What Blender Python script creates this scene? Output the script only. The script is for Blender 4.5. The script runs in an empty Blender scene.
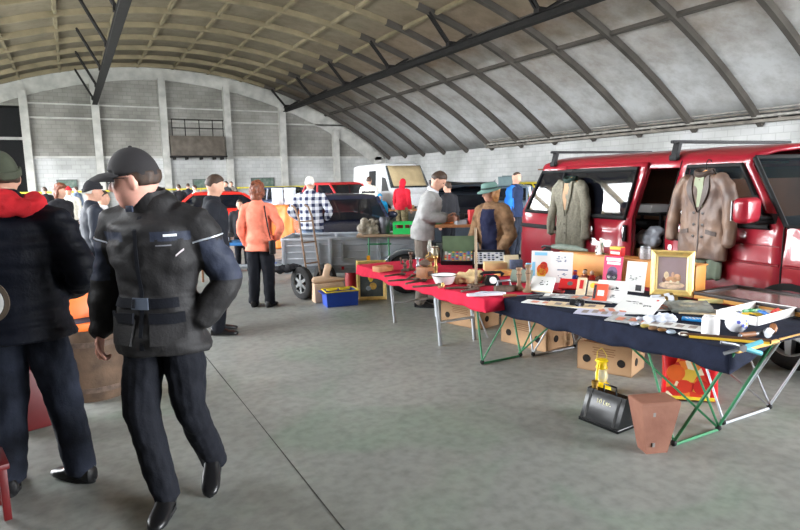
import bpy, bmesh, math, random
from mathutils import Vector, Matrix, noise
random.seed(7)
PI = math.pi
SC = bpy.context.scene
COL = SC.collection
# ------------------------------------------------------------------ camera
F, EYE = 597.0, 1.65
def _ray(px, py):
    return Vector((px - 400, 265 - py, -F)).normalized()
_ay = _ray(70, 188); _ax = _ray(1500, 158); _ax = (_ax - _ay * _ax.dot(_ay)).normalized(); _az = _ax.cross(_ay)
RM = Matrix((_ax, _ay, _az))                     # camera -> world
def W(px, py):
    return RM @ _ray(px, py)
def G(px, py, z=0.0):                            # where the sight line meets height z
    w = W(px, py); t = (z - EYE) / w.z
    return Vector((w.x * t, w.y * t, z))
def D(px, py, d):                                # point at a given distance along the view axis
    r = _ray(px, py); r = r / -r.z * d
    return RM @ r + Vector((0, 0, EYE))
CR = RM @ Vector((1, 0, 0)); CF = RM @ Vector((0, 0, -1))
CR = Vector((CR.x, CR.y, 0)).normalized(); CF = Vector((CF.x, CF.y, 0)).normalized()
def head(r, f):                                  # rotz that turns local +Y to r*right + f*forward of the camera
    d = CR * r + CF * f
    return math.atan2(-d.x, d.y)
cam = bpy.data.objects.new('camera', bpy.data.cameras.new('camera')); COL.objects.link(cam)
M4 = RM.to_4x4(); M4.translation = Vector((0, 0, EYE)); cam.matrix_world = M4
cam.data.sensor_width = 36; cam.data.lens = F / 800 * 36; cam.data.clip_start = 0.05; cam.data.clip_end = 300
SC.camera = cam
# ------------------------------------------------------------------ materials
def lin(c):
    return tuple(((v / 255) / 12.92 if v / 255 <= 0.04045 else ((v / 255 + 0.055) / 1.055) ** 2.4) for v in c)
MATS = {}
def mat(name, c, rough=0.7, metal=0.0, var=0.12, scale=8.0, bump=0.0, bscale=40.0, c2=None, spec=0.4, coat=0.0, det=4):
    if name in MATS: return MATS[name]
    m = bpy.data.materials.new(name); m.use_nodes = True
    nt = m.node_tree; b = nt.nodes['Principled BSDF']; L = nt.links.new
    b.inputs['Roughness'].default_value = rough; b.inputs['Metallic'].default_value = metal
    b.inputs['Specular IOR Level'].default_value = spec; b.inputs['Coat Weight'].default_value = coat
    l = lin(c)
    tc = nt.nodes.new('ShaderNodeTexCoord')
    nz = nt.nodes.new('ShaderNodeTexNoise'); nz.inputs['Scale'].default_value = scale; nz.inputs['Detail'].default_value = det
    L(tc.outputs['Object'], nz.inputs['Vector'])
    rp = nt.nodes.new('ShaderNodeValToRGB'); rp.color_ramp.elements[0].position = 0.3; rp.color_ramp.elements[1].position = 0.7
    if c2 is None:
        rp.color_ramp.elements[0].color = tuple(max(0, v * (1 - var)) for v in l) + (1,)
        rp.color_ramp.elements[1].color = tuple(min(1, v * (1 + var)) for v in l) + (1,)
    else:
        rp.color_ramp.elements[0].color = l + (1,); rp.color_ramp.elements[1].color = lin(c2) + (1,)
    L(nz.outputs['Fac'], rp.inputs['Fac']); L(rp.outputs['Color'], b.inputs['Base Color'])
    if bump:
        n2 = nt.nodes.new('ShaderNodeTexNoise'); n2.inputs['Scale'].default_value = bscale; n2.inputs['Detail'].default_value = 3
        L(tc.outputs['Object'], n2.inputs['Vector'])
        bp = nt.nodes.new('ShaderNodeBump'); bp.inputs['Strength'].default_value = bump; bp.inputs['Distance'].default_value = 0.01
        L(n2.outputs['Fac'], bp.inputs['Height']); L(bp.outputs['Normal'], b.inputs['Normal'])
    MATS[name] = m
    return m
def glass(name, c, alpha=0.75, rough=0.03):
    if name in MATS: return MATS[name]
    m = bpy.data.materials.new(name); m.use_nodes = True; nt = m.node_tree; b = nt.nodes['Principled BSDF']
    b.inputs['Base Color'].default_value = lin(c) + (1,); b.inputs['Roughness'].default_value = rough
    b.inputs['Specular IOR Level'].default_value = 0.8
    tr = nt.nodes.new('ShaderNodeBsdfTransparent'); mx = nt.nodes.new('ShaderNodeMixShader'); mx.inputs[0].default_value = alpha
    nt.links.new(tr.outputs[0], mx.inputs[1]); nt.links.new(b.outputs[0], mx.inputs[2])
    nt.links.new(mx.outputs[0], nt.nodes['Material Output'].inputs['Surface'])
    MATS[name] = m
    return m
# ------------------------------------------------------------------ mesh building
class MB:
    def __init__(s, M=None): s.bm = bmesh.new(); s.M = M or Matrix.Identity(4); s.mi = 0
    def _fin(s, vs, fs, M=None):
        T = s.M @ M if M is not None else s.M
        for v in vs: v.co = T @ v.co
        for f in fs: f.material_index = s.mi
    def box(s, c, d, rot=None, bev=0.0, seg=2):
        M = Matrix.Translation(c)
        if rot is not None: M = M @ (rot if isinstance(rot, Matrix) else Matrix.Rotation(rot, 4, 'Z'))
        M = M @ Matrix.Diagonal((d[0], d[1], d[2], 1))
        g = bmesh.ops.create_cube(s.bm, size=1); vs = g['verts']
        for v in vs: v.co = M @ v.co
        if bev:
            es = list({e for v in vs for e in v.link_edges})
            r = bmesh.ops.bevel(s.bm, geom=es + vs, offset=bev, segments=seg, affect='EDGES', profile=0.5)
            vs = list({v for f in r['faces'] for v in f.verts} | {v for v in vs if v.is_valid})
        fs = {f for v in vs for f in v.link_faces}
        for v in {v for f in fs for v in f.verts}: v.co = s.M @ v.co
        for f in fs: f.material_index = s.mi
        return s
    def loft(s, rings, close=True, cap=True):
        rv = [[s.bm.verts.new(s.M @ Vector(p)) for p in r] for r in rings]; n = len(rv[0])
        for i in range(len(rv) - 1):
            for j in range(n if close else n - 1):
                k = (j + 1) % n
                try:
                    f = s.bm.faces.new((rv[i][j], rv[i][k], rv[i + 1][k], rv[i + 1][j])); f.material_index = s.mi
                except ValueError: pass
        if cap and close:
            for r in (rv[0][::-1], rv[-1]):
                try: s.bm.faces.new(r).material_index = s.mi
                except ValueError: pass
        return s
    def tube(s, p0, p1, r, r1=None, n=10):
        return s.path([p0, p1], [r, r if r1 is None else r1], n)
    def path(s, pts, r, n=10, flat=1.0, up=None):
        pts = [Vector(p) for p in pts]; rs = r if isinstance(r, (list, tuple)) else [r] * len(pts)
        rings = []; a0 = None
        for i, p in enumerate(pts):
            t = (pts[min(i + 1, len(pts) - 1)] - pts[max(i - 1, 0)]).normalized()
            if a0 is None:
                a0 = Vector(up) if up else (Vector((0, 0, 1)) if abs(t.z) < 0.9 else Vector((1, 0, 0)))
            a = (a0 - t * a0.dot(t)).normalized(); a0 = a; b = t.cross(a)
            rings.append([p + (a * math.cos(q) * flat + b * math.sin(q)) * rs[i] for q in [2 * PI * k / n for k in range(n)]])
        return s.loft(rings)
    def lathe(s, prof, n=20, c=(0, 0, 0), rot=None):
        M = Matrix.Translation(c)
        if rot is not None: M = M @ rot
        return s.loft([[M @ Vector((max(r, 1e-4) * math.cos(2 * PI * k / n), max(r, 1e-4) * math.sin(2 * PI * k / n), z)) for k in range(n)] for r, z in prof], cap=len(prof) <= 3)
    def ell(s, c, rad, n=14, m=8, rot=None):
        M = Matrix.Translation(c)
        if rot is not None: M = M @ rot
        prof = [(math.sin(PI * i / m), -math.cos(PI * i / m)) for i in range(m + 1)]
        return s.loft([[M @ Vector((max(r, 0.01) * rad[0] * math.cos(2 * PI * k / n), max(r, 0.01) * rad[1] * math.sin(2 * PI * k / n), z * rad[2])) for k in range(n)] for r, z in prof])
    def prism(s, poly, t, M=None):               # polygon in local xy, thickness t in +z
        M = M or Matrix.Identity(4)
        return s.loft([[M @ Vector((x, y, 0)) for x, y in poly], [M @ Vector((x, y, t)) for x, y in poly]])
    def sheet(s, fn, nu, nv):                    # open grid surface fn(u, v), u v in 0..1
        g = [[fn(i / nu, j / nv) for j in range(nv + 1)] for i in range(nu + 1)]
        return s.loft(g, close=False)
    def build(s, name, m, parent=None, smooth=38, solid=0.0, kind=None):
        bmesh.ops.remove_doubles(s.bm, verts=s.bm.verts, dist=1e-5)
        bmesh.ops.recalc_face_normals(s.bm, faces=s.bm.faces)
        if smooth:
            a = math.radians(smooth)
            for f in s.bm.faces: f.smooth = True
            for e in s.bm.edges:
                if len(e.link_faces) == 2 and e.calc_face_angle(0) > a: e.smooth = False
        me = bpy.data.meshes.new(name); s.bm.to_mesh(me); s.bm.free()
        return obj(name, me, m, parent, solid, kind)
def obj(name, me, m, parent=None, solid=0.0, kind=None):
    o = bpy.data.objects.new(name, me); COL.objects.link(o)
    for x in (m if isinstance(m, (list, tuple)) else [m]): me.materials.append(x)
    if parent is not None: o.parent = parent
    if solid:
        md = o.modifiers.new('solid', 'SOLIDIFY'); md.thickness = solid; md.offset = -1
    if kind: o['kind'] = kind
    return o
def tag(o, label, cat, group=None, kind=None):
    o['label'] = label; o['category'] = cat
    if group: o['group'] = group
    if kind: o['kind'] = kind
    return o
def thing(name, label, cat, loc=(0, 0, 0), rz=0.0, group=None):
    o = bpy.data.objects.new(name, None); COL.objects.link(o); o.empty_display_size = 0.1
    o.location = loc; o.rotation_euler = (0, 0, rz)
    return tag(o, label, cat, group)
def put(o, loc, rz=0.0, rx=0.0, ry=0.0):
    o.location = loc; o.rotation_euler = (rx, ry, rz); return o
def copy_tree(o, loc, rz, label=None, group=None):
    c = o.copy(); COL.objects.link(c); c.location = loc; c.rotation_euler = (o.rotation_euler.x, o.rotation_euler.y, rz)
    if label: c['label'] = label
    if group: c['group'] = group
    for ch in o.children:
        d = ch.copy(); COL.objects.link(d); d.parent = c
        for g in ch.children:
            e = g.copy(); COL.objects.link(e); e.parent = d
    return c
RX = lambda a: Matrix.Rotation(a, 4, 'X')
RY = lambda a: Matrix.Rotation(a, 4, 'Y')
RZ = lambda a: Matrix.Rotation(a, 4, 'Z')
TR = lambda *p: Matrix.Translation(p)
def remesh(bm, voxel, smooth=2, fac=0.5):
    bmesh.ops.recalc_face_normals(bm, faces=bm.faces)
    me = bpy.data.meshes.new('tmp'); bm.to_mesh(me); bm.free()
    o = bpy.data.objects.new('tmp', me); COL.objects.link(o)
    r = o.modifiers.new('r', 'REMESH'); r.mode = 'VOXEL'; r.voxel_size = voxel; r.use_smooth_shade = True
    if smooth:
        q = o.modifiers.new('s', 'SMOOTH'); q.iterations = smooth; q.factor = fac
    dg = bpy.context.evaluated_depsgraph_get(); dg.update()
    out = bpy.data.meshes.new_from_object(o.evaluated_get(dg))
    bpy.data.objects.remove(o); bpy.data.meshes.remove(me)
    for p in out.polygons: p.use_smooth = True
    return out
def wrinkle(me, amp, sc=(9, 9, 14), seed=0, fn=None):
    nr = [v.normal.copy() for v in me.vertices]
    for v, n in zip(me.vertices, nr):
        p = Vector((v.co.x * sc[0] + seed, v.co.y * sc[1] - seed, v.co.z * sc[2] + seed * 2))
        q = noise.noise(p) + 0.5 * noise.noise(p * 2.1)
        v.co += n * (amp * q * (fn(v.co) if fn else 1.0))
def paint(me, fn):                               # material index per face from its centre
    for p in me.polygons: p.material_index = fn(p.center)

def text_mesh(txt, size, ext=0.0006, spacing=1.0):
    cu = bpy.data.curves.new('txt', 'FONT'); cu.body = txt; cu.size = size; cu.extrude = ext; cu.align_x = 'CENTER'; cu.align_y = 'CENTER'; cu.space_character = spacing
    o = bpy.data.objects.new('txt', cu); COL.objects.link(o); dg = bpy.context.evaluated_depsgraph_get(); dg.update()
    me = bpy.data.meshes.new_from_object(o.evaluated_get(dg)); bpy.data.objects.remove(o); bpy.data.curves.remove(cu); me.materials.clear()
    return me
from mathutils.bvhtree import BVHTree
def surf(me):
    return BVHTree.FromPolygons([v.co for v in me.vertices], [tuple(p.vertices) for p in me.polygons])
# ------------------------------------------------------------------ the hangar (hall axis = +Y)
YB, CX, RAD, ZC = 50.0, 6.65, 30.5, -19.85
XL, XR, YF = -12.6, 25.9, -9.0
def arch_z(x): return ZC + math.sqrt(RAD ** 2 - (x - CX) ** 2)
def floor_mat():
    m = bpy.data.materials.new('worn_concrete_floor'); m.use_nodes = True; nt = m.node_tree; b = nt.nodes['Principled BSDF']; L = nt.links.new
    N = nt.nodes.new
    tc = N('ShaderNodeTexCoord')
    def nz(sc, det, dist=0.0):
        n = N('ShaderNodeTexNoise'); n.inputs['Scale'].default_value = sc; n.inputs['Detail'].default_value = det; n.inputs['Distortion'].default_value = dist
        L(tc.outputs['Object'], n.inputs['Vector']); return n
    def ramp(src, p0, c0, p1, c1):
        r = N('ShaderNodeValToRGB'); e = r.color_ramp.elements
        e[0].position = p0; e[0].color = lin(c0) + (1,); e[1].position = p1; e[1].color = lin(c1) + (1,)
        L(src, r.inputs['Fac']); return r
    base = ramp(nz(0.55, 6, 0.6).outputs['Fac'], 0.35, (132, 134, 130), 0.68, (156, 158, 153))
    grn = ramp(nz(0.9, 8, 1.2).outputs['Fac'], 0.50, (0, 0, 0), 0.66, (180, 180, 180))
    mx = N('ShaderNodeMix'); mx.data_type = 'RGBA'; L(grn.outputs['Color'], mx.inputs[0]); L(base.outputs['Color'], mx.inputs[6]); mx.inputs[7].default_value = lin((118, 140, 122)) + (1,)
    spk = ramp(nz(14, 6).outputs['Fac'], 0.30, (215, 215, 215), 0.60, (255, 255, 255))
    m2 = N('ShaderNodeMix'); m2.data_type = 'RGBA'; m2.blend_type = 'MULTIPLY'; m2.inputs[0].default_value = 0.8
    L(mx.outputs[2], m2.inputs[6]); L(spk.outputs['Color'], m2.inputs[7])
    L(m2.outputs[2], b.inputs['Base Color'])
    rr = ramp(nz(2.5, 5).outputs['Fac'], 0.3, (165, 165, 165), 0.7, (205, 205, 205)); L(rr.outputs['Color'], b.inputs['Roughness'])
    bp = N('ShaderNodeBump'); bp.inputs['Strength'].default_value = 0.05; bp.inputs['Distance'].default_value = 0.005
    L(nz(30, 4).outputs['Fac'], bp.inputs['Height']); L(bp.outputs['Normal'], b.inputs['Normal'])
    return m
def block_mat(name, c1, c2, cm, w, h, stain):
    m = bpy.data.materials.new(name); m.use_nodes = True; nt = m.node_tree; b = nt.nodes['Principled BSDF']; L = nt.links.new; N = nt.nodes.new
    tc = N('ShaderNodeTexCoord'); sp = N('ShaderNodeSeparateXYZ'); L(tc.outputs['Object'], sp.inputs[0])
    ad = N('ShaderNodeMath'); ad.operation = 'ADD'; L(sp.outputs['X'], ad.inputs[0]); L(sp.outputs['Y'], ad.inputs[1])
    cb = N('ShaderNodeCombineXYZ'); L(ad.outputs[0], cb.inputs['X']); L(sp.outputs['Z'], cb.inputs['Y'])
    br = N('ShaderNodeTexBrick'); br.inputs['Scale'].default_value = 1; br.inputs['Brick Width'].default_value = w; br.inputs['Row Height'].default_value = h
    br.inputs['Mortar Size'].default_value = 0.02; br.inputs['Mortar Smooth'].default_value = 0.5
    for k, c in (('Color1', c1), ('Color2', c2), ('Mortar', cm)): br.inputs[k].default_value = lin(c) + (1,)
    L(cb.outputs[0], br.inputs['Vector'])
    nz = N('ShaderNodeTexNoise'); nz.inputs['Scale'].default_value = 0.35; nz.inputs['Detail'].default_value = 7; L(tc.outputs['Object'], nz.inputs['Vector'])
    rp = N('ShaderNodeValToRGB'); rp.color_ramp.elements[0].position = 0.35; rp.color_ramp.elements[0].color = (stain, stain, stain * 0.97, 1); rp.color_ramp.elements[1].position = 0.62
    L(nz.outputs['Fac'], rp.inputs['Fac'])
    mx = N('ShaderNodeMix'); mx.data_type = 'RGBA'; mx.blend_type = 'MULTIPLY'; mx.inputs[0].default_value = 1
    L(br.outputs['Color'], mx.inputs[6]); L(rp.outputs['Color'], mx.inputs[7]); L(mx.outputs[2], b.inputs['Base Color'])
    b.inputs['Roughness'].default_value = 0.9
    return m
def vault_mat():                                 # tan near the crown, paler grey towards the right flank, rusty stains
    m = bpy.data.materials.new('vault_lining'); m.use_nodes = True; nt = m.node_tree; b = nt.nodes['Principled BSDF']; L = nt.links.new; N = nt.nodes.new
    tc = N('ShaderNodeTexCoord'); sp = N('ShaderNodeSeparateXYZ'); L(tc.outputs['Object'], sp.inputs[0])
    nz = N('ShaderNodeTexNoise'); nz.inputs['Scale'].default_value = 0.45; nz.inputs['Detail'].default_value = 8; nz.inputs['Roughness'].default_value = 0.65; L(tc.outputs['Object'], nz.inputs['Vector'])
    mr = N('ShaderNodeMapRange'); mr.inputs['From Min'].default_value = 13.0; mr.inputs['From Max'].default_value = 23.5; L(sp.outputs['X'], mr.inputs['Value'])
    a = N('ShaderNodeMath'); a.operation = 'MULTIPLY_ADD'; L(nz.outputs['Fac'], a.inputs[0]); a.inputs[1].default_value = 0.8; a.inputs[2].default_value = -0.4
    s = N('ShaderNodeMath'); s.operation = 'ADD'; s.use_clamp = True; L(mr.outputs[0], s.inputs[0]); L(a.outputs[0], s.inputs[1])
    rp = N('ShaderNodeValToRGB'); e = rp.color_ramp.elements
    e[0].position = 0.0; e[0].color = lin((128, 117, 98)) + (1,); e[1].position = 1.0; e[1].color = lin((190, 190, 191)) + (1,)
    q = e.new(0.42); q.color = lin((134, 116, 98)) + (1,)
    L(s.outputs[0], rp.inputs['Fac'])
    n2 = N('ShaderNodeTexNoise'); n2.inputs['Scale'].default_value = 1.3; n2.inputs['Detail'].default_value = 8; n2.inputs['Roughness'].default_value = 0.7; L(tc.outputs['Object'], n2.inputs['Vector'])
    r2 = N('ShaderNodeValToRGB'); r2.color_ramp.elements[0].position = 0.36; r2.color_ramp.elements[0].color = (0.48, 0.44, 0.40, 1); r2.color_ramp.elements[1].position = 0.58
    L(n2.outputs['Fac'], r2.inputs['Fac'])
    mx = N('ShaderNodeMix'); mx.data_type = 'RGBA'; mx.blend_type = 'MULTIPLY'; mx.inputs[0].default_value = 0.45
    L(rp.outputs['Color'], mx.inputs[6]); L(r2.outputs['Color'], mx.inputs[7]); L(mx.outputs[2], b.inputs['Base Color'])
    b.inputs['Roughness'].default_value = 0.9
    return m
mfloor = floor_mat(); mvault = vault_mat()
mupper = block_mat('grey_block_masonry', (160, 157, 151), (148, 145, 140), (136, 133, 128), 0.6, 0.28, 0.55)
mlower = block_mat('whitewashed_block_masonry', (196, 196, 195), (186, 186, 186), (172, 172, 171), 0.6, 0.3, 0.66)
mpil = mat('pale_concrete', (182, 180, 175), 0.9, var=0.2, scale=1.5)
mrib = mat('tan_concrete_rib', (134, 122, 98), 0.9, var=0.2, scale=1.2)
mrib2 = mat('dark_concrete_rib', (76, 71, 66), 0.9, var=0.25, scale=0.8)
msteel = mat('dark_rusty_steel', (25, 22, 21), 0.85, var=0.3, scale=3)
b = MB(); b.box(((XL + XR) / 2, (YB + 8 + YF - 30) / 2, -0.1), (XR - XL + 60, YB + 8 - YF + 30, 0.2)); b.build('floor', mfloor, kind='structure', smooth=0)
b = MB()                                         # expansion joint running down the hall, with cross joints
random.seed(3)
mjoint = mat('joint_tar', (66, 66, 64), 0.9)
def jline(p, q, w):
    n = 40; pts = []
    P, Q = Vector(p), Vector(q); d = (Q - P).normalized(); s = Vector((-d.y, d.x, 0))
    a = []
    for i in range(n + 1):
        c = P + (Q - P) * i / n + s * random.uniform(-0.012, 0.012)
        ww = w * random.uniform(0.6, 1.3)
        a.append([c - s * ww, c + s * ww])
    b.loft([[v + Vector((0, 0, 0.0015)) for v in r] for r in a], close=False)
jline((1.03, -2, 0), (0.98, 34, 0), 0.004); jline((6.5, -2, 0), (6.5, 34, 0), 0.005)
for y in (9.2, 15.0): jline((-11, y, 0), (22, y, 0), 0.004)
b.build('trim_1', mjoint, kind='structure', smooth=0)
# vault skin
b = MB(); n = 48
xs = [XL + (XR - XL) * i / n for i in range(n + 1)]
SKY = (-10.3, -7.9, 4.0, 40.0)                     # strip of open roof lights low on the left flank of the vault
def skin(xa, xb, ya, yb):
    st = [xa + (xb - xa) * i / 24 for i in range(25)]; b.loft([[Vector((x, ya + (yb - ya) * k / 4, arch_z(x))) for k in range(5)] for x in st], close=False)
skin(XL, SKY[0], YF, YB); skin(SKY[1], XR, YF, YB); skin(SKY[0], SKY[1], YF, SKY[2]); skin(SKY[0], SKY[1], SKY[3], YB)
b.build('ceiling', mvault, kind='structure', solid=-0.15)
# ribs, purlins
k = 0
for i in range(-7, 12):
    y = 15.25 + 3.064 * i; b = MB()
    if y > YB - 0.3 or y < YF: continue
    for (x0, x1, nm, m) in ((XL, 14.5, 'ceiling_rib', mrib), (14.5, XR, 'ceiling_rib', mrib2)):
        b = MB(); st = [x0 + (x1 - x0) * j / 18 for j in range(19)]
        rings = []
        for x in st:
            nv = Vector((x - CX, 0, arch_z(x) - ZC)).normalized(); c = Vector((x, y, arch_z(x))); s = Vector((0, 0.125, 0))
            rings.append([c - s + nv * 0.05, c + s + nv * 0.05, c + s * 0.85 - nv * 0.27, c - s * 0.85 - nv * 0.27])
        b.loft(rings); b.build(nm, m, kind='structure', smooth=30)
for q in (-0.15, -0.0995, -0.0488, 0.0007, 0.0536, 0.1034, 0.1531, 0.2051, 0.2565, 0.3089, 0.356, 0.401):
    x = q * YB; nv = Vector((x - CX, 0, arch_z(x) - ZC)).normalized(); t = Vector((nv.z, 0, -nv.x)) * 0.075
    c = Vector((x, 0, arch_z(x))); b = MB()
    b.loft([[c - t + nv * 0.05 + Vector((0, y, 0)), c + t + nv * 0.05 + Vector((0, y, 0)), c + t - nv * 0.18 + Vector((0, y, 0)), c - t - nv * 0.18 + Vector((0, y, 0))] for y in (YF, YB - 0.1)])
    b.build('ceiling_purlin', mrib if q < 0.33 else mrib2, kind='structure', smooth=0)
# crane beams with struts up to every second rib
for bx, sides in ((16.3, (-1.25, 1.1)), (2.09, (-1.1,))):
    b = MB(); z = 7.75
    b.box((bx, (YB + YF) / 2, z + 0.13), (0.3, YB - YF, 0.035)); b.box((bx, (YB + YF) / 2, z - 0.15), (0.34, YB - YF, 0.05)); b.box((bx, (YB + YF) / 2, z), (0.06, YB - YF, 0.3))
    b.build('ceiling_beam', msteel, kind='structure', smooth=0)
    for i in range(-7, 12, 2):
        y = 15.25 + 3.064 * i
        if y < YF or y > YB: continue
        b = MB(); b.box((bx, y, z + 0.22), (0.42, 0.3, 0.22))
        for dx in sides:
            for dy in (-0.09, 0.09): b.tube((bx + (0.06 if dx > 0 else -0.06), y + dy, z + 0.15), (bx + dx, y + dy, arch_z(bx + dx) - 0.2), 0.065, n=6)
        b.build('ceiling_strut', msteel, kind='structure', smooth=30)
# back wall: opening at the far left, pillars, ledges
def wallpoly(name, x0, x1, z0, m, top=None, y=YB, z1=None):
    b = MB(); st = [x0 + (x1 - x0) * i / 30 for i in range(31)]
    b.loft([[Vector((x, y, z0)), Vector((x, y, z1 if z1 else arch_z(x) + 0.1)), Vector((x, y + 0.4, z1 if z1 else arch_z(x) + 0.1)), Vector((x, y + 0.4, z0))] for x in st])
    return b.build(name, m, kind='structure', smooth=0)
wallpoly('wall_back', -2.6, XR + 0.6, 3.85, mupper)
wallpoly('wall_back', -2.6, XR + 0.6, 0, mlower, y=YB - 0.12, z1=3.85)
wallpoly('wall_back', XL, -2.6, 7.4, mupper)
b = MB()
for z, h, dd in ((3.85, 0.16, 0.3), (6.62, 0.12, 0.18), (7.6, 0.1, 0.1)): b.box(((XR - 2.6) / 2, YB - dd / 2, z), (XR + 2.6, dd, h))
b.build('trim_2', mpil, kind='structure', smooth=0)
for q in (-0.047, 0.042, 0.1347, 0.231, 0.322, 0.4176, 0.500):
    x = q * YB; b = MB(); zt = arch_z(x) - 0.9
    b.box((x, YB - 0.25, (3.9 + zt) / 2), (0.5, 0.5, zt - 3.9)); b.box((x, YB - 0.25, 1.95), (0.5, 0.5, 3.9))
    b.build('pillar', mpil, kind='structure', smooth=0)
b = MB(); st = [XL + (XR - XL) * i / 40 for i in range(41)]      # plaster arch band over the panels
b.loft([[Vector((x, YB - 0.18, arch_z(x))), Vector((x, YB - 0.18, arch_z(x) - 1.0 - 0.6 * abs(x - CX) / 20)), Vector((x, YB + 0.1, arch_z(x) - 1.0 - 0.6 * abs(x - CX) / 20)), Vector((x, YB + 0.1, arch_z(x)))] for x in st])
b.build('trim_3', mpil, kind='structure', smooth=0)
# annex behind the opening, its unlit interior put into a dark wall colour
mdark = mat('unlit_interior_dark', (34, 34, 35), 0.9)
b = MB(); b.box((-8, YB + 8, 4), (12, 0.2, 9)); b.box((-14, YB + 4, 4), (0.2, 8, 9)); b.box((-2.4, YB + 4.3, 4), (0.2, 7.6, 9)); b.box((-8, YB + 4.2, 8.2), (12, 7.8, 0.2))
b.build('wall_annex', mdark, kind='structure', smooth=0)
b = MB(); b.box((-6, YB + 3, 5.35), (7, 0.15, 0.2)); b.build('trim_4', mpil, kind='structure')
# right wall and pipe ledge
b = MB(); b.box((XR + 0.15, (YB + YF) / 2, 2.0), (0.4, YB - YF, 4.1)); b.build('wall_right', mlower, kind='structure', smooth=0)
b = MB(); y1 = 33.9
b.box((XR - 0.28, (YF + y1) / 2, 3.82), (0.5, y1 - YF, 0.12))
b.box((XR - 0.4, (YF + y1) / 2, 4.18), (0.22, y1 - YF, 0.1))
for i in range(0, 14): b.box((XR - 0.3, y1 - 1.2 - 3.064 * i, 3.95), (0.3, 0.12, 0.3))
b.build('trim_5', mat('stained_ledge', (120, 114, 106), 0.9, var=0.4, scale=2), kind='structure', smooth=0)
b = MB()
for dz, r in ((4.0, 0.06), (4.3, 0.05)): b.tube((XR - 0.6, YF, dz), (XR - 0.6, y1, dz), r, n=8)
b.build('trim_6', mat('lagged_pipe', (150, 146, 140), 0.8, var=0.3, scale=4), kind='structure')
# left wall: solid near the camera, wide open hangar gates further down; front wall with its gate open on the right
mplain = block_mat('plain_block_masonry', (150, 148, 145), (140, 139, 136), (120, 119, 117), 0.6, 0.3, 0.6)
OPENL = (11.0, 44.0)
b = MB(); b.box((XL - 0.2, (YF + OPENL[0]) / 2, 2), (0.4, OPENL[0] - YF, 4.4)); b.box((XL - 0.2, (OPENL[1] + YB) / 2, 2), (0.4, YB - OPENL[1], 4.4)); b.build('wall_left', mplain, kind='structure', smooth=0)
XG = 8.0
wallpoly('wall_front', XL, XG, 0, mplain, y=YF - 0.4)
wallpoly('wall_front', XG, XR, 7.2, mplain, y=YF - 0.4)
b = MB(); b.box((-4.6, -3.2, 2.6), (16.0, 0.3, 5.2)); b.build('wall_added_shade_rear', mat('dark_added_wall', (74, 72, 70), 0.9, var=0.25, scale=1.0), kind='structure', smooth=0)  # unseen wall behind the camera, added to keep light off the near-left floor
b = MB(); b.box((-1.9, 1.0, 1.05), (0.2, 8.4, 2.1)); b.build('wall_added_shade_left', mat('dark_added_wall', (74, 72, 70), 0.9, var=0.25, scale=1.0), kind='structure', smooth=0)  # low wall out of view, added to shade the lower-left floor
# balcony crane cab and its railing on the back wall
t = thing('wall_platform', 'rusty box platform with railing bracketed high on the grey back wall', 'platform', (9.05, YB - 0.3, 3.9))
mrust = mat('brown_sheet_metal', (92, 84, 76), 0.8, var=0.3, scale=2)
b = MB(); b.box((0, -0.5, 0.78), (4.0, 1.0, 1.5), bev=0.03); b.build('cabin_box', mrust, t)
b = MB(); b.box((0, -0.5, -0.03), (4.2, 1.1, 0.1)); [b.box((x, -0.45, -0.16), (0.12, 0.9, 0.2)) for x in (-1.8, -0.9, 0.2, 1.2, 1.8)]; b.build('bracket', msteel, t)
b = MB()
for x in (-1.9, -0.95, 0.1, 1.1, 1.9): b.tube((x, -0.95, 1.5), (x, -0.95, 2.75), 0.035, n=6)
for z in (2.1, 2.75): b.tube((-1.95, -0.95, z), (1.95, -0.95, z), 0.035, n=6)
b.build('railing', msteel, t)
# boards and tape on the back wall
mgb = mat('green_board', (58, 88, 74), 0.7, c2=(120, 130, 122), scale=4); mgf = mat('dull_frame', (88, 92, 90), 0.7)
for x, w, z, h, lb in ((-0.15, 1.25, 1.95, 0.55, 'small green notice board on back wall behind the red woollen cap'), (9.2, 1.2, 1.78, 0.65, 'grey-green notice board on back wall below the rusty platform'), (14.2, 1.9, 1.72, 0.85, 'widest green picture board on back wall above the orange coat')):
    t = thing('notice_board', lb, 'notice board', (x, YB - 0.14, z), 0, 'boards on the back wall')
    b = MB(); b.box((0, -0.03, 0), (w, 0.05, h)); b.build('panel', mgb, t, smooth=0)
    b = MB()
    for zz in (-h / 2, h / 2): b.box((0, -0.05, zz), (w + 0.08, 0.08, 0.07))
    for xx in (-w / 2, w / 2): b.box((xx, -0.05, 0), (0.07, 0.08, h))
    b.build('frame', mgf, t, smooth=0)
b = MB(); b.box((9.5, YB - 1.0, 1.38), (26, 0.02, 0.12)); [b.tube((x, YB - 1.02, 0), (x, YB - 1.02, 1.45), 0.03, n=6) for x in (-3, 1, 5, 9, 13, 17, 22)]
tag(b.build('barrier_tape', mat('yellow_tape', (214, 200, 60), 0.6)), 'yellow barrier tape strung along the foot of the back wall', 'barrier tape')
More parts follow.
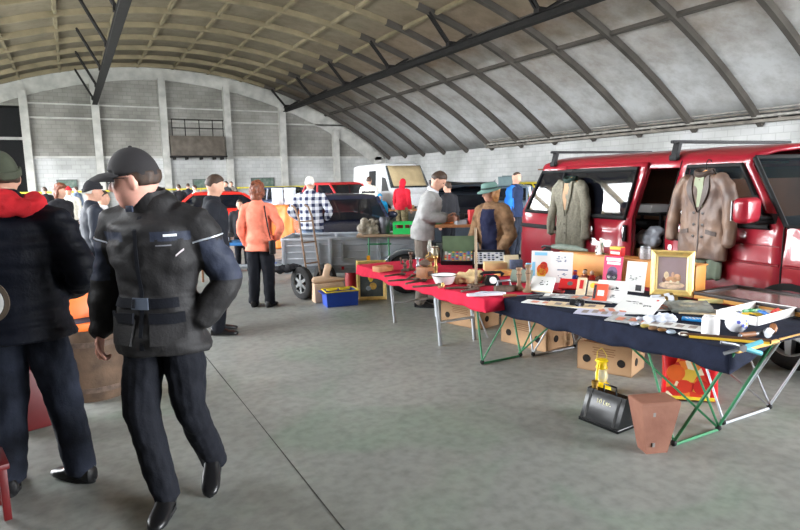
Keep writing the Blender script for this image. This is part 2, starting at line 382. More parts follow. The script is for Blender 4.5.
# ------------------------------------------------------------------ daylight
w = bpy.data.worlds.new('overcast'); SC.world = w; w.use_nodes = True
nt = w.node_tree; bg = nt.nodes['Background']; bg.inputs['Color'].default_value = (0.93, 0.965, 1.0, 1); bg.inputs['Strength'].default_value = 1.0
def portal(name, loc, rot, sx, sy):
    l = bpy.data.lights.new(name, 'AREA'); l.shape = 'RECTANGLE'; l.size = sx; l.size_y = sy; l.cycles.is_portal = True
    o = bpy.data.objects.new(name, l); COL.objects.link(o); o.location = loc; o.rotation_euler = rot
portal('gate_portal_left', (XL, (OPENL[0] + OPENL[1]) / 2, 1.9), (0, -PI / 2, 0), 3.8, OPENL[1] - OPENL[0])
portal('rooflight_portal', ((SKY[0] + SKY[1]) / 2, (SKY[2] + SKY[3]) / 2, arch_z((SKY[0] + SKY[1]) / 2) + 0.1), (0, -math.atan2(arch_z(SKY[1]) - arch_z(SKY[0]), SKY[1] - SKY[0]), 0), 3.6, SKY[3] - SKY[2])
portal('gate_portal_front', ((XG + XR) / 2, YF, 3.6), (PI / 2, 0, 0), XR - XG, 7.2)
SC.view_settings.view_transform = 'Standard'; SC.view_settings.look = 'None'; SC.view_settings.gamma = 1.0
SC.view_settings.exposure = 5.35
# ------------------------------------------------------------------ people
mskin = mat('skin', (196, 150, 128), 0.55, var=0.08, scale=30)
mskin2 = mat('rosy_skin', (236, 174, 156), 0.55, var=0.12, scale=20)
meye = mat('eye', (60, 55, 52), 0.2, var=0.5, scale=60)
def ringp(c, t, ref, a, b, n=14):
    t = Vector(t).normalized(); r = Vector(ref); l = (r - t * r.dot(t)).normalized(); q = t.cross(l)
    return [Vector(c) + l * a * math.cos(2 * PI * k / n) + q * b * math.sin(2 * PI * k / n) for k in range(n)]
def limb(mb, pts, rad, ref=(1, 0, 0), n=14, flat0=False):
    pts = [Vector(p) for p in pts]; rings = []; N = len(pts)
    rad = [(r, r) if not isinstance(r, tuple) else r for r in rad]
    for i, p in enumerate(pts):
        t = pts[min(i + 1, N - 1)] - pts[max(i - 1, 0)]
        if i == 0 and not flat0:
            for f, g in ((0.55, 0.45), (0.25, 0.85)): rings.append(ringp(p - t.normalized() * rad[0][1] * f, t, ref, rad[0][0] * (1 - f * 1.1), rad[0][1] * (1 - f * 1.1), n))
        rings.append(ringp(p, t, ref, *rad[i], n))
        if i == N - 1:
            for f in (0.25, 0.55): rings.append(ringp(p + t.normalized() * rad[i][1] * f, t, ref, rad[i][0] * (1 - f * 1.1), rad[i][1] * (1 - f * 1.1), n))
    mb.loft(rings)
def smooth_pts(pts, rad, k=2):                   # Catmull-Rom through joints so knees and elbows bend softly
    P = [Vector(p) for p in pts]; R = [(r, r) if not isinstance(r, tuple) else r for r in rad]; op, orr = [], []
    for i in range(len(P) - 1):
        p0, p1, p2, p3 = P[max(i - 1, 0)], P[i], P[i + 1], P[min(i + 2, len(P) - 1)]
        for j in range(k):
            t = j / k
            op.append(0.5 * ((2 * p1) + (p2 - p0) * t + (2 * p0 - 5 * p1 + 4 * p2 - p3) * t * t + (3 * p1 - p0 - 3 * p2 + p3) * t ** 3))
            orr.append(tuple(R[i][q] * (1 - t) + R[i + 1][q] * t for q in (0, 1)))
    return op + [P[-1]], orr + [R[-1]]
def gs(x, c, s): return math.exp(-((x - c) / s) ** 2)
def head_pt(dx, dy, dz, infl=0.0, face=1.0):     # unit direction -> head surface, face towards +Y, centre of skull at origin
    r_ = max(0.03, math.hypot(dx, dy)); k_ = r_ ** (-0.48 if dz < 0 else -0.15); wf = max(0.0, dy / r_)
    x, y, z = dx * 0.076 * (1 + (k_ - 1) * (0.55 if dz < 0 else 0.3)), dy * 0.096 * (1 + (k_ - 1) * wf), dz * 0.118
    if z < 0:
        t = -z / 0.118; x *= 1 - 0.30 * t * t; y = y * (1 - 0.10 * t) + 0.014 * t
        if dy < 0: y *= 1 - 0.25 * t
    if dy > 0 and face:
        f = min(1, dy * 1.6) * face
        y *= 1 - 0.05 * f
        n = gs(x, 0, 0.012) * (0.030 * max(0, min(1, (0.028 - z) / 0.055)) if z > -0.030 else 0.030 * max(0, 1 - (-0.030 - z) / 0.014))
        y += f * (n + 0.008 * gs(z, 0.036, 0.012) * gs(x, 0, 0.05) - 0.009 * gs(abs(x), 0.031, 0.015) * gs(z, 0.016, 0.013)
                  + 0.005 * gs(abs(x), 0.04, 0.02) * gs(z, -0.018, 0.02) + 0.009 * gs(x, 0, 0.022) * (gs(z, -0.055, 0.006) + gs(z, -0.069, 0.006)) - 0.005 * gs(x, 0, 0.02) * gs(z, -0.062, 0.003)
                  + 0.008 * gs(x, 0, 0.025) * gs(z, -0.098, 0.014))
    r = 1 + infl
    return Vector((x * r, y * r, z * r))
def sphere_rings(fn, n=40, m=28):
    out = []
    for i in range(m + 1):
        a = PI * (0.004 + 0.992 * i / m); out.append([fn(math.sin(a) * math.cos(2 * PI * k / n), math.sin(a) * math.sin(2 * PI * k / n), -math.cos(a)) for k in range(n)])
    return out
def hand(mb, wr, d, thumb, L=0.19, curl=0.5, fr=0.0085):
    d = Vector(d).normalized(); th = Vector(thumb); th = (th - d * th.dot(d)).normalized(); nr = d.cross(th)
    if curl < 0: nr = -nr; curl = -curl
    wr = Vector(wr); s = L / 0.19
    limb(mb, [wr - d * 0.03 * s, wr + d * 0.02 * s, wr + d * 0.06 * s, wr + d * 0.092 * s], [(0.025 * s, 0.019 * s), (0.031 * s, 0.017 * s), (0.040 * s, 0.015 * s), (0.039 * s, 0.012 * s)], ref=th, n=12)
    for k, (o, l) in enumerate(((0.030, 0.074), (0.010, 0.083), (-0.010, 0.077), (-0.029, 0.060))):
        p = wr + d * 0.088 * s + th * o * s; pts = [p]; a = curl * 0.5
        for q, f in enumerate((0.45, 0.32, 0.23)):
            p = p + (d * math.cos(a) + nr * math.sin(a)) * l * f * s; pts.append(p); a += curl * 0.9
        limb(mb, pts, [fr * s * 1.08, fr * s, fr * s * 0.95, fr * s * 0.8], ref=th, n=8)
    p = wr + d * 0.03 * s + th * 0.026 * s
    limb(mb, [p, p + (d * 0.5 + th * 0.75 + nr * 0.25) * 0.035 * s, p + (d * 0.95 + th * 0.7 + nr * 0.55) * 0.058 * s, p + (d * 1.25 + th * 0.45 + nr * 0.85) * 0.072 * s], [0.014 * s, 0.0115 * s, 0.0105 * s, 0.0085 * s], ref=nr, n=8)
TORSO = [(0.90, 0.16, 0.115, 0), (0.98, 0.168, 0.122, -.005), (1.08, 0.15, 0.105, 0), (1.20, 0.155, 0.112, .005), (1.31, 0.172, 0.118, .005), (1.39, 0.165, 0.105, 0), (1.45, 0.11, 0.075, -.01), (1.49, 0.062, 0.060, 0)]
def person(label, loc, rz, h=1.75, group=None, jacket=None, trousers=None, shoes=None, hair=None, hat=None, hood=None, lean=0.0, yaw=0.0, pitch=0.0, roll=0.0,
           arms=None, legs=None, skin=None, vox=0.016, fem=False, eyes=False, dn=1.0, feet=True, hs=1.0, ho=(0, 0, 0)):
    """arms: {side: (elbow, wrist, hand dir, thumb dir, curl)} legs: {side: (knee, ankle, toe yaw)}, in a 1.75 m body facing +Y."""
    t = thing('person', label, 'person', loc, rz, group); s = h / 1.75; skin = skin or mskin
    S = Matrix.Scale(s, 4)
    def B(p):
        p = Vector(p); a = lean * max(0.0, min(1.0, (p.z - 0.92) / 0.25))
        q = p - Vector((0, 0, 0.95)); q = RX(-a) @ q; return q + Vector((0, 0, 0.95))
    HC = B((0, 0.022 + 0.02 * lean, 1.632)) + Vector(ho); HM = TR(*HC) @ RX(-lean * 0.4) @ RZ(yaw) @ RX(-pitch) @ RY(roll) @ Matrix.Scale(hs, 4)
    A = {}
    for sd in (-1, 1):
        sh = B((sd * (0.178 if fem else 0.195), -0.01, 1.405))
        a = (arms or {}).get(sd)
        if a is None: a = (sh + Vector((sd * 0.055, -0.03, -0.285)), sh + Vector((sd * 0.05, 0.05, -0.53)), (0, 0.15, -1), (0, 1, 0.1), 0.6)
        A[sd] = (sh,) + tuple(a)
    LG = {}
    for sd in (-1, 1):
        l = (legs or {}).get(sd) or ((sd * 0.105, 0.015, 0.485), (sd * 0.115, -0.03, 0.085), -sd * 0.15)
        LG[sd] = (Vector((sd * 0.088, 0, 0.90)),) + tuple(l[:3])
    # the body under the clothes: one continuous skin
    mb = MB(S)
    limb(mb, [B((0, y, z)) for z, a, b_, y in TORSO[:-1]], [(a * 0.86, b_ * 0.86) for z, a, b_, y in TORSO[:-1]], n=18)
    limb(mb, [B((0, -0.012, 1.43)), B((0, -0.008, 1.49)), HC + Vector((0, -0.016, -0.07))], [(0.062, 0.06), (0.056, 0.056), (0.055, 0.058)])
    for sd in (-1, 1):
        sh, el, wr, hd, tb, cu = A[sd]
        el, wr = Vector(el), Vector(wr); u = Vector(tb)
        p, r = smooth_pts([sh * 0.75 + B((0, 0, 1.42)) * 0.25, sh, (sh + Vector(el)) / 2, el, Vector(el) * 0.6 + Vector(wr) * 0.4, wr], [0.05, 0.046, 0.042, 0.036, 0.037, 0.025])
        limb(mb, p, r, ref=(0, 1, 0.2) if abs((wr - el).normalized().y) < 0.9 else (1, 0, 0))
        if dn: hand(mb, wr, hd, tb, curl=cu, fr=max(0.0085, vox * 0.75))
        hp, kn, an, ty = LG[sd]
        p, r = smooth_pts([hp, (hp + Vector(kn)) / 2, kn, Vector(kn) * 0.65 + Vector(an) * 0.35 + Vector((0, -0.012, 0)), an], [0.082, 0.07, 0.052, 0.05, 0.036])
        limb(mb, p, r, ref=(1, 0, 0))
        limb(mb, [an, Vector(an) + RZ(ty) @ Vector((0, 0.06, -0.035)), Vector(an) + RZ(ty) @ Vector((0, 0.13, -0.05))], [(0.034, 0.034), (0.036, 0.026), (0.034, 0.016)])
    mb.M = S @ HM; mb.loft(sphere_rings(lambda x, y, z: head_pt(x, y, z), 72, 60))
    for sd in (-1, 1): mb.ell((sd * 0.076, -0.008, -0.002), (0.011, 0.020, 0.033), 10, 7, RX(-0.15) @ RZ(sd * 0.35))
    me = remesh(mb.bm, vox * 0.85 if vox > 0.008 else vox, 2 if vox < 0.01 else 1, 0.35)
    obj('body', me, skin, t)
    if eyes:
        for sd in (-1, 1):
            e = MB(S @ HM); e.ell((sd * 0.031, 0.076, 0.016), (0.014, 0.011, 0.0065), 12, 8); e.build('eye', meye, t)
    # trousers
    if trousers:
        m, bulk, zlo = trousers; mb = MB(S); bt = min(bulk, (jacket or {}).get('bulk', 0.05) - (jacket or {}).get('waist', 0) - 0.03)
        limb(mb, [B((0, y, z)) for z, a, b_, y in TORSO[:3]], [(a + bt, b_ + bt) for z, a, b_, y in TORSO[:3]], n=18)
        for sd in (-1, 1):
            hp, kn, an, ty = LG[sd]; kn, an = Vector(kn), Vector(an)
            if zlo < 0.3: P, Rr = [hp + Vector((0, 0, 0.02)), hp * 0.5 + kn * 0.5, kn, kn * 0.5 + an * 0.5, an + (an - kn).normalized() * 0.025], [0.08 + bulk * 0.6, 0.08 + bulk, 0.062 + bulk, 0.054 + bulk, 0.047 + bulk]
            else: P, Rr = [hp + Vector((0, 0, 0.02)), hp * 0.5 + kn * 0.5, kn], [0.092 + bulk, 0.084 + bulk, 0.075 + bulk]
            p, r = smooth_pts(P, Rr); limb(mb, p, r)
        me = remesh(mb.bm, vox, 2); wrinkle(me, 0.010 * s, (11, 11, 9), hash(label) % 50 if False else len(label) * 1.7)
        obj('trousers', me, m, t)
    # shoes
    if shoes and feet:
        for sd in (-1, 1):
            hp, kn, an, ty = LG[sd]; an = Vector(an); M = S @ TR(an.x, an.y, an.z - 0.085) @ RZ(ty)
            tilt = (legs or {}).get(sd); 
            if tilt and len(tilt) > 3: M = S @ TR(an.x, an.y, an.z - 0.085) @ RZ(ty) @ TR(0, 0.1, 0) @ RX(-tilt[3]) @ TR(0, -0.1, 0)
            mb = MB(M); rings = []
            for y, w_, hh in ((-0.085, 0.018, 0.06), (-0.078, 0.033, 0.085), (-0.04, 0.039, 0.115), (0.0, 0.039, 0.12), (0.05, 0.041, 0.085), (0.11, 0.048, 0.06), (0.16, 0.046, 0.048), (0.195, 0.034, 0.04), (0.21, 0.014, 0.028)):
                rings.append([(w_ * math.copysign(abs(math.cos(q)) ** 0.6, math.cos(q)), y, max(0.012, hh / 2 + hh / 2 * math.copysign(abs(math.sin(q)) ** 0.7, math.sin(q)))) for q in [2 * PI * k / 14 for k in range(14)]])
            mb.loft(rings); sh_ = mb.build('shoe', shoes, t)
            if vox < 0.013:
                mb = MB(M); mb.loft([[(w_ * 1.06 * math.copysign(abs(math.cos(q)) ** 0.6, math.cos(q)), y * 1.02, zz) for y, w_ in ((0, 0),) for q in (0,)] for zz in ()] or [[(x, y, 0.0) for x, y in SOLE], [(x, y, 0.022) for x, y in SOLE]])
                mb.build('sole', mat('black_rubber', (24, 24, 25), 0.8), sh_)
    # jacket
    jo = None
    if jacket:
        m, bulk, zhem, slv = jacket['m'], jacket.get('bulk', 0.02), jacket.get('hem', 0.86), jacket.get('sleeve', 0.97)
        flare = jacket.get('flare', 0.0); waist = jacket.get('waist', 0.0); mb = MB(S); sec = [q for q in TORSO if q[0] > zhem + 0.03]
        a0 = TORSO[1]; sec = [(zhem, a0[1] + flare, a0[2] + flare, a0[3])] + sec
        col = jacket.get('collar', 0.03)
        P = [B((0, y, z)) for z, a, b_, y in sec]; R_ = [(a + bulk * (1 if z < 1.42 else 0.6) - (waist if 1.04 < z < 1.15 else 0), b_ + bulk * (1 if z < 1.42 else 0.6) - (waist if 1.04 < z < 1.15 else 0)) for z, a, b_, y in sec]
        P[-1] = B((0, -0.008, 1.475 + col)); limb(mb, P, R_, n=22, flat0=True)
        ab = jacket.get('arm', bulk)
        for sd in (-1, 1):
            sh, el, wr, hd, tb, cu = A[sd]; el, wr = Vector(el), Vector(wr)
            w2 = el + (wr - el) * slv
            p, r = smooth_pts([sh * 0.55 + B((0, 0, 1.40)) * 0.45, sh + Vector((0, 0, -0.005)), (sh + el) / 2, el, el * 0.5 + w2 * 0.5, w2], [0.07 + ab * 0.6, 0.06 + ab, 0.052 + ab, 0.046 + ab, 0.043 + ab, 0.035 + ab * 0.8])
            limb(mb, p, r, ref=(0, 1, 0.2) if abs((wr - el).normalized().y) < 0.9 else (1, 0, 0))
        me = remesh(mb.bm, jacket.get('vox', vox), 2)
        wrinkle(me, jacket.get('wr', 0.012) * s, jacket.get('wsc', (7, 7, 11)), len(label) * 2.3)
        if jacket.get('paint'):
            f = jacket['paint']; paint(me, lambda c: f(c / s))
        jo = obj('jacket', me, m, t)
    # hair and hats
    if hair:
        hm, ln = hair
        def hp_(x, y, z):
            lo = {0: 0.30, 1: -0.25, 2: -0.75}[ln]; k = 1.0
            front = y > 0.45 - (0.25 if z < 0.3 else 0) and z < 0.62 - 0.25 * abs(x)
            low = z < lo + 0.75 * max(0, y + 0.35)
            p = head_pt(x, y, z, 0.10 if ln < 2 else 0.42, 0)
            if hat and z > 0.28: p = head_pt(x, y, z, -0.15, 0)
            elif front or low: p = head_pt(x, y, z, -0.15, 0)
            else: p += Vector((x, y, z)) * (0.008 if ln < 2 else 0.03) * noise.noise(Vector((x * 5, y * 5, z * 3 + len(label))))
            return p
        mb = MB(S @ HM); mb.loft(sphere_rings(hp_, 32, 22))
        if ln == 2: mb.ell((0, -0.05, -0.07), (0.085, 0.06, 0.09), 14, 8)
        obj('hair', remesh(mb.bm, max(0.007, vox * 0.7), 2), hm, t)
    if hat:
        kind, hm = hat; mb = MB(S @ HM)
        if kind == 'beanie':
            mb.loft(sphere_rings(lambda x, y, z: head_pt(x, y, z, 0.13, 0) + Vector((0, 0, 0.012 * max(0, z))) if z > 0.22 - 0.32 * (y < 0) * -y else head_pt(x, y, z, -0.12, 0), 28, 20))
            o = obj('knit_cap', remesh(mb.bm, max(0.007, vox * 0.6), 2), hm, t)
            mb = MB(S @ HM); mb.loft([[Vector((0.093 * q * math.cos(a), -0.002 + 0.114 * q * math.sin(a), z - 0.035 * (math.sin(a) < 0) * -math.sin(a))) for a in [2 * PI * k / 24 for k in range(24)]] for q, z in ((0.94, 0.024), (1.0, 0.03), (1.0, 0.062), (0.93, 0.068))], cap=False); mb.build('cuff', hm, o)
        elif kind == 'cap':
            mb.loft(sphere_rings(lambda x, y, z: head_pt(x, y, z, 0.12, 0) + Vector((0, 0.004, 0.004 * max(0, z))) if z > 0.17 + 0.13 * y else head_pt(x, y, z, -0.1, 0), 32, 24))
            o = obj('cap', remesh(mb.bm, 0.007, 2), hm, t)
            mb = MB(S @ HM); rings = []
            for i in range(13):
                u = -1 + 2 * i / 12; e = 0.078 * math.sqrt(max(0, 1 - u * u)) ** 0.8
                x = 0.078 * u; y0 = 0.092 * math.sqrt(max(0, 1 - (0.85 * u) ** 2)); dz = -0.018 * u * u
                rings.append([(x, y0 - 0.01, 0.047 + dz), (x, y0 + 0.01 + e * 0.5, 0.045 + dz - 0.004), (x, y0 + 0.01 + e, 0.033 + dz - 0.008), (x, y0 + 0.01 + e, 0.029 + dz - 0.008), (x, y0 + 0.01 + e * 0.5, 0.039 + dz - 0.004), (x, y0 - 0.01, 0.04 + dz)])
            mb.loft(rings); mb.build('visor', hm, o)
            mb = MB(S @ HM); mb.ell((0, 0.0, 0.137), (0.008, 0.008, 0.005), 10, 6); mb.build('button', hm, o)
        elif kind == 'brim':
            n = 28; prof = [(0.150, 0.030), (0.152, 0.034), (0.10, 0.052), (0.099, 0.075), (0.094, 0.115), (0.080, 0.132), (0.04, 0.138), (0.001, 0.138)]
            mb.loft([[Vector((r * math.cos(a), 1.12 * r * math.sin(a), z - (0.02 * math.sin(a) if i < 2 else 0) + 0.008 * noise.noise(Vector((math.cos(a) * 2, math.sin(a) * 2, i))))) for a in [2 * PI * k / n for k in range(n)]] for i, (r, z) in enumerate(prof)])
            o = mb.build('hat', hm, t, solid=0.004)
            mb = MB(S @ HM); mb.loft([[Vector((r * math.cos(a), 1.12 * r * math.sin(a), z)) for a in [2 * PI * k / n for k in range(n)]] for r, z in ((0.1025, 0.054), (0.1015, 0.078))], cap=False)
            mb.build('hat_band', mat('dark_hat_band', (44, 62, 58), 0.8), o)
    if hood:
        kind, hm = hood; mb = MB(S @ HM)
        if kind == 'up':
            mb.loft(sphere_rings(lambda x, y, z: head_pt(x, y, z, 0.24, 0) + Vector((0, -0.012, 0.005)) if not (y > 0.5 and -0.9 < z < 0.6 - 0.4 * abs(x)) else head_pt(x, y, z, -0.1, 0), 28, 20))
            mb.ell((0, -0.03, -0.11), (0.09, 0.09, 0.05), 14, 8)
            obj('hood', remesh(mb.bm, max(0.009, vox * 0.8), 2), hm, t)
        else:                                    # lying bunched on the shoulders
            mb = MB(S)
            for k in range(9):
                a = PI * (0.98 + 1.04 * k / 8); p = B((0.125 * math.cos(a), -0.02 + 0.125 * math.sin(a), 1.505 + 0.02 * math.sin(3 * a)))
                mb.ell(p, (0.062, 0.062, 0.05), 12, 8)
            mb.ell(B((0.02, -0.15, 1.495)), (0.14, 0.062, 0.055), 14, 8); mb.ell(B((-0.02, -0.12, 1.54)), (0.12, 0.06, 0.045), 14, 8)
            me = remesh(mb.bm, 0.012, 2); wrinkle(me, 0.016, (12, 12, 16), 4)
            obj('hood', me, hm, t)
    t['_s'] = s
    return t, S, B, HM, A
SOLE = [(0.036 * math.cos(a) * (1.0 if math.sin(a) < 0 else 1.22), (0.088 if math.sin(a) < 0 else 0.212) * math.sin(a)) for a in [2 * PI * k / 20 for k in range(20)]]
def cloth(name, c, rough=0.85, var=0.15, scale=14, bump=0.25, bs=70): return mat(name, c, rough, var=var, scale=scale, bump=bump, bscale=bs, spec=0.2)
def check_mat(name, dark, light, sc):            # woven plaid
    m = bpy.data.materials.new(name); m.use_nodes = True; nt = m.node_tree; b = nt.nodes['Principled BSDF']; L = nt.links.new; N = nt.nodes.new
    tc = N('ShaderNodeTexCoord'); sp = N('ShaderNodeSeparateXYZ'); L(tc.outputs['Object'], sp.inputs[0]); out = []
    for ax, off in (('X', 0.0), ('Z', 0.3)):
        mu = N('ShaderNodeMath'); mu.operation = 'MULTIPLY_ADD'; L(sp.outputs[ax], mu.inputs[0]); mu.inputs[1].default_value = sc; mu.inputs[2].default_value = off
        fr = N('ShaderNodeMath'); fr.operation = 'FRACT'; L(mu.outputs[0], fr.inputs[0])
        gt = N('ShaderNodeMath'); gt.operation = 'GREATER_THAN'; L(fr.outputs[0], gt.inputs[0]); gt.inputs[1].default_value = 0.5; out.append(gt)
    ad = N('ShaderNodeMath'); ad.operation = 'ADD'; L(out[0].outputs[0], ad.inputs[0]); L(out[1].outputs[0], ad.inputs[1])
    hf = N('ShaderNodeMath'); hf.operation = 'MULTIPLY'; hf.inputs[1].default_value = 0.5; L(ad.outputs[0], hf.inputs[0])
    rp = N('ShaderNodeValToRGB'); rp.color_ramp.elements[0].color = lin(light) + (1,); rp.color_ramp.elements[1].color = lin(dark) + (1,)
    q = rp.color_ramp.elements.new(0.5); q.color = tuple((x + y) / 2 for x, y in zip(lin(dark), lin(light))) + (1,)
    L(hf.outputs[0], rp.inputs['Fac']); L(rp.outputs['Color'], b.inputs['Base Color']); b.inputs['Roughness'].default_value = 0.9
    return m
mblack = cloth('black_nylon', (41, 40, 41), 0.6); mblack2 = cloth('black_trouser_cloth', (19, 21, 28), 0.85); mshoe = mat('black_leather', (22, 22, 24), 0.35)
mnavyblk = cloth('quilted_navy_black', (20, 23, 33), 0.55); mjean = cloth('blue_denim', (34, 38, 49), 0.9, var=0.7, scale=5); mjean2 = cloth('pale_denim', (120, 136, 160), 0.9, var=0.3, scale=5)
mbluegrey = cloth('blue_grey_panel', (50, 55, 70), 0.6); mred = cloth('red_fleece', (206, 44, 52)); mhair = mat('dark_brown_hair', (62, 46, 36), 0.6, var=0.4, scale=40); mgrey = mat('grey_hair', (214, 212, 206), 0.6, var=0.2, scale=40)
mhair2 = mat('auburn_hair', (112, 62, 42), 0.5, var=0.45, scale=30); mblond = mat('ginger_blond_hair', (176, 126, 78), 0.5, var=0.4, scale=30); mkhaki = cloth('khaki_camouflage', (110, 100, 74), var=0.5, scale=20)
mbrown2 = cloth('brown_trousers', (106, 98, 90)); mwhitej = cloth('off_white_jacket', (214, 210, 198)); mblk3 = cloth('charcoal_wool', (40, 40, 44)); mpiping = mat('reflective_piping', (200, 205, 215), 0.3, metal=0.3)
# --- the man walking towards the camera
def at_feet(px, py): g = G(px, py); return (g.x, g.y, 0)
c0 = D(163, 330, 3.05); rzF = head(-0.16, -1.0)
def paintF(c):
    if abs(c.x) > 0.245 and 1.13 < c.z < 1.325: return 1
    if c.y > 0.05 and 1.335 < c.z < 1.375 and 0.07 < abs(c.x) < 0.215: return 1
    return 0
legsF = {1: ((0.085, 0.10, 0.50), (-0.01, 0.10, 0.085), 0.25), -1: ((-0.115, 0.0, 0.50), (-0.10, -0.22, 0.12), 0.35, 0.35)}
armsF = {1: ((0.300, -0.05, 1.12), (0.315, 0.03, 0.865), (0.02, 0.22, -1), (-0.2, 1, 0.2), -1.05), -1: ((-0.315, -0.07, 1.125), (-0.205, 0.03, 0.925), (0.6, -0.45, -0.7), (0.2, 1, 0), 0.5)}
t, S, B, HM, A = person('man in black motorcycle jacket, dark cap and glasses walking towards the camera', (c0.x, c0.y, 0), rzF, 1.83,
    jacket=dict(m=[mblack, mbluegrey], bulk=0.056, arm=0.030, hem=0.80, flare=0.012, waist=0.02, collar=0.05, vox=0.011, wr=0.020, wsc=(6, 6, 9), paint=paintF, sleeve=0.97),
    trousers=(mblack2, 0.018, 0.1), shoes=mshoe, hair=(mhair, 1), hat=('cap', mat('charcoal_cap', (46, 44, 46), 0.85)), yaw=-1.32, pitch=0.08, roll=-0.05, hs=1.12, ho=(0.036, 0.045, -0.026), arms={k: v for k, v in armsF.items()}, legs=legsF, skin=mskin2, vox=0.0065, eyes=True)
front_man = t; front_HM = S @ HM
e = MB(S @ HM)                                   # glasses: two lenses, bridge, temples
for sd in (-1, 1):
    pts = [(sd * 0.033 + 0.024 * math.cos(a), 0.101 - 0.006 * abs(math.cos(a)), 0.012 + 0.015 * math.sin(a)) for a in [2 * PI * k / 16 for k in range(17)]]
    e.path(pts, 0.0016, 6); e.path([(sd * 0.057, 0.098, 0.016), (sd * 0.078, 0.06, 0.018), (sd * 0.082, -0.01, 0.014)], 0.0018, 6)
e.path([(-0.010, 0.108, 0.014), (0, 0.113, 0.017), (0.010, 0.108, 0.014)], 0.0016, 6); e.build('glasses', mat('dark_metal_frame', (40, 38, 38), 0.3, metal=0.8), t)
# belt, buckle, pockets, piping, badge: laid on the surface of the jacket
jk = surf([c for c in t.children if c.name.startswith('jacket')][0].data); sF = S[0][0]
def on(x, z, off=0.0, back=False):               # point on the jacket front at local x, z (1.75 m frame)
    h, n, i, d = jk.ray_cast(Vector((x * sF, 1.0, z * sF)), Vector((0, -1, 0)))
    return (h + n * off, n) if h is not None else (Vector((x * sF, 0.17, z * sF)), Vector((0, 1, 0)))
def around(a, z, off):
    h, n, i, d = jk.ray_cast(Vector((math.cos(a), math.sin(a), z * sF)), Vector((-math.cos(a), -math.sin(a), 0)))
    return h + n * off
def strip(name, pts, w, th, m, parent, up=(0, 0, 1)):
    b = MB(); rings = []
    for p, n in pts:
        u = Vector(up); u = (u - n * u.dot(n)).normalized(); rings.append([p - u * w, p - u * w + n * th, p + u * w + n * th, p + u * w])
    b.loft(rings); return b.build(name, m, parent)
zb = 1.045; rb = []
jb = MB(); ang = [PI * (0.12 + 0.76 * k / 22) for k in range(23)]
strip('belt', [on(0.165 * math.cos(a) * 1.0, zb, -0.002) for a in ang], 0.024, 0.010, mblack2, t)
bk = strip('buckle', [on(x, zb, 0.006) for x in (-0.035, -0.01, 0.015, 0.035)], 0.028, 0.012, mat('grey_plastic_buckle', (84, 92, 106), 0.35), t)
strip('slot', [on(x, zb, 0.018) for x in (0.018, 0.03)], 0.022, 0.004, mblack2, bk)
for sx in (-0.105, 0.105):
    pk = strip('pocket', [on(sx + x, 0.91 + 0.0 * x, -0.004) for x in (-0.065, -0.03, 0.0, 0.03, 0.065)], 0.065, 0.016, mblack, t)
    strip('pocket_flap', [on(sx + x, 0.975, 0.008) for x in (-0.07, -0.03, 0.0, 0.03, 0.07)], 0.026, 0.012, mblack2, pk)
for sd in (-1, 1):
    sh, el = Vector(A[sd][0]) * sF, Vector(A[sd][1]) * sF; d = (el - sh).normalized(); q = sh + d * 0.095; pts = []
    for k in range(15):
        a = -0.9 + 2.7 * k / 14; dr = Vector((sd * math.cos(a), math.sin(a), 0)); dr = (dr - d * dr.dot(d)).normalized(); c = q + d * (0.012 * math.cos(a) - 0.012 * math.sin(a))
        h, n, i, dd = jk.ray_cast(c + dr * 0.35, -dr)
        if h is not None and (h - c).length < 0.2: pts.append(h + n * 0.002)
    b = MB(); b.path(pts, 0.0045, 6); b.build('piping', mpiping, t)
mwp = mat('white_print', (235, 238, 245), 0.5)
strip('badge', [on(-0.150 + x, 1.357, 0.001) for x in (-0.02, -0.01, 0.0, 0.015, 0.025)], 0.0055, 0.002, mwp, t)
strip('zip_pull', [on(-0.165 - k * 0.013, 1.262 + k * 0.014, 0.001) for k in range(3)], 0.0045, 0.003, mat('pale_print', (190, 180, 184), 0.5), t)
strip('printed_line', [on(-0.09 - k * 0.02, 1.312, 0.001) for k in range(4)], 0.003, 0.001, mat('dim_print', (120, 120, 128), 0.5), t)
strip('zip', [on(0.0, z, 0.0) for z in (0.83, 0.9, 1.0, 1.1, 1.2, 1.3, 1.38, 1.44)], 0.009, 0.004, mblack2, t, up=(1, 0, 0))
b = MB(S); rings = []
for z, ra, rb_, oy in ((1.455, 0.112, 0.098, 0.0), (1.50, 0.098, 0.092, 0.012), (1.54, 0.09, 0.09, 0.022), (1.56, 0.088, 0.09, 0.026), (1.558, 0.076, 0.078, 0.026), (1.49, 0.07, 0.07, 0.01)):
    rings.append([(ra * math.cos(a) + 0.02 * (z - 1.45) / 0.1, oy + rb_ * math.sin(a), z - 0.015 * math.sin(a) + 0.012 * (z > 1.5) * noise.noise(Vector((math.cos(a) * 3, math.sin(a) * 3, 2)))) for a in [2 * PI * k / 30 for k in range(30)]])
b.loft(rings, cap=False); cl_ = b.build('collar', mblack, t)
b = MB(S); b.box((0.045, 0.122, 1.478), (0.035, 0.014, 0.03), bev=0.004); b.build('collar_tab', mbluegrey, cl_)
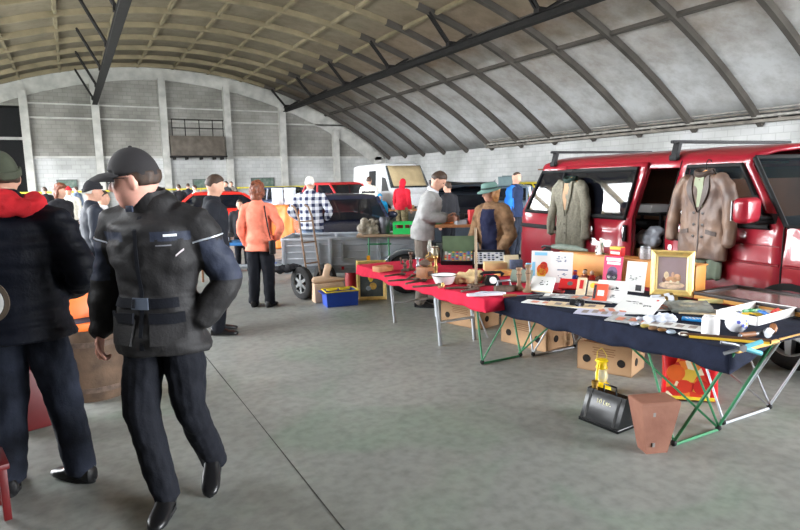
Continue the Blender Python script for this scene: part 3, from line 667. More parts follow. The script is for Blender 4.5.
# --- the man with the red hood, seen from behind
c1 = D(23, 330, 3.3); 
t, S, B, HM, A = person('man in black puffer jacket with red hood and blue jeans, seen from behind', (c1.x, c1.y, 0), head(-0.22, 1.0), 1.83,
    jacket=dict(m=mnavyblk, bulk=0.066, arm=0.04, hem=0.80, flare=0.035, collar=0.045, vox=0.013, wr=0.016, wsc=(3, 3, 17)), trousers=(mjean, 0.03, 0.1), shoes=mshoe, hair=(mhair, 1), hat=('beanie', cloth('olive_knit', (66, 70, 58))), hood=('down', mred),
    yaw=0.5, ho=(-0.05, 0.05, 0), vox=0.011, legs={1: ((0.15, 0.02, 0.485), (0.235, -0.07, 0.085), 1.0), -1: ((-0.11, 0.03, 0.485), (-0.10, -0.10, 0.085), 0.3)},
    arms={-1: ((-0.33, -0.04, 1.12), (-0.30, 0.12, 0.93), (0.2, 0.8, -0.4), (0.5, 0.4, 1), 0.8), 1: ((0.325, -0.02, 1.12), (0.20, 0.16, 1.02), (-0.6, 0.7, 0), (0, 0.3, 1), 0.7)})
# --- woman in the orange coat
f = G(263, 306)
def paintW(c): return 0
t, S, B, HM, A = person('woman in orange quilted coat and black trousers seen from behind', (f.x, f.y, 0), head(0.12, 1.0), 1.66, fem=True,
    jacket=dict(m=cloth('orange_quilted_coat', (226, 126, 102), 0.7), bulk=0.026, arm=0.014, hem=0.80, flare=0.02, wr=0.010, wsc=(5, 5, 14), vox=0.013), trousers=(mblack2, 0.028, 0.1), shoes=mshoe, hair=(mhair2, 2), yaw=-0.25, vox=0.012,
    arms={1: ((0.345, -0.09, 1.15), (0.235, 0.06, 0.97), (-0.6, 0.5, -0.4), (0, 0.4, 1), 0.6), -1: ((-0.255, -0.05, 1.12), (-0.22, 0.04, 0.88), (0.2, 0.3, -1), (0.3, 1, 0), 0.5)})
b = MB(S); b.path([(0.10, 0.02, 1.48), (0.135, -0.11, 1.42), (0.165, -0.155, 1.30), (0.19, -0.155, 1.12), (0.205, -0.12, 0.98)], 0.010, 6, flat=0.5); b.build('bag_strap', mshoe, t)
b = MB(S); b.box((0.225, -0.12, 0.86), (0.07, 0.12, 0.2), bev=0.02); b.build('shoulder_bag', mshoe, t)
# --- man in the plaid shirt behind the trailer
p = D(312, 240, 10.42)
person('grey-haired man in navy and white plaid shirt standing behind the trailer', (p.x, p.y, 0), head(0.1, 1.0), 1.76, jacket=dict(m=check_mat('navy_white_plaid', (34, 40, 74), (226, 228, 236), 9.0), bulk=0.05, arm=0.02, hem=0.84, wr=0.008, vox=0.014),
    trousers=(mjean2, 0.02, 0.1), shoes=mshoe, hair=(mgrey, 1), yaw=-0.15, vox=0.014, arms={1: ((0.34, -0.06, 1.16), (0.25, 0.12, 1.02), (-0.4, 0.8, 0), (0, 0.3, 1), 0.6), -1: ((-0.34, -0.06, 1.16), (-0.25, 0.12, 1.02), (0.4, 0.8, 0), (0, 0.3, 1), 0.6)})
# --- man in grey jumper at the red table
p = D(423, 240, 7.85)
armsG = {1: ((0.235, 0.04, 1.17), (0.13, 0.30, 1.12), (-0.35, 0.9, 0.05), (-0.2, 0, 1), 0.8), -1: ((-0.225, 0.12, 1.15), (-0.07, 0.36, 1.12), (0.45, 0.85, 0.05), (0.2, 0, 1), 0.8)}
t, S, B, HM, A = person('man in light grey jumper leaning over the red table, examining something in his hands', (p.x, p.y, 0), head(1.0, -0.12), 1.80,
    jacket=dict(m=cloth('light_grey_knit', (152, 152, 151)), bulk=0.034, arm=0.022, hem=0.86, flare=-0.004, wr=0.010, vox=0.013, collar=0.0), trousers=(mbrown2, 0.024, 0.1), shoes=mshoe, hair=(mhair, 1), lean=0.26, pitch=0.58, yaw=0.0, arms=armsG, vox=0.009, eyes=True)
b = MB(S); b.loft([[B((0.078 * math.cos(a), -0.005 + 0.076 * math.sin(a), z - 0.02 * math.sin(a))) for a in [2 * PI * k / 20 for k in range(20)]] for z in (1.475, 1.52)], cap=False); b.build('shirt_collar', mat('pale_shirt', (214, 216, 224), 0.8), t, solid=0.004)
hold = (Matrix.Translation((p.x, p.y, 0)) @ RZ(head(1.0, -0.12)) @ S) @ Vector((0.03, 0.50, 1.15))
b = MB(); b.box((0, 0, 0), (0.12, 0.06, 0.075), bev=0.012); b.tube((0, 0.02, 0), (0, 0.075, 0), 0.028, 0.024, 14)
o = b.build('photo_camera', mat('black_camera_body', (36, 36, 38), 0.45)); tag(o, 'small black camera held in the hands of the man in grey jumper', 'camera'); put(o, hold, head(1.0, -0.12))
# --- the vendor with green hat
p = D(494, 240, 7.3)
mfur = mat('brown_sheepskin', (120, 92, 66), 0.9, var=0.5, scale=12, bump=0.8, bscale=45); mnavy = cloth('navy_jumper', (28, 32, 58))
def paintV(c): return 1 if c.y > 0.03 and abs(c.x + 0.02) < 0.12 - 0.10 * max(0, c.z - 1.25) and c.z > 0.86 and c.z < 1.42 else 0
t, S, B, HM, A = person('vendor in brown sheepskin coat, navy jumper and green brimmed hat behind the red table', (p.x, p.y, 0), head(-0.75, -0.75), 1.60, fem=True,
    jacket=dict(m=[mfur, mnavy], bulk=0.05, arm=0.034, hem=0.72, flare=0.03, wr=0.022, wsc=(9, 9, 9), vox=0.013, paint=paintV), trousers=(mblk3, 0.02, 0.1), shoes=mshoe, hair=(mblond, 2), hat=('brim', cloth('green_felt_hat', (104, 134, 126))), pitch=0.10, yaw=-0.45, lean=0.10, vox=0.009, eyes=True,
    arms={1: ((0.27, 0.06, 1.10), (0.20, 0.20, 0.98), (-0.2, 0.5, -0.6), (-1, 0.1, 0.5), 0.6), -1: ((-0.28, 0.02, 1.08), (-0.22, 0.15, 0.88), (0.1, 0.4, -0.9), (1, 0.4, 0), 0.6)})
b = MB(S); b.path([B((-0.075, 0.08, 1.43)), B((-0.035, 0.115, 1.37)), B((0, 0.125, 1.33)), B((0.035, 0.115, 1.37)), B((0.075, 0.08, 1.43))], [0.016, 0.022, 0.02, 0.022, 0.016], 8); b.build('scarf', mat('grey_green_scarf', (150, 152, 132), 0.9), t)
# --- people further off: (label, px, d, height, rz, jacket, hem, trousers, hair/hat ..., )
def far(label, px, d, h, rz, jm, tm, hem=0.84, bulk=0.03, vox=0.018, **k):
    p = D(px, 260, d)
    return person(label, (p.x, p.y, 0), rz, h, k.pop('group', None), jacket=dict(m=jm, bulk=bulk, arm=bulk * 0.7, hem=hem, wr=0.01, vox=vox, paint=k.pop('paint', None)), trousers=(tm, 0.022, k.pop('zlo', 0.1)), shoes=mshoe, vox=vox, dn=k.pop('dn', 1.0), **k)
mblueJ = cloth('royal_blue_panel', (40, 112, 200)); mcyan = cloth('turquoise_anorak', (30, 138, 186)); mred2 = cloth('crimson_hooded_top', (178, 26, 44))
def paintB(c): return 1 if abs(c.x) > 0.15 and c.z > 1.0 else 0
p = D(515, 240, 12.5)
person('man in navy jacket with bright blue sleeve stripe standing behind the red van', (p.x, p.y, 0), head(0.7, -0.5), 1.78, jacket=dict(m=[cloth('dark_navy_jacket', (32, 44, 72)), mblueJ], bulk=0.03, hem=0.86, vox=0.015, paint=lambda c: 1 if c.x > 0.10 and c.y < 0.05 and c.z > 1.0 else 0), trousers=(mjean, 0.02, 0.1), shoes=mshoe, hair=(mhair, 0), vox=0.015, pitch=0.35)
far('figure in crimson hooded top and camouflage shorts beside the white van', 403, 17.5, 1.70, head(0.5, 0.8), mred2, mkhaki, hood=('up', mred2), zlo=0.5, vox=0.016, lean=0.08, pitch=0.3)
far('man in off-white jacket with dark back stripe in front of the white van', 371, 18.5, 1.80, head(0.2, 1), [mwhitej, mblk3], mblk3, hair=(mhair, 1), paint=lambda c: 1 if 1.27 < c.z < 1.33 and abs(c.x) < 0.2 else 0)
far('child in turquoise hooded anorak beside the off-white jacket', 381.5, 17, 1.30, head(0.1, -1), mcyan, mblk3, hood=('up', mcyan))
far('dark-haired young man in black pullover between walking man and orange coat', 217, 6.6, 1.76, head(1.0, 0.3), cloth('black_pullover', (30, 32, 38)), mblack2, hair=(mhair, 1), vox=0.013, pitch=0.3)
far('elderly man in black knit cap and leather jacket behind the walking man', 97, 6.9, 1.72, head(0.55, 0.45), cloth('black_leather_jacket', (38, 42, 52), 0.65), mjean, hair=(mgrey, 1), hat=('beanie', mblk3), vox=0.012)
far('brown-haired woman in dark coat right of the red hood', 66, 10.5, 1.70, head(0.9, -0.2), mblk3, mblack2, hair=(mhair2, 2), vox=0.015)
far('figure in red woollen cap and white scarf near the green notice board', 75, 16, 1.68, head(0.3, -0.9), mwhitej, mblack2, hat=('beanie', mred), hair=(mhair, 1), vox=0.018)
far('man in white shirt glimpsed behind the walking man\'s shoulder', 107, 9.0, 1.60, head(1, 0.2), mat('white_shirt', (214, 214, 216), 0.8), mblack2, hair=(mhair, 1), vox=0.016)
far('seated-height trader in black behind the blue crate left of the orange coat', 243, 11.5, 1.36, head(0.2, -1), mblk3, mblack2, hair=(mhair, 1), vox=0.016)
for px, d, h, r, jm, lb in ((184, 22, 1.70, 0.3, mblk3, 'distant shopper in dark coat right of the walking man'), (193, 27, 1.74, -0.5, mnavyblk, 'distant shopper in navy coat between the two back-wall boards'), (200, 24, 1.66, 1.2, mwhitej, 'distant shopper in pale jacket below the middle board'), (231, 26, 1.80, 2.0, mblk3, 'distant dark figure right of the young man in black pullover'), (236, 30, 1.80, 2.4, mbrown2, 'distant shopper in brown coat left of the auburn hair'), (52, 20, 1.7, 0.6, mblk3, 'distant shopper in dark coat above the puffer jacket\'s shoulder'),
                            (449, 11.9, 1.62, 0.4, mblk3, 'dark-clad trader standing between the grey jumper and the green hat'), (83, 24, 1.7, 1.0, mjean2, 'distant shopper in pale blue jacket near the red woollen cap')):
    far(lb, px, d, h, r, jm, mblack2, hair=(mhair, 1), vox=0.022)
# ------------------------------------------------------------------ vehicles
mredp = mat('red_car_paint', (146, 29, 44), 0.28, var=0.04, scale=2, coat=0.6); mredd = mat('dull_red_paint', (186, 40, 44), 0.4, var=0.08)
mrub = mat('black_rubber', (24, 24, 25), 0.8); mtrim = mat('black_plastic_trim', (26, 26, 28), 0.65, spec=0.25); mtyre = mat('tyre_rubber', (34, 33, 33), 0.85, var=0.2, scale=20, bump=0.3)
malloy = mat('silver_wheel', (170, 172, 174), 0.35, metal=0.7, var=0.1); mchrome = mat('chrome', (205, 208, 212), 0.15, metal=1.0); mgl = glass('tinted_window', (16, 20, 28), 0.86); mgl2 = glass('clear_window', (34, 46, 52), 0.6)
mwhitep = mat('white_van_paint', (226, 228, 232), 0.35, var=0.05); mblupaint = mat('midnight_blue_paint', (38, 42, 62), 0.25, coat=0.5, var=0.1); mlamp = mat('headlamp_lens', (196, 206, 214), 0.12, metal=0.4)
def wheel(parent, loc, axis_rz, r=0.315, w=0.20, name='wheel', spokes=5, hub=None):
    """axis along local x of the wheel; loc = centre."""
    M = TR(*loc) @ RZ(axis_rz) @ RY(PI / 2)
    b = MB(); b.lathe([(r * 0.62, -w / 2), (r * 0.9, -w / 2), (r * 0.985, -w * 0.36), (r, -w * 0.2), (r, w * 0.2), (r * 0.985, w * 0.36), (r * 0.9, w / 2), (r * 0.62, w / 2), (r * 0.6, w * 0.3), (r * 0.6, -w * 0.3), (r * 0.62, -w / 2)], 36, rot=M)
    b.lathe([(r * 0.6, w * 0.02), (0.001, w * 0.02)], 24, rot=M)
    o = b.build(name, mtyre, parent)
    b = MB(); b.lathe([(r * 0.6, w * 0.47), (r * 0.64, w * 0.5), (r * 0.60, w * 0.40), (r * 0.56, w * 0.30), (r * 0.56, w * 0.26), (r * 0.6, w * 0.3)], 32, rot=M)
    b.lathe([(0.001, w * 0.46), (r * 0.16, w * 0.45), (r * 0.19, w * 0.38), (r * 0.17, w * 0.14)], 20, rot=M)
    for k in range(spokes):
        a = 2 * PI * k / spokes
        b.M = M @ RZ(a); b.loft([[(r * 0.12, -r * q * s_, z0), (r * 0.12, r * q * s_, z0), (r * 0.59, r * q * 0.8 * s_, z0 - 0.01), (r * 0.59, -r * q * 0.8 * s_, z0 - 0.01)] for q, s_, z0 in ((0.13, 1, w * 0.2), (0.10, 1, w * 0.43))])
    b.M = Matrix.Identity(4); b.build('rim', hub or malloy, o)
    return o
# --- the big red van. x forward from the front axle, near side y = -0.92
A2 = Vector((5.2, 2.72)); U2 = Vector((0.132, 0.991)).normalized(); N2 = Vector((-U2.y, U2.x))
VO = A2 - N2 * 0.92; VRZ = math.atan2(-U2.y, -U2.x)
van = thing('van', 'large red van with roof bars and coats hung along its side, parked behind the tables', 'van', (VO.x, VO.y, 0), VRZ)
ZS = [0.30, 0.36, 0.52, 0.85, 0.89, 1.0, 1.19, 1.45, 1.73, 1.80]       # side levels
YS = [0.86, 0.905, 0.92, 0.925, 0.915, 0.92, 0.915, 0.875, 0.825, 0.805]
ROOF = [(0.76, 1.85), (0.62, 1.895), (0.42, 1.925), (0.2, 1.94), (0.0, 1.945)]
COLS = [(-4.20, -3.80), (-4.12, -3.78), (-4.00, -3.72), (-3.34, -3.20), (-3.29, -3.15), (-1.95, -1.87), (-1.86, -1.76), (-1.41, -1.33), (-1.28, -1.22), (-0.25, -0.62), (-0.12, -0.53)]
def vx(ci, z):
    lo, hi = COLS[ci]
    if ci == 0 and z < 1.19: return lo - 0.05 * (1.19 - z) / 0.8
    if z <= 1.19: return lo
    return lo + (hi - lo) * min(1.0, (z - 1.19) / 0.54)
def vside(ci, zi, sd, off=0.0):
    x, y, z = vx(ci, ZS[zi]), YS[zi], ZS[zi]
    if ci == 0: y -= 0.07
    if ci == 1: y -= 0.015
    return Vector((x, sd * (y + off), z))
def vroof(ci, ri, sd):
    y, z = ROOF[ri]; x = vx(ci, 1.80)
    if ci == 10: x += 0.22 * (1 - (y / 0.81) ** 2); z -= 0.05 - 0.03 * (y / 0.8)
    if ci == 9: x += 0.08 * (1 - (y / 0.81) ** 2); z -= 0.015
    if ci == 0: x -= 0.10 * (1 - (y / 0.81) ** 2) - 0.03; z -= 0.05; y *= 0.95
    if ci == 1: z -= 0.015
    return Vector((x, sd * y, z))
NZ = len(ZS); WINS = {(2, 6): 0, (2, 7): 0, (4, 6): 0, (4, 7): 0, (8, 6): 0, (8, 7): 0}
b = MB()
V = {}
def vv(key, p):
    if key not in V: V[key] = b.bm.verts.new(p)
    return V[key]
def quad(ks, ps):
    vs = [vv(k, p) for k, p in zip(ks, ps)]
    if len(set(vs)) >= 3:
        try: b.bm.faces.new(list(dict.fromkeys(vs)))
        except ValueError: pass
for sd in (-1, 1):
    for c in range(len(COLS) - 1):
        for z in range(NZ - 1):
            if (c, z) in WINS: continue
            if sd == -1 and c == 6 and 2 <= z <= 7: continue           # open side doorway
            if sd == -1 and c == 4 and z in (6, 7): continue
            ks = [(c, z, sd), (c + 1, z, sd), (c + 1, z + 1, sd), (c, z + 1, sd)]
            quad(ks, [vside(a, q, sd) for a, q, _ in ks])
        rr = [('s', NZ - 1)] + [('r', i) for i in range(len(ROOF))]
        for i in range(len(rr) - 1):
            def key(ci, r): return (ci, r[1], sd) if r[0] == 's' else (ci, 'r', r[1], sd if r[1] < len(ROOF) - 1 else 0)
            def pos(ci, r): return vside(ci, r[1], sd) if r[0] == 's' else vroof(ci, r[1], sd)
            ks = [(c, rr[i]), (c + 1, rr[i]), (c + 1, rr[i + 1]), (c, rr[i + 1])]
            quad([key(*k) for k in ks], [pos(*k) for k in ks])
# rear face
for z in range(NZ - 1):
    prev = None
    for q in range(7):
        f = -1 + 2 * q / 6
        def rp(zi, f=f): p = vside(0, zi, 1); return Vector((p.x - 0.10 * (1 - f * f), p.y * f, p.z))
        k = lambda zi, q=q: (0, zi, -1) if q == 0 else ((0, zi, 1) if q == 6 else ('rear', zi, q))
        cur = [(k(z), rp(z)), (k(z + 1), rp(z + 1))]
        if prev: quad([prev[0][0], cur[0][0], cur[1][0], prev[1][0]], [prev[0][1], cur[0][1], cur[1][1], prev[1][1]])
        prev = cur
body = b.build('body', mredp, van, smooth=32, solid=0.03)
# front end: wings, bonnet, bumper
b = MB(); rings = []
for z, ex, wy in ((0.30, 0.80, 0.86), (0.42, 0.90, 0.90), (0.60, 0.90, 0.92), (0.80, 0.86, 0.92), (0.95, 0.78, 0.915), (1.06, 0.60, 0.905), (1.13, 0.35, 0.90), (1.19, 0.10, 0.90)):
    ring = []
    for q in range(25):
        a = -PI / 2 + PI * q / 24; ca, sa = math.cos(a), math.sin(a)
        ring.append((-0.12 + (ex + 0.12) * math.copysign(abs(ca) ** 0.55, ca), wy * math.copysign(abs(sa) ** 0.55, sa), z))
    rings.append([(-0.12, wy, z)] + ring[::-1] + [(-0.12, -wy, z)])
b.loft(rings); b.build('bonnet', mredp, van, smooth=40)
b = MB(); b.loft([[(-0.12 + (0.98 + 0.12) * math.copysign(abs(math.cos(a)) ** 0.5, math.cos(a)) * g, 0.95 * g * math.copysign(abs(math.sin(a)) ** 0.5, math.sin(a)), z) for a in [-PI / 2 + PI * q / 20 for q in range(21)]] for z, g in ((0.28, 0.97), (0.34, 1.0), (0.52, 1.0), (0.56, 0.96))]); b.build('bumper', mtrim, van)
for sd in (-1, 1):
    b = MB(); b.box((0.80, sd * 0.62, 0.76), (0.12, 0.34, 0.17), RZ(-sd * 0.25), bev=0.03); b.build('headlamp', mlamp, van)
# windscreen
def ws(u, v, o=0.0):
    f = -1 + 2 * u; z = 1.19 + 0.60 * v; w = 0.895 - 0.10 * v
    x = -0.12 + (-0.53 + 0.12) * v + (0.52 - 0.30 * v) * (1 - f * f); return Vector((x + o, f * w, z + o * 0.6))
b = MB(); b.sheet(lambda u, v: ws(u, v), 16, 8); b.build('windscreen', mgl2, van)
b = MB()
for pts in ([ws(i / 16, 0.0, 0.008) for i in range(17)], [ws(i / 16, 1.0, 0.004) for i in range(17)], [ws(0.0, i / 8, 0.006) for i in range(9)], [ws(1.0, i / 8, 0.006) for i in range(9)]): b.path(pts, 0.022, 6)
b.build('windscreen_seal', mrub, van)
b = MB(); p = ws(0.12, 0.32, 0.012); b.ell(p, (0.004, 0.03, 0.02), 12, 6, RZ(-0.9)); b.build('sticker', mat('blue_white_sticker', (196, 214, 236), 0.5), van)
b = MB(); b.path([ws(0.25, 0.03, 0.02), ws(0.4, 0.2, 0.03), ws(0.62, 0.34, 0.03)], 0.01, 6); b.build('wiper', mrub, van)
# side glass with black seals
def pane(cols, zs, sd, m, off=0.004, nm='side_window', grow=0.0):
    b = MB(); c0, c1 = cols; b.sheet(lambda u, v: vside(c0, zs[round(v * (len(zs) - 1))], sd, off).lerp(vside(c1, zs[round(v * (len(zs) - 1))], sd, off), u), 4, len(zs) - 1)
    o = b.build(nm, m, van)
    b = MB(); loop = [vside(c0, z, sd, off + 0.006) for z in zs] + [vside(c1, z, sd, off + 0.006) for z in zs[::-1]]; loop.append(loop[0]); b.path(loop, 0.024, 6); b.build('window_seal', mrub, o)
    return o
for sd in (-1, 1):
    pane((2, 3), (6, 7, 8), sd, mgl); pane((8, 9), (6, 7, 8), sd, mgl2)
pane((4, 5), (6, 7, 8), 1, mgl)
# sliding door, slid back and standing proud of the side
def dshift(p): return p + Vector((0.0, -0.035, 0))
b = MB(); zs = [2, 3, 4, 5, 6]
b.sheet(lambda u, v: dshift(vside(3, zs[round(v * 4)], -1, 0.0).lerp(vside(6, zs[round(v * 4)], -1, 0.0), u)), 6, 4)
b.sheet(lambda u, v: dshift(vside(3, 6 + round(v * 3), -1).lerp(vside(4, 6 + round(v * 3), -1), u)), 1, 3)
b.sheet(lambda u, v: dshift(vside(5, 6 + round(v * 3), -1).lerp(vside(6, 6 + round(v * 3), -1), u)), 1, 3)
b.sheet(lambda u, v: dshift(vside(4, 8 + round(v), -1).lerp(vside(5, 8 + round(v), -1), u)), 4, 1)
sdoor = b.build('sliding_door', mredp, van, solid=0.028)
b = MB(); b.sheet(lambda u, v: dshift(vside(4, 6 + round(v * 2), -1, 0.002).lerp(vside(5, 6 + round(v * 2), -1, 0.002), u)), 4, 2); b.build('window', mgl, sdoor)
b = MB(); loop = [dshift(vside(4, z, -1, 0.008)) for z in (6, 7, 8)] + [dshift(vside(5, z, -1, 0.008)) for z in (8, 7, 6)]; loop.append(loop[0]); b.path(loop, 0.028, 6); b.build('window_seal', mrub, sdoor)
b = MB(); b.box((-1.93, -0.985, 1.02), (0.055, 0.035, 0.19), bev=0.015); b.build('handle', mtrim, sdoor)
b = MB(); b.box((-1.93, -1.005, 1.03), (0.025, 0.02, 0.13), bev=0.008); b.build('lever', mchrome, sdoor)
b = MB(); b.box((-3.62, -0.95, 0.99), (0.95, 0.03, 0.055), bev=0.01); b.build('slide_rail', mtrim, van)
# door seams, belt mouldings, door handle, mirror
b = MB()
for c, zz in ((10, range(2, 7)), (7, range(2, 10))): b.path([vside(c, z, -1, 0.001) for z in zz], 0.006, 5)
b.path([vside(7, 2, -1, 0.001), vside(10, 2, -1, 0.001)], 0.006, 5); b.build('door_seam', mrub, van)
b = MB(); b.path([Vector((x, -0.925, 0.87)) for x in (-1.39, -0.8, -0.14)], 0.012, 6); b.path([Vector((x, -0.92, 0.87)) for x in (-0.10, 0.3)], 0.012, 6); b.path([Vector((x, -0.925, 1.03)) for x in (-1.39, -0.8, -0.14)], 0.005, 6); b.build('side_moulding', mat('dark_red_moulding', (120, 14, 26), 0.35), van)
b = MB(); b.box((-1.22, -0.935, 1.02), (0.17, 0.03, 0.05), bev=0.012); b.build('door_handle', mtrim, van)
mir = MB(); mir.box((-0.33, -1.10, 1.34), (0.14, 0.27, 0.22), RZ(0.25), bev=0.05, seg=4); mo = mir.build('mirror', mredp, van)
b = MB(); b.tube((-0.25, -0.90, 1.27), (-0.32, -1.02, 1.27), 0.022, n=8); b.tube((-0.23, -0.90, 1.235), (-0.32, -1.02, 1.235), 0.018, n=8); b.box((-0.26, -0.90, 1.25), (0.13, 0.02, 0.12), bev=0.006); b.build('mirror_arm', mtrim, mo)
b = MB(); b.box((-0.405, -1.12, 1.34), (0.01, 0.22, 0.17), RZ(0.25)); b.build('mirror_glass', mchrome, mo)
for x in (0.0, -3.32):
    for sd in (-1, 1): wheel(van, (x, sd * 0.86, 0.325), PI / 2 if sd > 0 else -PI / 2, 0.325, 0.2)
    for sd in (-1, 1):
        b = MB(); a = [PI * k / 16 for k in range(17)]
        b.loft([[(x + r * math.cos(q), sd * y, 0.32 + r * math.sin(q)) for q in a] for r, y in ((0.40, 0.90), (0.42, 0.945), (0.36, 0.945), (0.36, 0.80), (0.01, 0.80))], close=False)
        b.build('wheel_arch', mrub, van)
# load bay lining, seat, load
mlin = mat('brown_plywood_lining', (96, 62, 40), 0.8, var=0.25, scale=3)
b = MB(); b.box((-2.55, 0.78, 1.1), (2.8, 0.03, 1.25)); b.box((-2.5, 0, 0.47), (3.1, 1.6, 0.04)); b.box((-1.0, 0.1, 1.05), (0.03, 1.5, 1.1)); b.box((-2.6, -0.05, 1.77), (2.6, 1.5, 0.02)); b.build('load_bay_lining', mlin, van)
b = MB(); b.box((-0.85, -0.45, 0.75), (0.5, 0.5, 0.2), bev=0.06); b.box((-1.05, -0.45, 1.1), (0.16, 0.48, 0.7), RY(-0.15), bev=0.06); b.box((-1.07, -0.45, 1.52), (0.1, 0.26, 0.18), RY(-0.15), bev=0.04); b.box((-0.85, 0.45, 0.75), (0.5, 0.5, 0.2), bev=0.06); b.box((-1.05, 0.45, 1.1), (0.16, 0.48, 0.7), RY(-0.15), bev=0.06); b.build('seat', mat('dark_grey_seat', (50, 52, 58), 0.9), van)
b = MB(); b.lathe([(0.17, -0.012), (0.185, 0), (0.17, 0.012), (0.16, 0)], 24, (-0.33, 0.42, 1.12), RY(-1.1)); b.build('steering_wheel', mtrim, van)
for x in (-3.5, -1.42):
    b = MB(); b.box((x, 0, 1.99), (0.05, 1.72, 0.032), bev=0.008)
    r = b.build('roof_bar', mtrim, van)
    for sd in (-1, 1): b = MB(); b.box((x, sd * 0.80, 1.90), (0.08, 0.05, 0.17), RX(sd * 0.25), bev=0.012); b.box((x, sd * 0.825, 1.83), (0.10, 0.05, 0.06), bev=0.012); b.build('bar_foot', mtrim, r)
b = MB(); b.box((-4.08, -0.86, 1.0), (0.10, 0.06, 0.42), RY(0.05), bev=0.02); b.build('tail_lamp', mat('tail_lamp_red', (150, 16, 20), 0.25), van)
VM = Matrix.Translation((VO.x, VO.y, 0)) @ RZ(VRZ)
def inv_(x, y, z): return VM @ Vector((x, y, z))
# things stowed in the open doorway
def boxthing(name, label, cat, p, dims, rz, m, bev=0.006, group=None):
    b = MB(); b.box((0, 0, dims[2] / 2), dims, bev=bev); o = b.build(name, m); tag(o, label, cat, group); return put(o, p, rz)
mcard = mat('brown_cardboard', (168, 134, 100), 0.85, var=0.12, scale=6); mwht = mat('matte_white', (228, 228, 226), 0.6, var=0.06)
b = MB(TR(-2.25, -0.30, 0.49))
for z in (0.42, 0.72): b.box((0, 0, z), (0.8, 0.5, 0.03))
for x in (-0.38, 0.38):
    for y in (-0.22, 0.22): b.box((x, y, 0.37), (0.03, 0.03, 0.74))
b.build('shelf_rack', mtrim, van, smooth=0)
boxthing('box', 'white cardboard box on the shelf inside the van doorway', 'box', inv_(-2.22, -0.36, 1.225), (0.36, 0.3, 0.09), VRZ, mwht)
o = thing('radio', 'black car radio unit on lower shelf inside the van doorway', 'radio', inv_(-2.28, -0.40, 0.926), VRZ); b = MB(); b.box((0, 0, 0.1), (0.46, 0.3, 0.2), bev=0.01); b.build('case', mtrim, o); b = MB(); [b.tube((x, -0.15, 0.1), (x, -0.17, 0.1), 0.025, n=14) for x in (-0.17, 0.17)]; b.box((0, -0.153, 0.13), (0.2, 0.008, 0.05)); b.build('control_knob', mchrome, o)
boxthing('cardboard_box', 'plain cardboard box on the van floor inside the doorway', 'box', inv_(-1.98, -0.66, 0.49), (0.42, 0.36, 0.36), VRZ, mcard)
b = MB()
b.ell((0, 0, 0.09), (0.16, 0.12, 0.11), 18, 12); b.ell((0.08, 0.02, 0.17), (0.09, 0.08, 0.07), 14, 10); me = remesh(b.bm, 0.012, 1); wrinkle(me, 0.02, (14, 14, 14), 3)
tag(put(obj('plastic_bag', me, mat('pale_grey_plastic', (176, 182, 192), 0.35, bump=0.4, bscale=20)), inv_(-1.90, -0.66, 0.853), VRZ), 'crumpled pale grey plastic bag in the van doorway', 'bag')
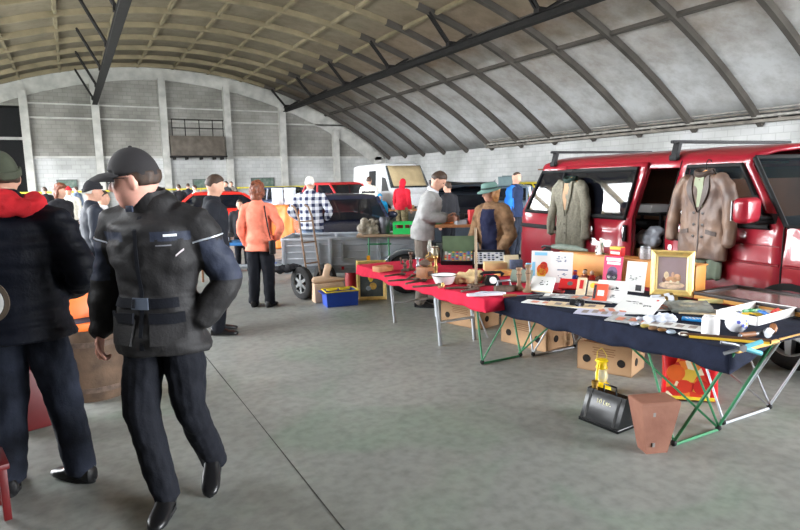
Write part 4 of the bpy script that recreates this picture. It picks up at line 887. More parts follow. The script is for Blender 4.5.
# --- other cars
def car(name, label, px, d, rz, L=4.3, Wd=1.72, Hh=1.42, paint=None, group=None, van_like=False, hatch=False, cat='car', glassm=None, bonnet=0.95):
    p = D(px, 260, d); t = thing(name, label, cat, (p.x, p.y, 0), rz, group); hw = Wd / 2; pm = paint
    fx, rx = L / 2, -L / 2                       # front +x
    belt = 0.92 if not van_like else 1.25
    b = MB(); rings = []
    prof = [(rx, 0.55, 0.80), (rx + 0.06, 0.3, belt - 0.03), (rx + 0.5, 0.22, belt), (rx + 1.3, 0.2, belt), (fx - 1.55, 0.2, belt), (fx - 1.2, 0.2, belt - 0.01), (fx - 0.5, 0.22, belt - 0.12), (fx - 0.12, 0.28, belt - 0.26), (fx, 0.42, belt - 0.40)]
    for x, z0, z1 in prof:
        e = 0.90 if x in (rx, fx) else 1.0
        half = [(hw * 0.80 * e, z0), (hw * 0.97 * e, z0 + 0.08), (hw * 1.0 * e, (z0 + z1) / 2), (hw * 0.985 * e, z1 - 0.09), (hw * 0.92 * e, z1 - 0.02), (hw * 0.6 * e, z1 + 0.012)]
        rings.append([(x, y, z) for y, z in half] + [(x, -y, z) for y, z in half[::-1]])
    b.loft(rings); body = b.build('body', pm, t, smooth=45)
    c0, c1, c2, c3 = (rx + 0.12, rx + (0.30 if (hatch or van_like) else 0.75), fx - 1.85 + (0.35 if van_like else 0), fx - bonnet - (0 if van_like else 0.1))
    rw = hw * (0.80 if not van_like else 0.9)
    g = MB(); g.loft([[(c0, hw * 0.9, belt), (c3, hw * 0.9, belt), (c3, -hw * 0.9, belt), (c0, -hw * 0.9, belt)], [(c1 - 0.06, rw * 1.02, Hh - 0.09), (c2 + 0.08, rw * 1.02, Hh - 0.09), (c2 + 0.08, -rw * 1.02, Hh - 0.09), (c1 - 0.06, -rw * 1.02, Hh - 0.09)]], cap=False)
    g.build('window_glass', glassm or mgl, t, smooth=0)
    b = MB(); b.loft([[(c1 - 0.08, rw * 1.03, Hh - 0.10), (c2 + 0.10, rw * 1.03, Hh - 0.10), (c2 + 0.10, -rw * 1.03, Hh - 0.10), (c1 - 0.08, -rw * 1.03, Hh - 0.10)], [(c1, rw * 0.97, Hh - 0.03), (c2, rw * 0.97, Hh - 0.03), (c2, -rw * 0.97, Hh - 0.03), (c1, -rw * 0.97, Hh - 0.03)], [(c1 + 0.2, rw * 0.7, Hh), (c2 - 0.2, rw * 0.7, Hh), (c2 - 0.2, -rw * 0.7, Hh), (c1 + 0.2, -rw * 0.7, Hh)]]); b.build('roof', pm, t, smooth=30)
    for sd in (-1, 1):
        for x0, x1 in ((c0, c1 - 0.06), (c3, c2 + 0.09), ((c0 + c3) / 2 - 0.1, (c1 + c2) / 2)): b = MB(); b.path([(x0, sd * hw * 0.905, belt - 0.02), (x1, sd * rw * 1.03, Hh - 0.08)], 0.04, 6); b.build('pillar', pm, t)
    for x in (rx + 0.78, fx - 0.80):
        for sd in (-1, 1): wheel(t, (x, sd * (hw - 0.09), 0.30), PI / 2 if sd > 0 else -PI / 2, 0.30, 0.18)
    for sd in (-1, 1):
        b = MB(); b.box((fx - 0.10, sd * hw * 0.68, belt - 0.30), (0.14, 0.34, 0.15), RZ(-sd * 0.2), bev=0.03); b.build('headlamp', mlamp, t)
        b = MB(); b.ell((c3 - 0.25, sd * (hw + 0.06), belt + 0.06), (0.06, 0.11, 0.07), 12, 8); b.build('mirror', pm, t)
        b = MB(); b.box((rx + 0.04, sd * hw * 0.75, belt - 0.2), (0.08, 0.24, 0.2), bev=0.02); b.build('tail_lamp', mat('tail_lamp_red', (150, 16, 20), 0.25), t)
    b = MB(); b.box((fx - 0.02, 0, 0.38), (0.12, Wd * 0.9, 0.16), bev=0.03); b.box((fx - 0.01, 0, belt - 0.33), (0.05, Wd * 0.4, 0.09), bev=0.01); b.build('bumper', mtrim, t)
    if hatch:
        b = MB(); M = TR(c1, 0, Hh - 0.05) @ RY(0.32)
        b.M = M; b.loft([[(0, rw, 0), (-0.75, rw * 1.05, 0), (-1.0, rw * 0.9, -0.18), (-1.0, -rw * 0.9, -0.18), (-0.75, -rw * 1.05, 0), (0, -rw, 0)], [(0, rw, 0.04), (-0.77, rw * 1.05, 0.05), (-1.05, rw * 0.9, -0.16), (-1.05, -rw * 0.9, -0.16), (-0.77, -rw * 1.05, 0.05), (0, -rw, 0.04)]]); o = b.build('tailgate', pm, t, smooth=20)
        b = MB(M); b.box((-0.42, 0, -0.012), (0.6, rw * 1.7, 0.02)); b.build('tailgate_window', mgl, o)
        for sd in (-1, 1): b = MB(); b.tube((c1 - 0.2, sd * rw * 0.95, belt + 0.1), (c1 - 0.62, sd * rw, Hh + 0.08), 0.016, n=6); b.build('gas_strut', mtrim, t)
    return t
def hz(r, f): return head(r, f) + PI / 2         # heading for things whose front is +x
car('car', 'midnight blue saloon car with dark bonnet behind the trailer and plaid shirt', 342, 13.0, hz(0.24, -0.97), paint=mblupaint, Wd=1.74, L=4.5, Hh=1.40, glassm=mgl)
car('pickup_truck', 'bright red pickup-like van between the plaid shirt and the white van', 343, 24.5, hz(0.6, -0.8), 4.4, 1.8, 1.66, mredd, cat='van', bonnet=0.8)
car('hatchback', 'dark hatchback with raised tailgate between the jumper and the green hat', 464, 15.2, hz(0.12, 0.99), 4.0, 1.66, 1.42, mat('slate_car_paint', (52, 58, 66), 0.3, coat=0.4), hatch=True)
car('estate_car', 'silver-blue estate car with roof load behind the green-hatted vendor', 508, 22.0, hz(-0.3, -0.95), 4.3, 1.7, 1.42, mat('silver_blue_paint', (124, 142, 160), 0.3, coat=0.4, metal=0.3), hatch=False)
car('car', 'yellow car glimpsed behind the rear of the red van', 541, 30, hz(0.3, -0.95), 4.0, 1.66, 1.48, mat('yellow_car_paint', (206, 186, 36), 0.35))
car('car', 'dark blue car left of the plaid shirt behind the white drums', 290, 29, hz(0.8, -0.6), 4.1, 1.7, 1.50, mat('navy_car_paint', (40, 50, 78), 0.3, coat=0.4))
car('car', 'bright red car with white side behind the young man in black pullover', 238, 20.0, hz(0.9, 0.3), 4.0, 1.66, 1.44, mat('signal_red_paint', (214, 44, 34), 0.35))
# roof load
p = D(508, 260, 22.0)
b = MB()
for k in range(4): b.box((-0.45 + k * 0.3, 0, 0.16), (0.05, 0.6, 0.30), RY(0.3)); b.box((-0.45 + k * 0.3, 0.1, 0.33), (0.3, 0.5, 0.03))
b.box((0, 0, 0.02), (1.5, 0.8, 0.04)); tag(put(b.build('folding_chair_stack', mat('grey_green_frame', (86, 102, 104), 0.6)), (p.x, p.y, 1.42), hz(-0.3, -0.95)), 'stack of grey-green folded chairs on the estate car roof', 'folding chairs')
# white high-roof van
p = D(393, 260, 28.0); wv = thing('van', 'white high-roofed van with open side door at the back of the hall', 'van', (p.x, p.y, 0), hz(0.42, -0.91))
b = MB(); rings = []
for x, z0, z1, e in ((-2.5, 0.5, 2.30, 0.93), (-2.42, 0.4, 2.42, 0.97), (-1.8, 0.35, 2.46, 1), (0.9, 0.35, 2.46, 1), (1.25, 0.35, 2.36, 1), (1.62, 0.35, 1.85, 0.99), (2.0, 0.35, 1.28, 0.97), (2.45, 0.38, 1.08, 0.93), (2.6, 0.5, 0.8, 0.85)):
    half = [(0.84 * e, z0), (0.97 * e, z0 + 0.12), (0.98 * e, min(1.2, z1 - 0.15)), (0.93 * e, z1 - 0.10), (0.83 * e, z1 - 0.03), (0.4 * e, z1)]
    rings.append([(x, y, z) for y, z in half] + [(x, -y, z) for y, z in half[::-1]])
b.loft(rings); b.build('body', mwhitep, wv, smooth=35)
b = MB(); b.box((0.1, -0.965, 1.25), (0.75, 0.06, 1.75), bev=0.03); b.build('side_doorway', mdark, wv)  # dark panel standing in for the unlit inside of the open doorway
b = MB(); b.loft([[(1.15, -0.99, 1.22), (1.15, -0.955, 1.85), (1.50, -0.955, 1.80), (1.85, -0.98, 1.25)], [(1.15, -0.96, 1.22), (1.15, -0.92, 1.85), (1.50, -0.92, 1.80), (1.85, -0.95, 1.25)]]); b.build('cab_window', mgl, wv)
b = MB(); b.loft([[(1.30, 0.84, 2.30), (1.99, 0.92, 1.36), (1.99, -0.92, 1.36), (1.30, -0.84, 2.30)], [(1.33, 0.84, 2.33), (2.03, 0.92, 1.38), (2.03, -0.92, 1.38), (1.33, -0.84, 2.33)]]); b.build('windscreen', mgl2, wv)
b = MB(); b.sheet(lambda u, v: Vector((1.37 + 0.64 * v, -0.78 + 1.56 * u, 2.30 - 0.88 * v + 0.02)), 4, 4); b.build('sun_screen', mat('beige_sun_screen', (164, 146, 112), 0.85, var=0.15, scale=3), wv, solid=0.01)
for x in (-1.5, 1.75):
    for sd in (-1, 1): wheel(wv, (x, sd * 0.88, 0.34), PI / 2 if sd > 0 else -PI / 2, 0.34, 0.2)
for sd in (-1, 1):
    b = MB(); b.box((2.48, sd * 0.66, 0.85), (0.14, 0.3, 0.2), bev=0.03); b.build('headlamp', mat('amber_lamp', (214, 120, 50), 0.3), wv)
b = MB(); b.box((2.55, 0, 0.48), (0.2, 1.8, 0.22), bev=0.04); b.build('bumper', mtrim, wv)
# --- the silver trailer
P0, P1 = D(283, 260, 9.0), D(424, 260, 9.0); ln = (P1 - P0); ln.z = 0; LT = ln.length; rzT = math.atan2(ln.y, ln.x)
malu = mat('brushed_aluminium', (176, 182, 190), 0.38, metal=0.55, var=0.12, scale=5); mgalv = mat('galvanised_steel', (158, 164, 170), 0.45, metal=0.6, var=0.2, scale=14)
tr = thing('trailer', 'silver box trailer with ribbed sides standing behind the hand truck', 'trailer', (P0.x, P0.y, 0), rzT); TMt = Matrix.Translation((P0.x, P0.y, 0)) @ RZ(rzT)
for nm, y in (('side_board', 0.0), ('side_board', 0.95)):
    b = MB(); b.box((LT / 2, y, 0.60), (LT, 0.03, 0.40))
    for z in (0.42, 0.52, 0.62, 0.72): b.box((LT / 2, y, z), (LT, 0.045, 0.022), bev=0.006)
    b.box((LT / 2, y, 0.81), (LT + 0.04, 0.06, 0.045), bev=0.008)
    for x in (0.02, LT * 0.34, LT * 0.68, LT - 0.02): b.box((x, y - 0.02, 0.60), (0.05, 0.05, 0.44), bev=0.006)
    b.build(nm, malu, tr, smooth=30)
for x in (0.0, LT): b = MB(); b.box((x, 0.475, 0.60), (0.03, 0.95, 0.40)); b.box((x, 0.475, 0.81), (0.05, 0.95, 0.04)); b.build('end_board', malu, tr, smooth=0)
b = MB(); b.box((LT / 2, 0.475, 0.385), (LT, 0.95, 0.04)); b.build('floor_plate', malu, tr, smooth=0)
b = MB(); b.box((LT / 2, 0.05, 0.33), (LT, 0.06, 0.08)); b.box((LT / 2, 0.9, 0.33), (LT, 0.06, 0.08)); b.tube((-1.1, 0.475, 0.36), (0.2, 0.475, 0.36), 0.035); b.tube((-0.9, 0.475, 0.36), (-0.9, 0.475, 0.0), 0.02); b.build('chassis', mgalv, tr)
for x in (0.55, 0.9): b = MB(); b.box((x, -0.035, 0.62), (0.03, 0.03, 0.28)); b.build('latch', mgalv, tr)
wx = LT - 0.28
for y in (-0.18, 1.12): wheel(tr, (wx, y, 0.29), PI / 2 if y > 1 else -PI / 2, 0.29, 0.16)
for y in (-0.18, 1.12):
    b = MB(); a = [PI * (-0.05 + 1.1 * k / 18) for k in range(19)]; b.loft([[(wx + 0.36 * math.cos(q), y + yy, 0.30 + 0.36 * math.sin(q)) for q in a] for yy in (-0.12, 0.12)], close=False); b.build('mudguard', mat('bright_mudguard', (196, 202, 208), 0.25, metal=0.7), tr, solid=0.012)
b = MB(); b.box((LT - 0.2, 0.02, 0.27), (0.5, 0.05, 0.1), bev=0.01); b.box((0.9, -0.03, 0.37), (0.04, 0.02, 0.05)); b.build('red_reflector', mat('tail_lamp_red', (150, 16, 20), 0.25), tr)
# --- hand truck
g0 = G(303, 299); ht = thing('hand_truck', 'rusty two-wheeled hand truck with pneumatic tyres leaning before the silver trailer', 'hand truck', (g0.x, g0.y, 0), head(0.72, -0.70))
HTM = Matrix.Translation((g0.x, g0.y, 0)) @ RZ(head(0.72, -0.70))
mrs = mat('rusty_tube', (128, 104, 84), 0.75, var=0.35, scale=18)
for x in (0.0, -0.42): wheel(ht, (x, 0, 0.235), 0 if x == 0 else PI, 0.235, 0.095, spokes=6, hub=mat('pale_grey_hub', (110, 112, 112), 0.5, var=0.1))
b = MB(); b.tube((-0.42, 0, 0.235), (0.0, 0, 0.235), 0.014)
for x in (-0.09, -0.33): b.path([(x, 0.06, 0.03), (x, -0.03, 0.5), (x, -0.14, 1.15), (x, -0.22, 1.30), (x, -0.30, 1.33)], 0.015, 8)
for z, y in ((0.16, 0.035), (0.5, -0.03), (0.8, -0.08), (1.1, -0.135)): b.tube((-0.33, y, z), (-0.09, y, z), 0.011, n=8)
b.build('frame', mrs, ht)
b = MB(); b.box((-0.21, 0.15, 0.02), (0.34, 0.22, 0.012)); b.build('toe_plate', mrs, ht)
# aluminium ladder piece / toolbox left of the wheel
g = G(286, 284); t = thing('aluminium_case', 'flat silver case with a blue label leaning left of the hand truck wheel', 'case', (g.x + 0.1, g.y + 0.25, 0), rzT + 0.1)
b = MB(); b.box((0, 0, 0.30), (0.62, 0.28, 0.16), bev=0.012); b.build('case', malu, t); b = MB(); b.box((-0.2, -0.142, 0.30), (0.12, 0.004, 0.1)); b.build('label_plate', mat('blue_label', (90, 110, 196), 0.5), t)
b = MB(); [b.box((x, y, 0.11), (0.03, 0.03, 0.22)) for x in (-0.27, 0.27) for y in (-0.1, 0.1)]; b.build('leg', mgalv, t, smooth=0)
# ------------------------------------------------------------------ tables
TZ = 0.66
mgreen = mat('green_enamel_tube', (38, 112, 72), 0.45, var=0.15); msilv = mat('silver_tube', (176, 180, 186), 0.35, metal=0.5, var=0.1); mboard = mat('yellowish_plywood', (206, 158, 84), 0.7, var=0.18, scale=6); mcloth_n = cloth('navy_table_cloth', (26, 31, 48), 0.9, var=0.25); mcloth_r = cloth('crimson_table_cloth', (186, 30, 58), 0.85, var=0.12)
def paste_table(label, x0, x1, y0, y1, fy, m, ztop, ground=None):
    t = thing('folding_table', label, 'folding table', ((x0 + x1) / 2, (y0 + y1) / 2, 0)); cx, cy = (x0 + x1) / 2, (y0 + y1) / 2
    b = MB(); b.box((0, 0, ztop - 0.011), (x1 - x0, y1 - y0, 0.022), bev=0.004); b.build('table_top', mboard, t)
    for i, (gy, s) in enumerate(zip(fy, (-1, 1))):
        ga, gb = (ground or (x0 + 0.1, x1 - 0.05)); ga -= cx; gb -= cx; y = gy - cy; zt = ztop - 0.02; r = 0.0095; e = s * 0.27; f = -s * 0.34
        for nm, segs in (('leg_frame', [[(ga + 0.12, y + e, zt), (ga, y, 0.03), (ga + 0.01, y, r), (gb - 0.01, y, r), (gb, y, 0.03), (gb + 0.06, y + e, zt)]]), ('brace', [[(ga, y, 0.03), (ga + 0.10, y + f, zt)]]), ('brace', [[(gb, y, 0.03), (gb + 0.02, y + f, zt)]]), ('long_brace', [[(gb - 0.02, y, 0.035), ((ga + gb) / 2, y - s * 0.85, zt)]])):
            b = MB()
            for q in segs: b.path(q, r if nm == 'leg_frame' else r * 0.8, 8)
            b.build(nm, m, t)
        for g in (ga, gb): b = MB(); b.ell((g, y, 0.022), (0.02, 0.02, 0.022), 10, 6); b.build('foot_cap', mrub, t)
    return t
paste_table('front green-legged folding table under the navy cloth', 3.25, 3.66, 1.97, 4.62, (2.26, 4.22), mgreen, TZ, (3.12, 3.56))
paste_table('rear silver-legged folding table under the navy cloth', 3.68, 4.28, 1.98, 4.55, (2.30, 4.17), msilv, TZ, (3.67, 4.2))
# red table on two silver trestles
t = thing('trestle_table', 'trestle table with thick silver legs under the crimson cloth', 'table', (3.5, 5.55, 0))
b = MB(); b.box((0, 0, TZ - 0.011), (1.15, 1.75, 0.022)); b.build('table_top', mboard, t)
for y, xs_ in ((-0.6, (-0.36, 0.06)), (0.52, (-0.28, 0.30))):
    for x in xs_:
        b = MB(); b.path([(x - 0.02, y + 0.06, TZ - 0.02), (x, y, 0.03), (x, y, 0)], 0.02, 10); b.build('leg', msilv, t)
    b = MB(); b.tube((xs_[0], y, 0.24), (xs_[1], y, 0.24), 0.013); b.build('crossbar', msilv, t)
for x0, y in ((0.12, -0.62), (0.42, -0.62)): b = MB(); b.path([(x0, y + 0.3, TZ - 0.02), (x0 + 0.10, y, 0)], 0.009, 8); b.build('rear_strut', msilv, t)
def table_cloth(name, label, xa, xb, ya, yb, z, drop, m, front=True, near=True, far_=False, amp=0.012, seed=0, sk=0.0):
    xa0 = xa
    def f(u, v):
        # u runs from the front hem over the edge to the back, v along the table
        y = ya + (yb - ya) * v; xa = xa0 + sk * (yb - y); s = u * (drop + xb - xa0)
        fd = min(1.0, (y - ya) / 0.2); n = fd * noise.noise(Vector((y * 5 + seed, 1.3, 0))); n2 = fd * noise.noise(Vector((y * 13 + seed, 4.3, 0)))
        if s < drop:
            k = (drop - s) / drop; return Vector((xa - 0.006 - 0.02 * k * (0.6 + n) - 0.008 * n2 * k, y - 0.012 * k * (1 - fd), z + 0.004 - (drop - s) * (1 + 0.18 * n)))
        return Vector((xa + (s - drop) * (xb - xa) / (xb - xa0), y, z + 0.004 + 0.0015 * n2))
    b = MB(); nu = 14; L = drop + xb - xa
    us = [drop / L * i / 5 for i in range(5)] + [drop / L * (1 - 0.02), drop / L] + [drop / L + (1 - drop / L) * i / 6 for i in range(1, 7)]
    nv = 60; g = [[f(u, j / nv) for j in range(nv + 1)] for u in us]; b.loft(g, close=False)
    if near:
        xa = xa0 + sk * (yb - ya)
        b.loft([[Vector((xa - 0.006 - 0.012 * k * (i == 0) + (xb - xa) * i / 20, ya - 0.012 * k - min(1, i / 4) * 0.016 * k * (1 + noise.noise(Vector((i * 0.6, seed, 0)))), z + 0.004 - drop * k * (near + (1 - near) * max(0.0, 1 - i / 7)) * (1 + min(1, i / 4) * 0.12 * noise.noise(Vector((i * 0.4, 2, seed)))))) for i in range(21)] for k in (0, 0.25, 0.5, 0.75, 1)], close=False)
    o = b.build(name, m, solid=0.0025, smooth=50); tag(o, label, 'tablecloth'); return o
table_cloth('tablecloth', 'dark navy cloth hanging over the front of the longest tables', 3.10, 4.30, 2.0, 4.02, TZ, 0.145, mcloth_n, near=0.15, seed=2, sk=0.06)
table_cloth('tablecloth', 'crimson cloth draped over the left table full of old ironware', 2.93, 4.10, 3.90, 6.45, TZ + 0.006, 0.11, mcloth_r, near=0.9, seed=9)
# flat glazed display panel lying over the back of the silver-legged table
c = G(736, 286, TZ + 0.05); fr = G(777, 307, TZ + 0.05); wP = max(0.5, c.x - fr.x)
t = thing('glazed_display_panel', 'large flat glazed display panel lying at the right end behind the white tray', 'display panel', (c.x - wP / 2, c.y - 0.9, TZ + 0.008))
b = MB(); b.box((0.0, 0, 0.015), (wP, 1.8, 0.03), bev=0.004); b.build('panel', mat('ochre_wood', (196, 140, 66), 0.6, var=0.2, scale=7), t)
b = MB(); b.box((0.0, 0.0, 0.035), (wP - 0.08, 1.72, 0.010)); b.build('glass_top', mat('dusty_dark_glass', (116, 96, 90), 0.16, var=0.3, scale=3), t)
b = MB()
for x in (-wP / 2 + 0.02, wP / 2 - 0.02): b.box((x, 0, 0.042), (0.045, 1.8, 0.026), bev=0.004)
for y in (-0.88, 0.88): b.box((0, y, 0.042), (wP, 0.045, 0.026), bev=0.004)
b.build('frame', mat('dark_walnut', (44, 36, 36), 0.5), t)
# ------------------------------------------------------------------ under the tables
mhole = mat('dark_hole', (28, 22, 18), 0.9)
def banana_box(label, pa, pb, depth, hgt, seed, top=True):
    A_, B_ = G(*pa), G(*pb); d = B_ - A_; L = d.length; rz = math.atan2(d.y, d.x)
    t = thing('cardboard_box', label, 'cardboard box', (A_.x, A_.y, 0), rz, 'cardboard boxes under the tables')
    b = MB(); w = 0.008
    b.box((L / 2, w / 2, hgt / 2), (L, w, hgt)); b.box((L / 2, depth - w / 2, hgt / 2), (L, w, hgt)); b.box((w / 2, depth / 2, hgt / 2), (w, depth, hgt)); b.box((L - w / 2, depth / 2, hgt / 2), (w, depth, hgt)); b.box((L / 2, depth / 2, w / 2), (L, depth, w))
    if top: b.box((L / 2, depth / 2, hgt - 0.04), (L - 0.02, depth - 0.02, w))
    b.build('carton', mcard, t, smooth=0)
    for x in (L * 0.18, L * 0.82) if L > 0.45 else (L * 0.5,):
        b = MB(); b.lathe([(0.034, -0.003), (0.034, 0.003)], 20, (x, -0.001, hgt * 0.42), RX(PI / 2)); b.build('hand_hole', mhole, t)
    b = MB(); b.lathe([(0.034, -0.003), (0.034, 0.003)], 20, (L + 0.001, depth * 0.35, hgt * 0.42), RY(PI / 2)); b.build('hand_hole', mhole, t)
    b = MB()
    for k in range(4): b.box((L * 0.5, -0.0005, hgt * 0.84 - k * 0.02), (L * (0.42 - 0.05 * (k % 2)), 0.002, 0.007))
    b.build('printed_lines', mat('brown_print', (134, 96, 62), 0.8), t, smooth=0)
    return t
banana_box('open brown box under the right end of the crimson cloth', (441, 322), (480, 330), 0.35, 0.25, 1, False)
banana_box('brown box under the navy cloth behind the green leg frame', (501, 341), (546, 353), 0.42, 0.27, 2)
banana_box('brown box with printed lines behind the yellow lantern', (577, 368), (631, 378), 0.35, 0.25, 3)
# the 10 litre can
pa, pb = G(580, 419), G(618, 434); d = pb - pa; L = d.length; rz = math.atan2(d.y, d.x)
t = thing('fuel_can', 'shiny black wedge-shaped ten litre can with handle on the floor', 'canister', (pa.x, pa.y, 0), rz)
mgloss = mat('glossy_black_enamel', (7, 8, 10), 0.16, spec=0.22, var=0.3)
b = MB(); dp, hh = 0.22, 0.215
b.loft([[(x, 0, 0), (x, dp, 0), (x, dp, 0.03), (x, 0.135, hh), (x, 0.075, hh), (x, 0, 0.03)] for x in (0, 0.008, L - 0.008, L)]); b.build('can_body', mgloss, t, smooth=25)
b = MB()
for x in (0.03, L - 0.05): b.loft([[(x, -0.003, 0.03), (x, 0.073, hh + 0.003), (x, 0.079, hh + 0.003), (x, 0.004, 0.03)], [(x + 0.018, -0.003, 0.03), (x + 0.018, 0.073, hh + 0.003), (x + 0.018, 0.079, hh + 0.003), (x + 0.018, 0.004, 0.03)]])
b.box((L / 2, 0.105, 0.012), (L + 0.012, dp + 0.012 - 0.0, 0.024), bev=0.004); b.build('rib_edge', mgloss, t, smooth=0)
b = MB(); b.path([(L * 0.36, 0.105, hh), (L * 0.36, 0.105, hh + 0.045), (L * 0.68, 0.105, hh + 0.045), (L * 0.68, 0.105, hh)], 0.007, 8); b.build('handle', mgloss, t)
b = MB(); b.lathe([(0.02, 0), (0.02, 0.03), (0.024, 0.032), (0.024, 0.05), (0.001, 0.052)], 16, (0.035, 0.105, hh - 0.004)); b.build('spout_cap', mat('brass', (168, 132, 66), 0.35, metal=0.8), t)
lt = text_mesh('10 Ltr.', 0.043)
o = obj('lettering', lt, mat('cream_lettering', (232, 226, 176), 0.6), t)
#, 'FONT'); cu.body = '10 Ltr.'; cu.size = 0.043; cu.extrude = 0.0008; cu.align_x = 'CENTER'; cu.align_y = 'CENTER'
sl = math.atan2(hh - 0.03, 0.075); o.rotation_euler = (sl, 0, 0); o.location = (L * 0.5, 0.0475, 0.03 + (hh - 0.03) * 0.67)
# lantern
g = G(601, 392); t = thing('hurricane_lantern', 'yellow hurricane lantern standing behind the black can', 'lantern', (g.x, g.y, 0), 0.3)
myel = mat('yellow_enamel', (240, 206, 24), 0.4, var=0.08)
b = MB(); b.lathe([(0.001, 0), (0.072, 0), (0.075, 0.012), (0.070, 0.055), (0.055, 0.07), (0.034, 0.078), (0.034, 0.09), (0.001, 0.09)], 24); b.build('fuel_tank', myel, t)
b = MB(); b.lathe([(0.034, 0.088), (0.05, 0.125), (0.048, 0.155), (0.034, 0.19)], 20); b.build('glass_globe', glass('lantern_glass', (226, 222, 190), 0.45), t)
b = MB(); b.lathe([(0.036, 0.188), (0.045, 0.195), (0.045, 0.205), (0.038, 0.215), (0.038, 0.245), (0.05, 0.25), (0.042, 0.262), (0.001, 0.266)], 24); b.build('chimney_cap', myel, t)
b = MB()
for s in (-1, 1): b.path([(s * 0.066, 0, 0.04), (s * 0.078, 0, 0.10), (s * 0.074, 0, 0.18), (s * 0.05, 0, 0.235), (s * 0.03, 0, 0.24)], 0.010, 8)
b.build('side_tube', myel, t)
b = MB(); b.path([(-0.075, 0, 0.18), (-0.085, 0.0, 0.26), (-0.04, 0.02, 0.33), (0.04, 0.02, 0.34), (0.085, 0, 0.27), (0.075, 0, 0.18)], 0.0025, 6); b.build('bail_handle', mat('yellow_wire', (210, 184, 60), 0.5), t)
# tapered wooden planter box
g = G(655, 451); t = thing('tapered_box', 'brown tapered box standing narrow end down before the green leg', 'planter box', (g.x, g.y + 0.02, 0), -0.36)
mterr = mat('scuffed_brown_board', (122, 78, 62), 0.75, c2=(140, 96, 78), scale=7, bump=0.15)
b = MB(); sh = lambda a, c, z: [(-a, -c, z), (a, -c, z), (a, c, z), (-a, c, z)]
b.loft([sh(0.066, 0.05, 0), sh(0.069, 0.052, 0.01), sh(0.122, 0.082, 0.31), sh(0.122, 0.082, 0.325), sh(0.114, 0.074, 0.33)]); b.build('box_body', mterr, t, smooth=0)
for x, z, q in ((-0.04, 0.255, 0.0), (-0.03, 0.06, 0.0135)): b = MB(); b.box((x, -0.0745 + q, z), (0.016, 0.005, 0.026), RX(0.1)); b.build('metal_clip', mat('dull_grey_clip', (128, 122, 118), 0.6), t)
# red printed carrier bag
def print_mat():
    m = bpy.data.materials.new('fruit_print'); m.use_nodes = True; nt = m.node_tree; b = nt.nodes['Principled BSDF']; L = nt.links.new; N = nt.nodes.new
    tc = N('ShaderNodeTexCoord'); v = N('ShaderNodeTexVoronoi'); v.inputs['Scale'].default_value = 13; L(tc.outputs['Object'], v.inputs['Vector']); sp = N('ShaderNodeSeparateColor'); L(v.outputs['Color'], sp.inputs[0])
    rp = N('ShaderNodeValToRGB'); rp.color_ramp.interpolation = 'CONSTANT'; e = rp.color_ramp.elements; e[0].color = lin((214, 62, 36)) + (1,); e[1].position = 0.85; e[1].color = lin((240, 226, 196)) + (1,)
    for p_, c in ((0.28, (232, 132, 48)), (0.5, (196, 36, 34)), (0.66, (226, 186, 70)), (0.76, (132, 160, 70))): q = e.new(p_); q.color = lin(c) + (1,)
    L(sp.outputs[0], rp.inputs['Fac']); L(rp.outputs['Color'], b.inputs['Base Color']); b.inputs['Roughness'].default_value = 0.35
    return m
pa, pb = G(668, 399), G(725, 403); d = pb - pa; t = thing('carrier_bag', 'red plastic carrier bag printed with tomatoes and fruit under the table', 'bag', ((pa.x + pb.x) / 2, (pa.y + pb.y) / 2 + 0.06, 0), math.atan2(d.y, d.x))
mbagr = mat('red_plastic', (206, 22, 30), 0.3, var=0.1, bump=0.3, bscale=14); L = d.length
b = MB(); L2 = L / 2
rings = []
for z, w, dd in ((0, 0.96, 0.05), (0.02, 1.0, 0.07), (0.15, 0.98, 0.075), (0.30, 1.0, 0.06), (0.40, 1.02, 0.03), (0.43, 1.03, 0.012)):
    rings.append([(L2 * w * math.copysign(abs(math.cos(a)) ** 0.35, math.cos(a)) + 0.008 * noise.noise(Vector((a, z * 9, 1))), dd * math.copysign(abs(math.sin(a)) ** 0.6, math.sin(a)) + 0.012 * noise.noise(Vector((a * 2, z * 8, 5))), z) for a in [2 * PI * k / 36 for k in range(36)]])
b.loft(rings); b.build('bag_body', mbagr, t, smooth=60)
def patch(name, c, pts, m, o=0.0):
    b = MB(); b.loft([[(x, -0.088 - o, z) for x, z in pts], [(x, -0.080, z) for x, z in pts]]); return b.build(name, m, t, smooth=0)
disc = lambda x, z, r, n=18, sq=1.0: [(x + r * math.cos(2 * PI * k / n), z + r * sq * math.sin(2 * PI * k / n)) for k in range(n)]
patch('printed_ground', None, [(-L2 * .9, .03), (L2 * .62, .03), (L2 * .66, .10), (L2 * .3, .26), (-L2 * .1, .36), (-L2 * .5, .34), (-L2 * .9, .15)], print_mat())
for x, z, r, c in ((-.45, .22, .062, (224, 100, 40)), (.25, .12, .055, (200, 40, 36)), (-.2, .12, .05, (214, 60, 40))):
    patch('printed_fruit', None, disc(x * L2 * 1.3, z, r), mat('print_%d_%d' % (c[0], c[1]), c, 0.4), 0.002 + abs(x) * 0.004)
patch('printed_stripe', None, [(-L2 * .9, .022), (L2 * .8, .022), (L2 * .8, .045), (-L2 * .9, .045)], mat('yellow_print', (236, 206, 60), 0.4), 0.004)
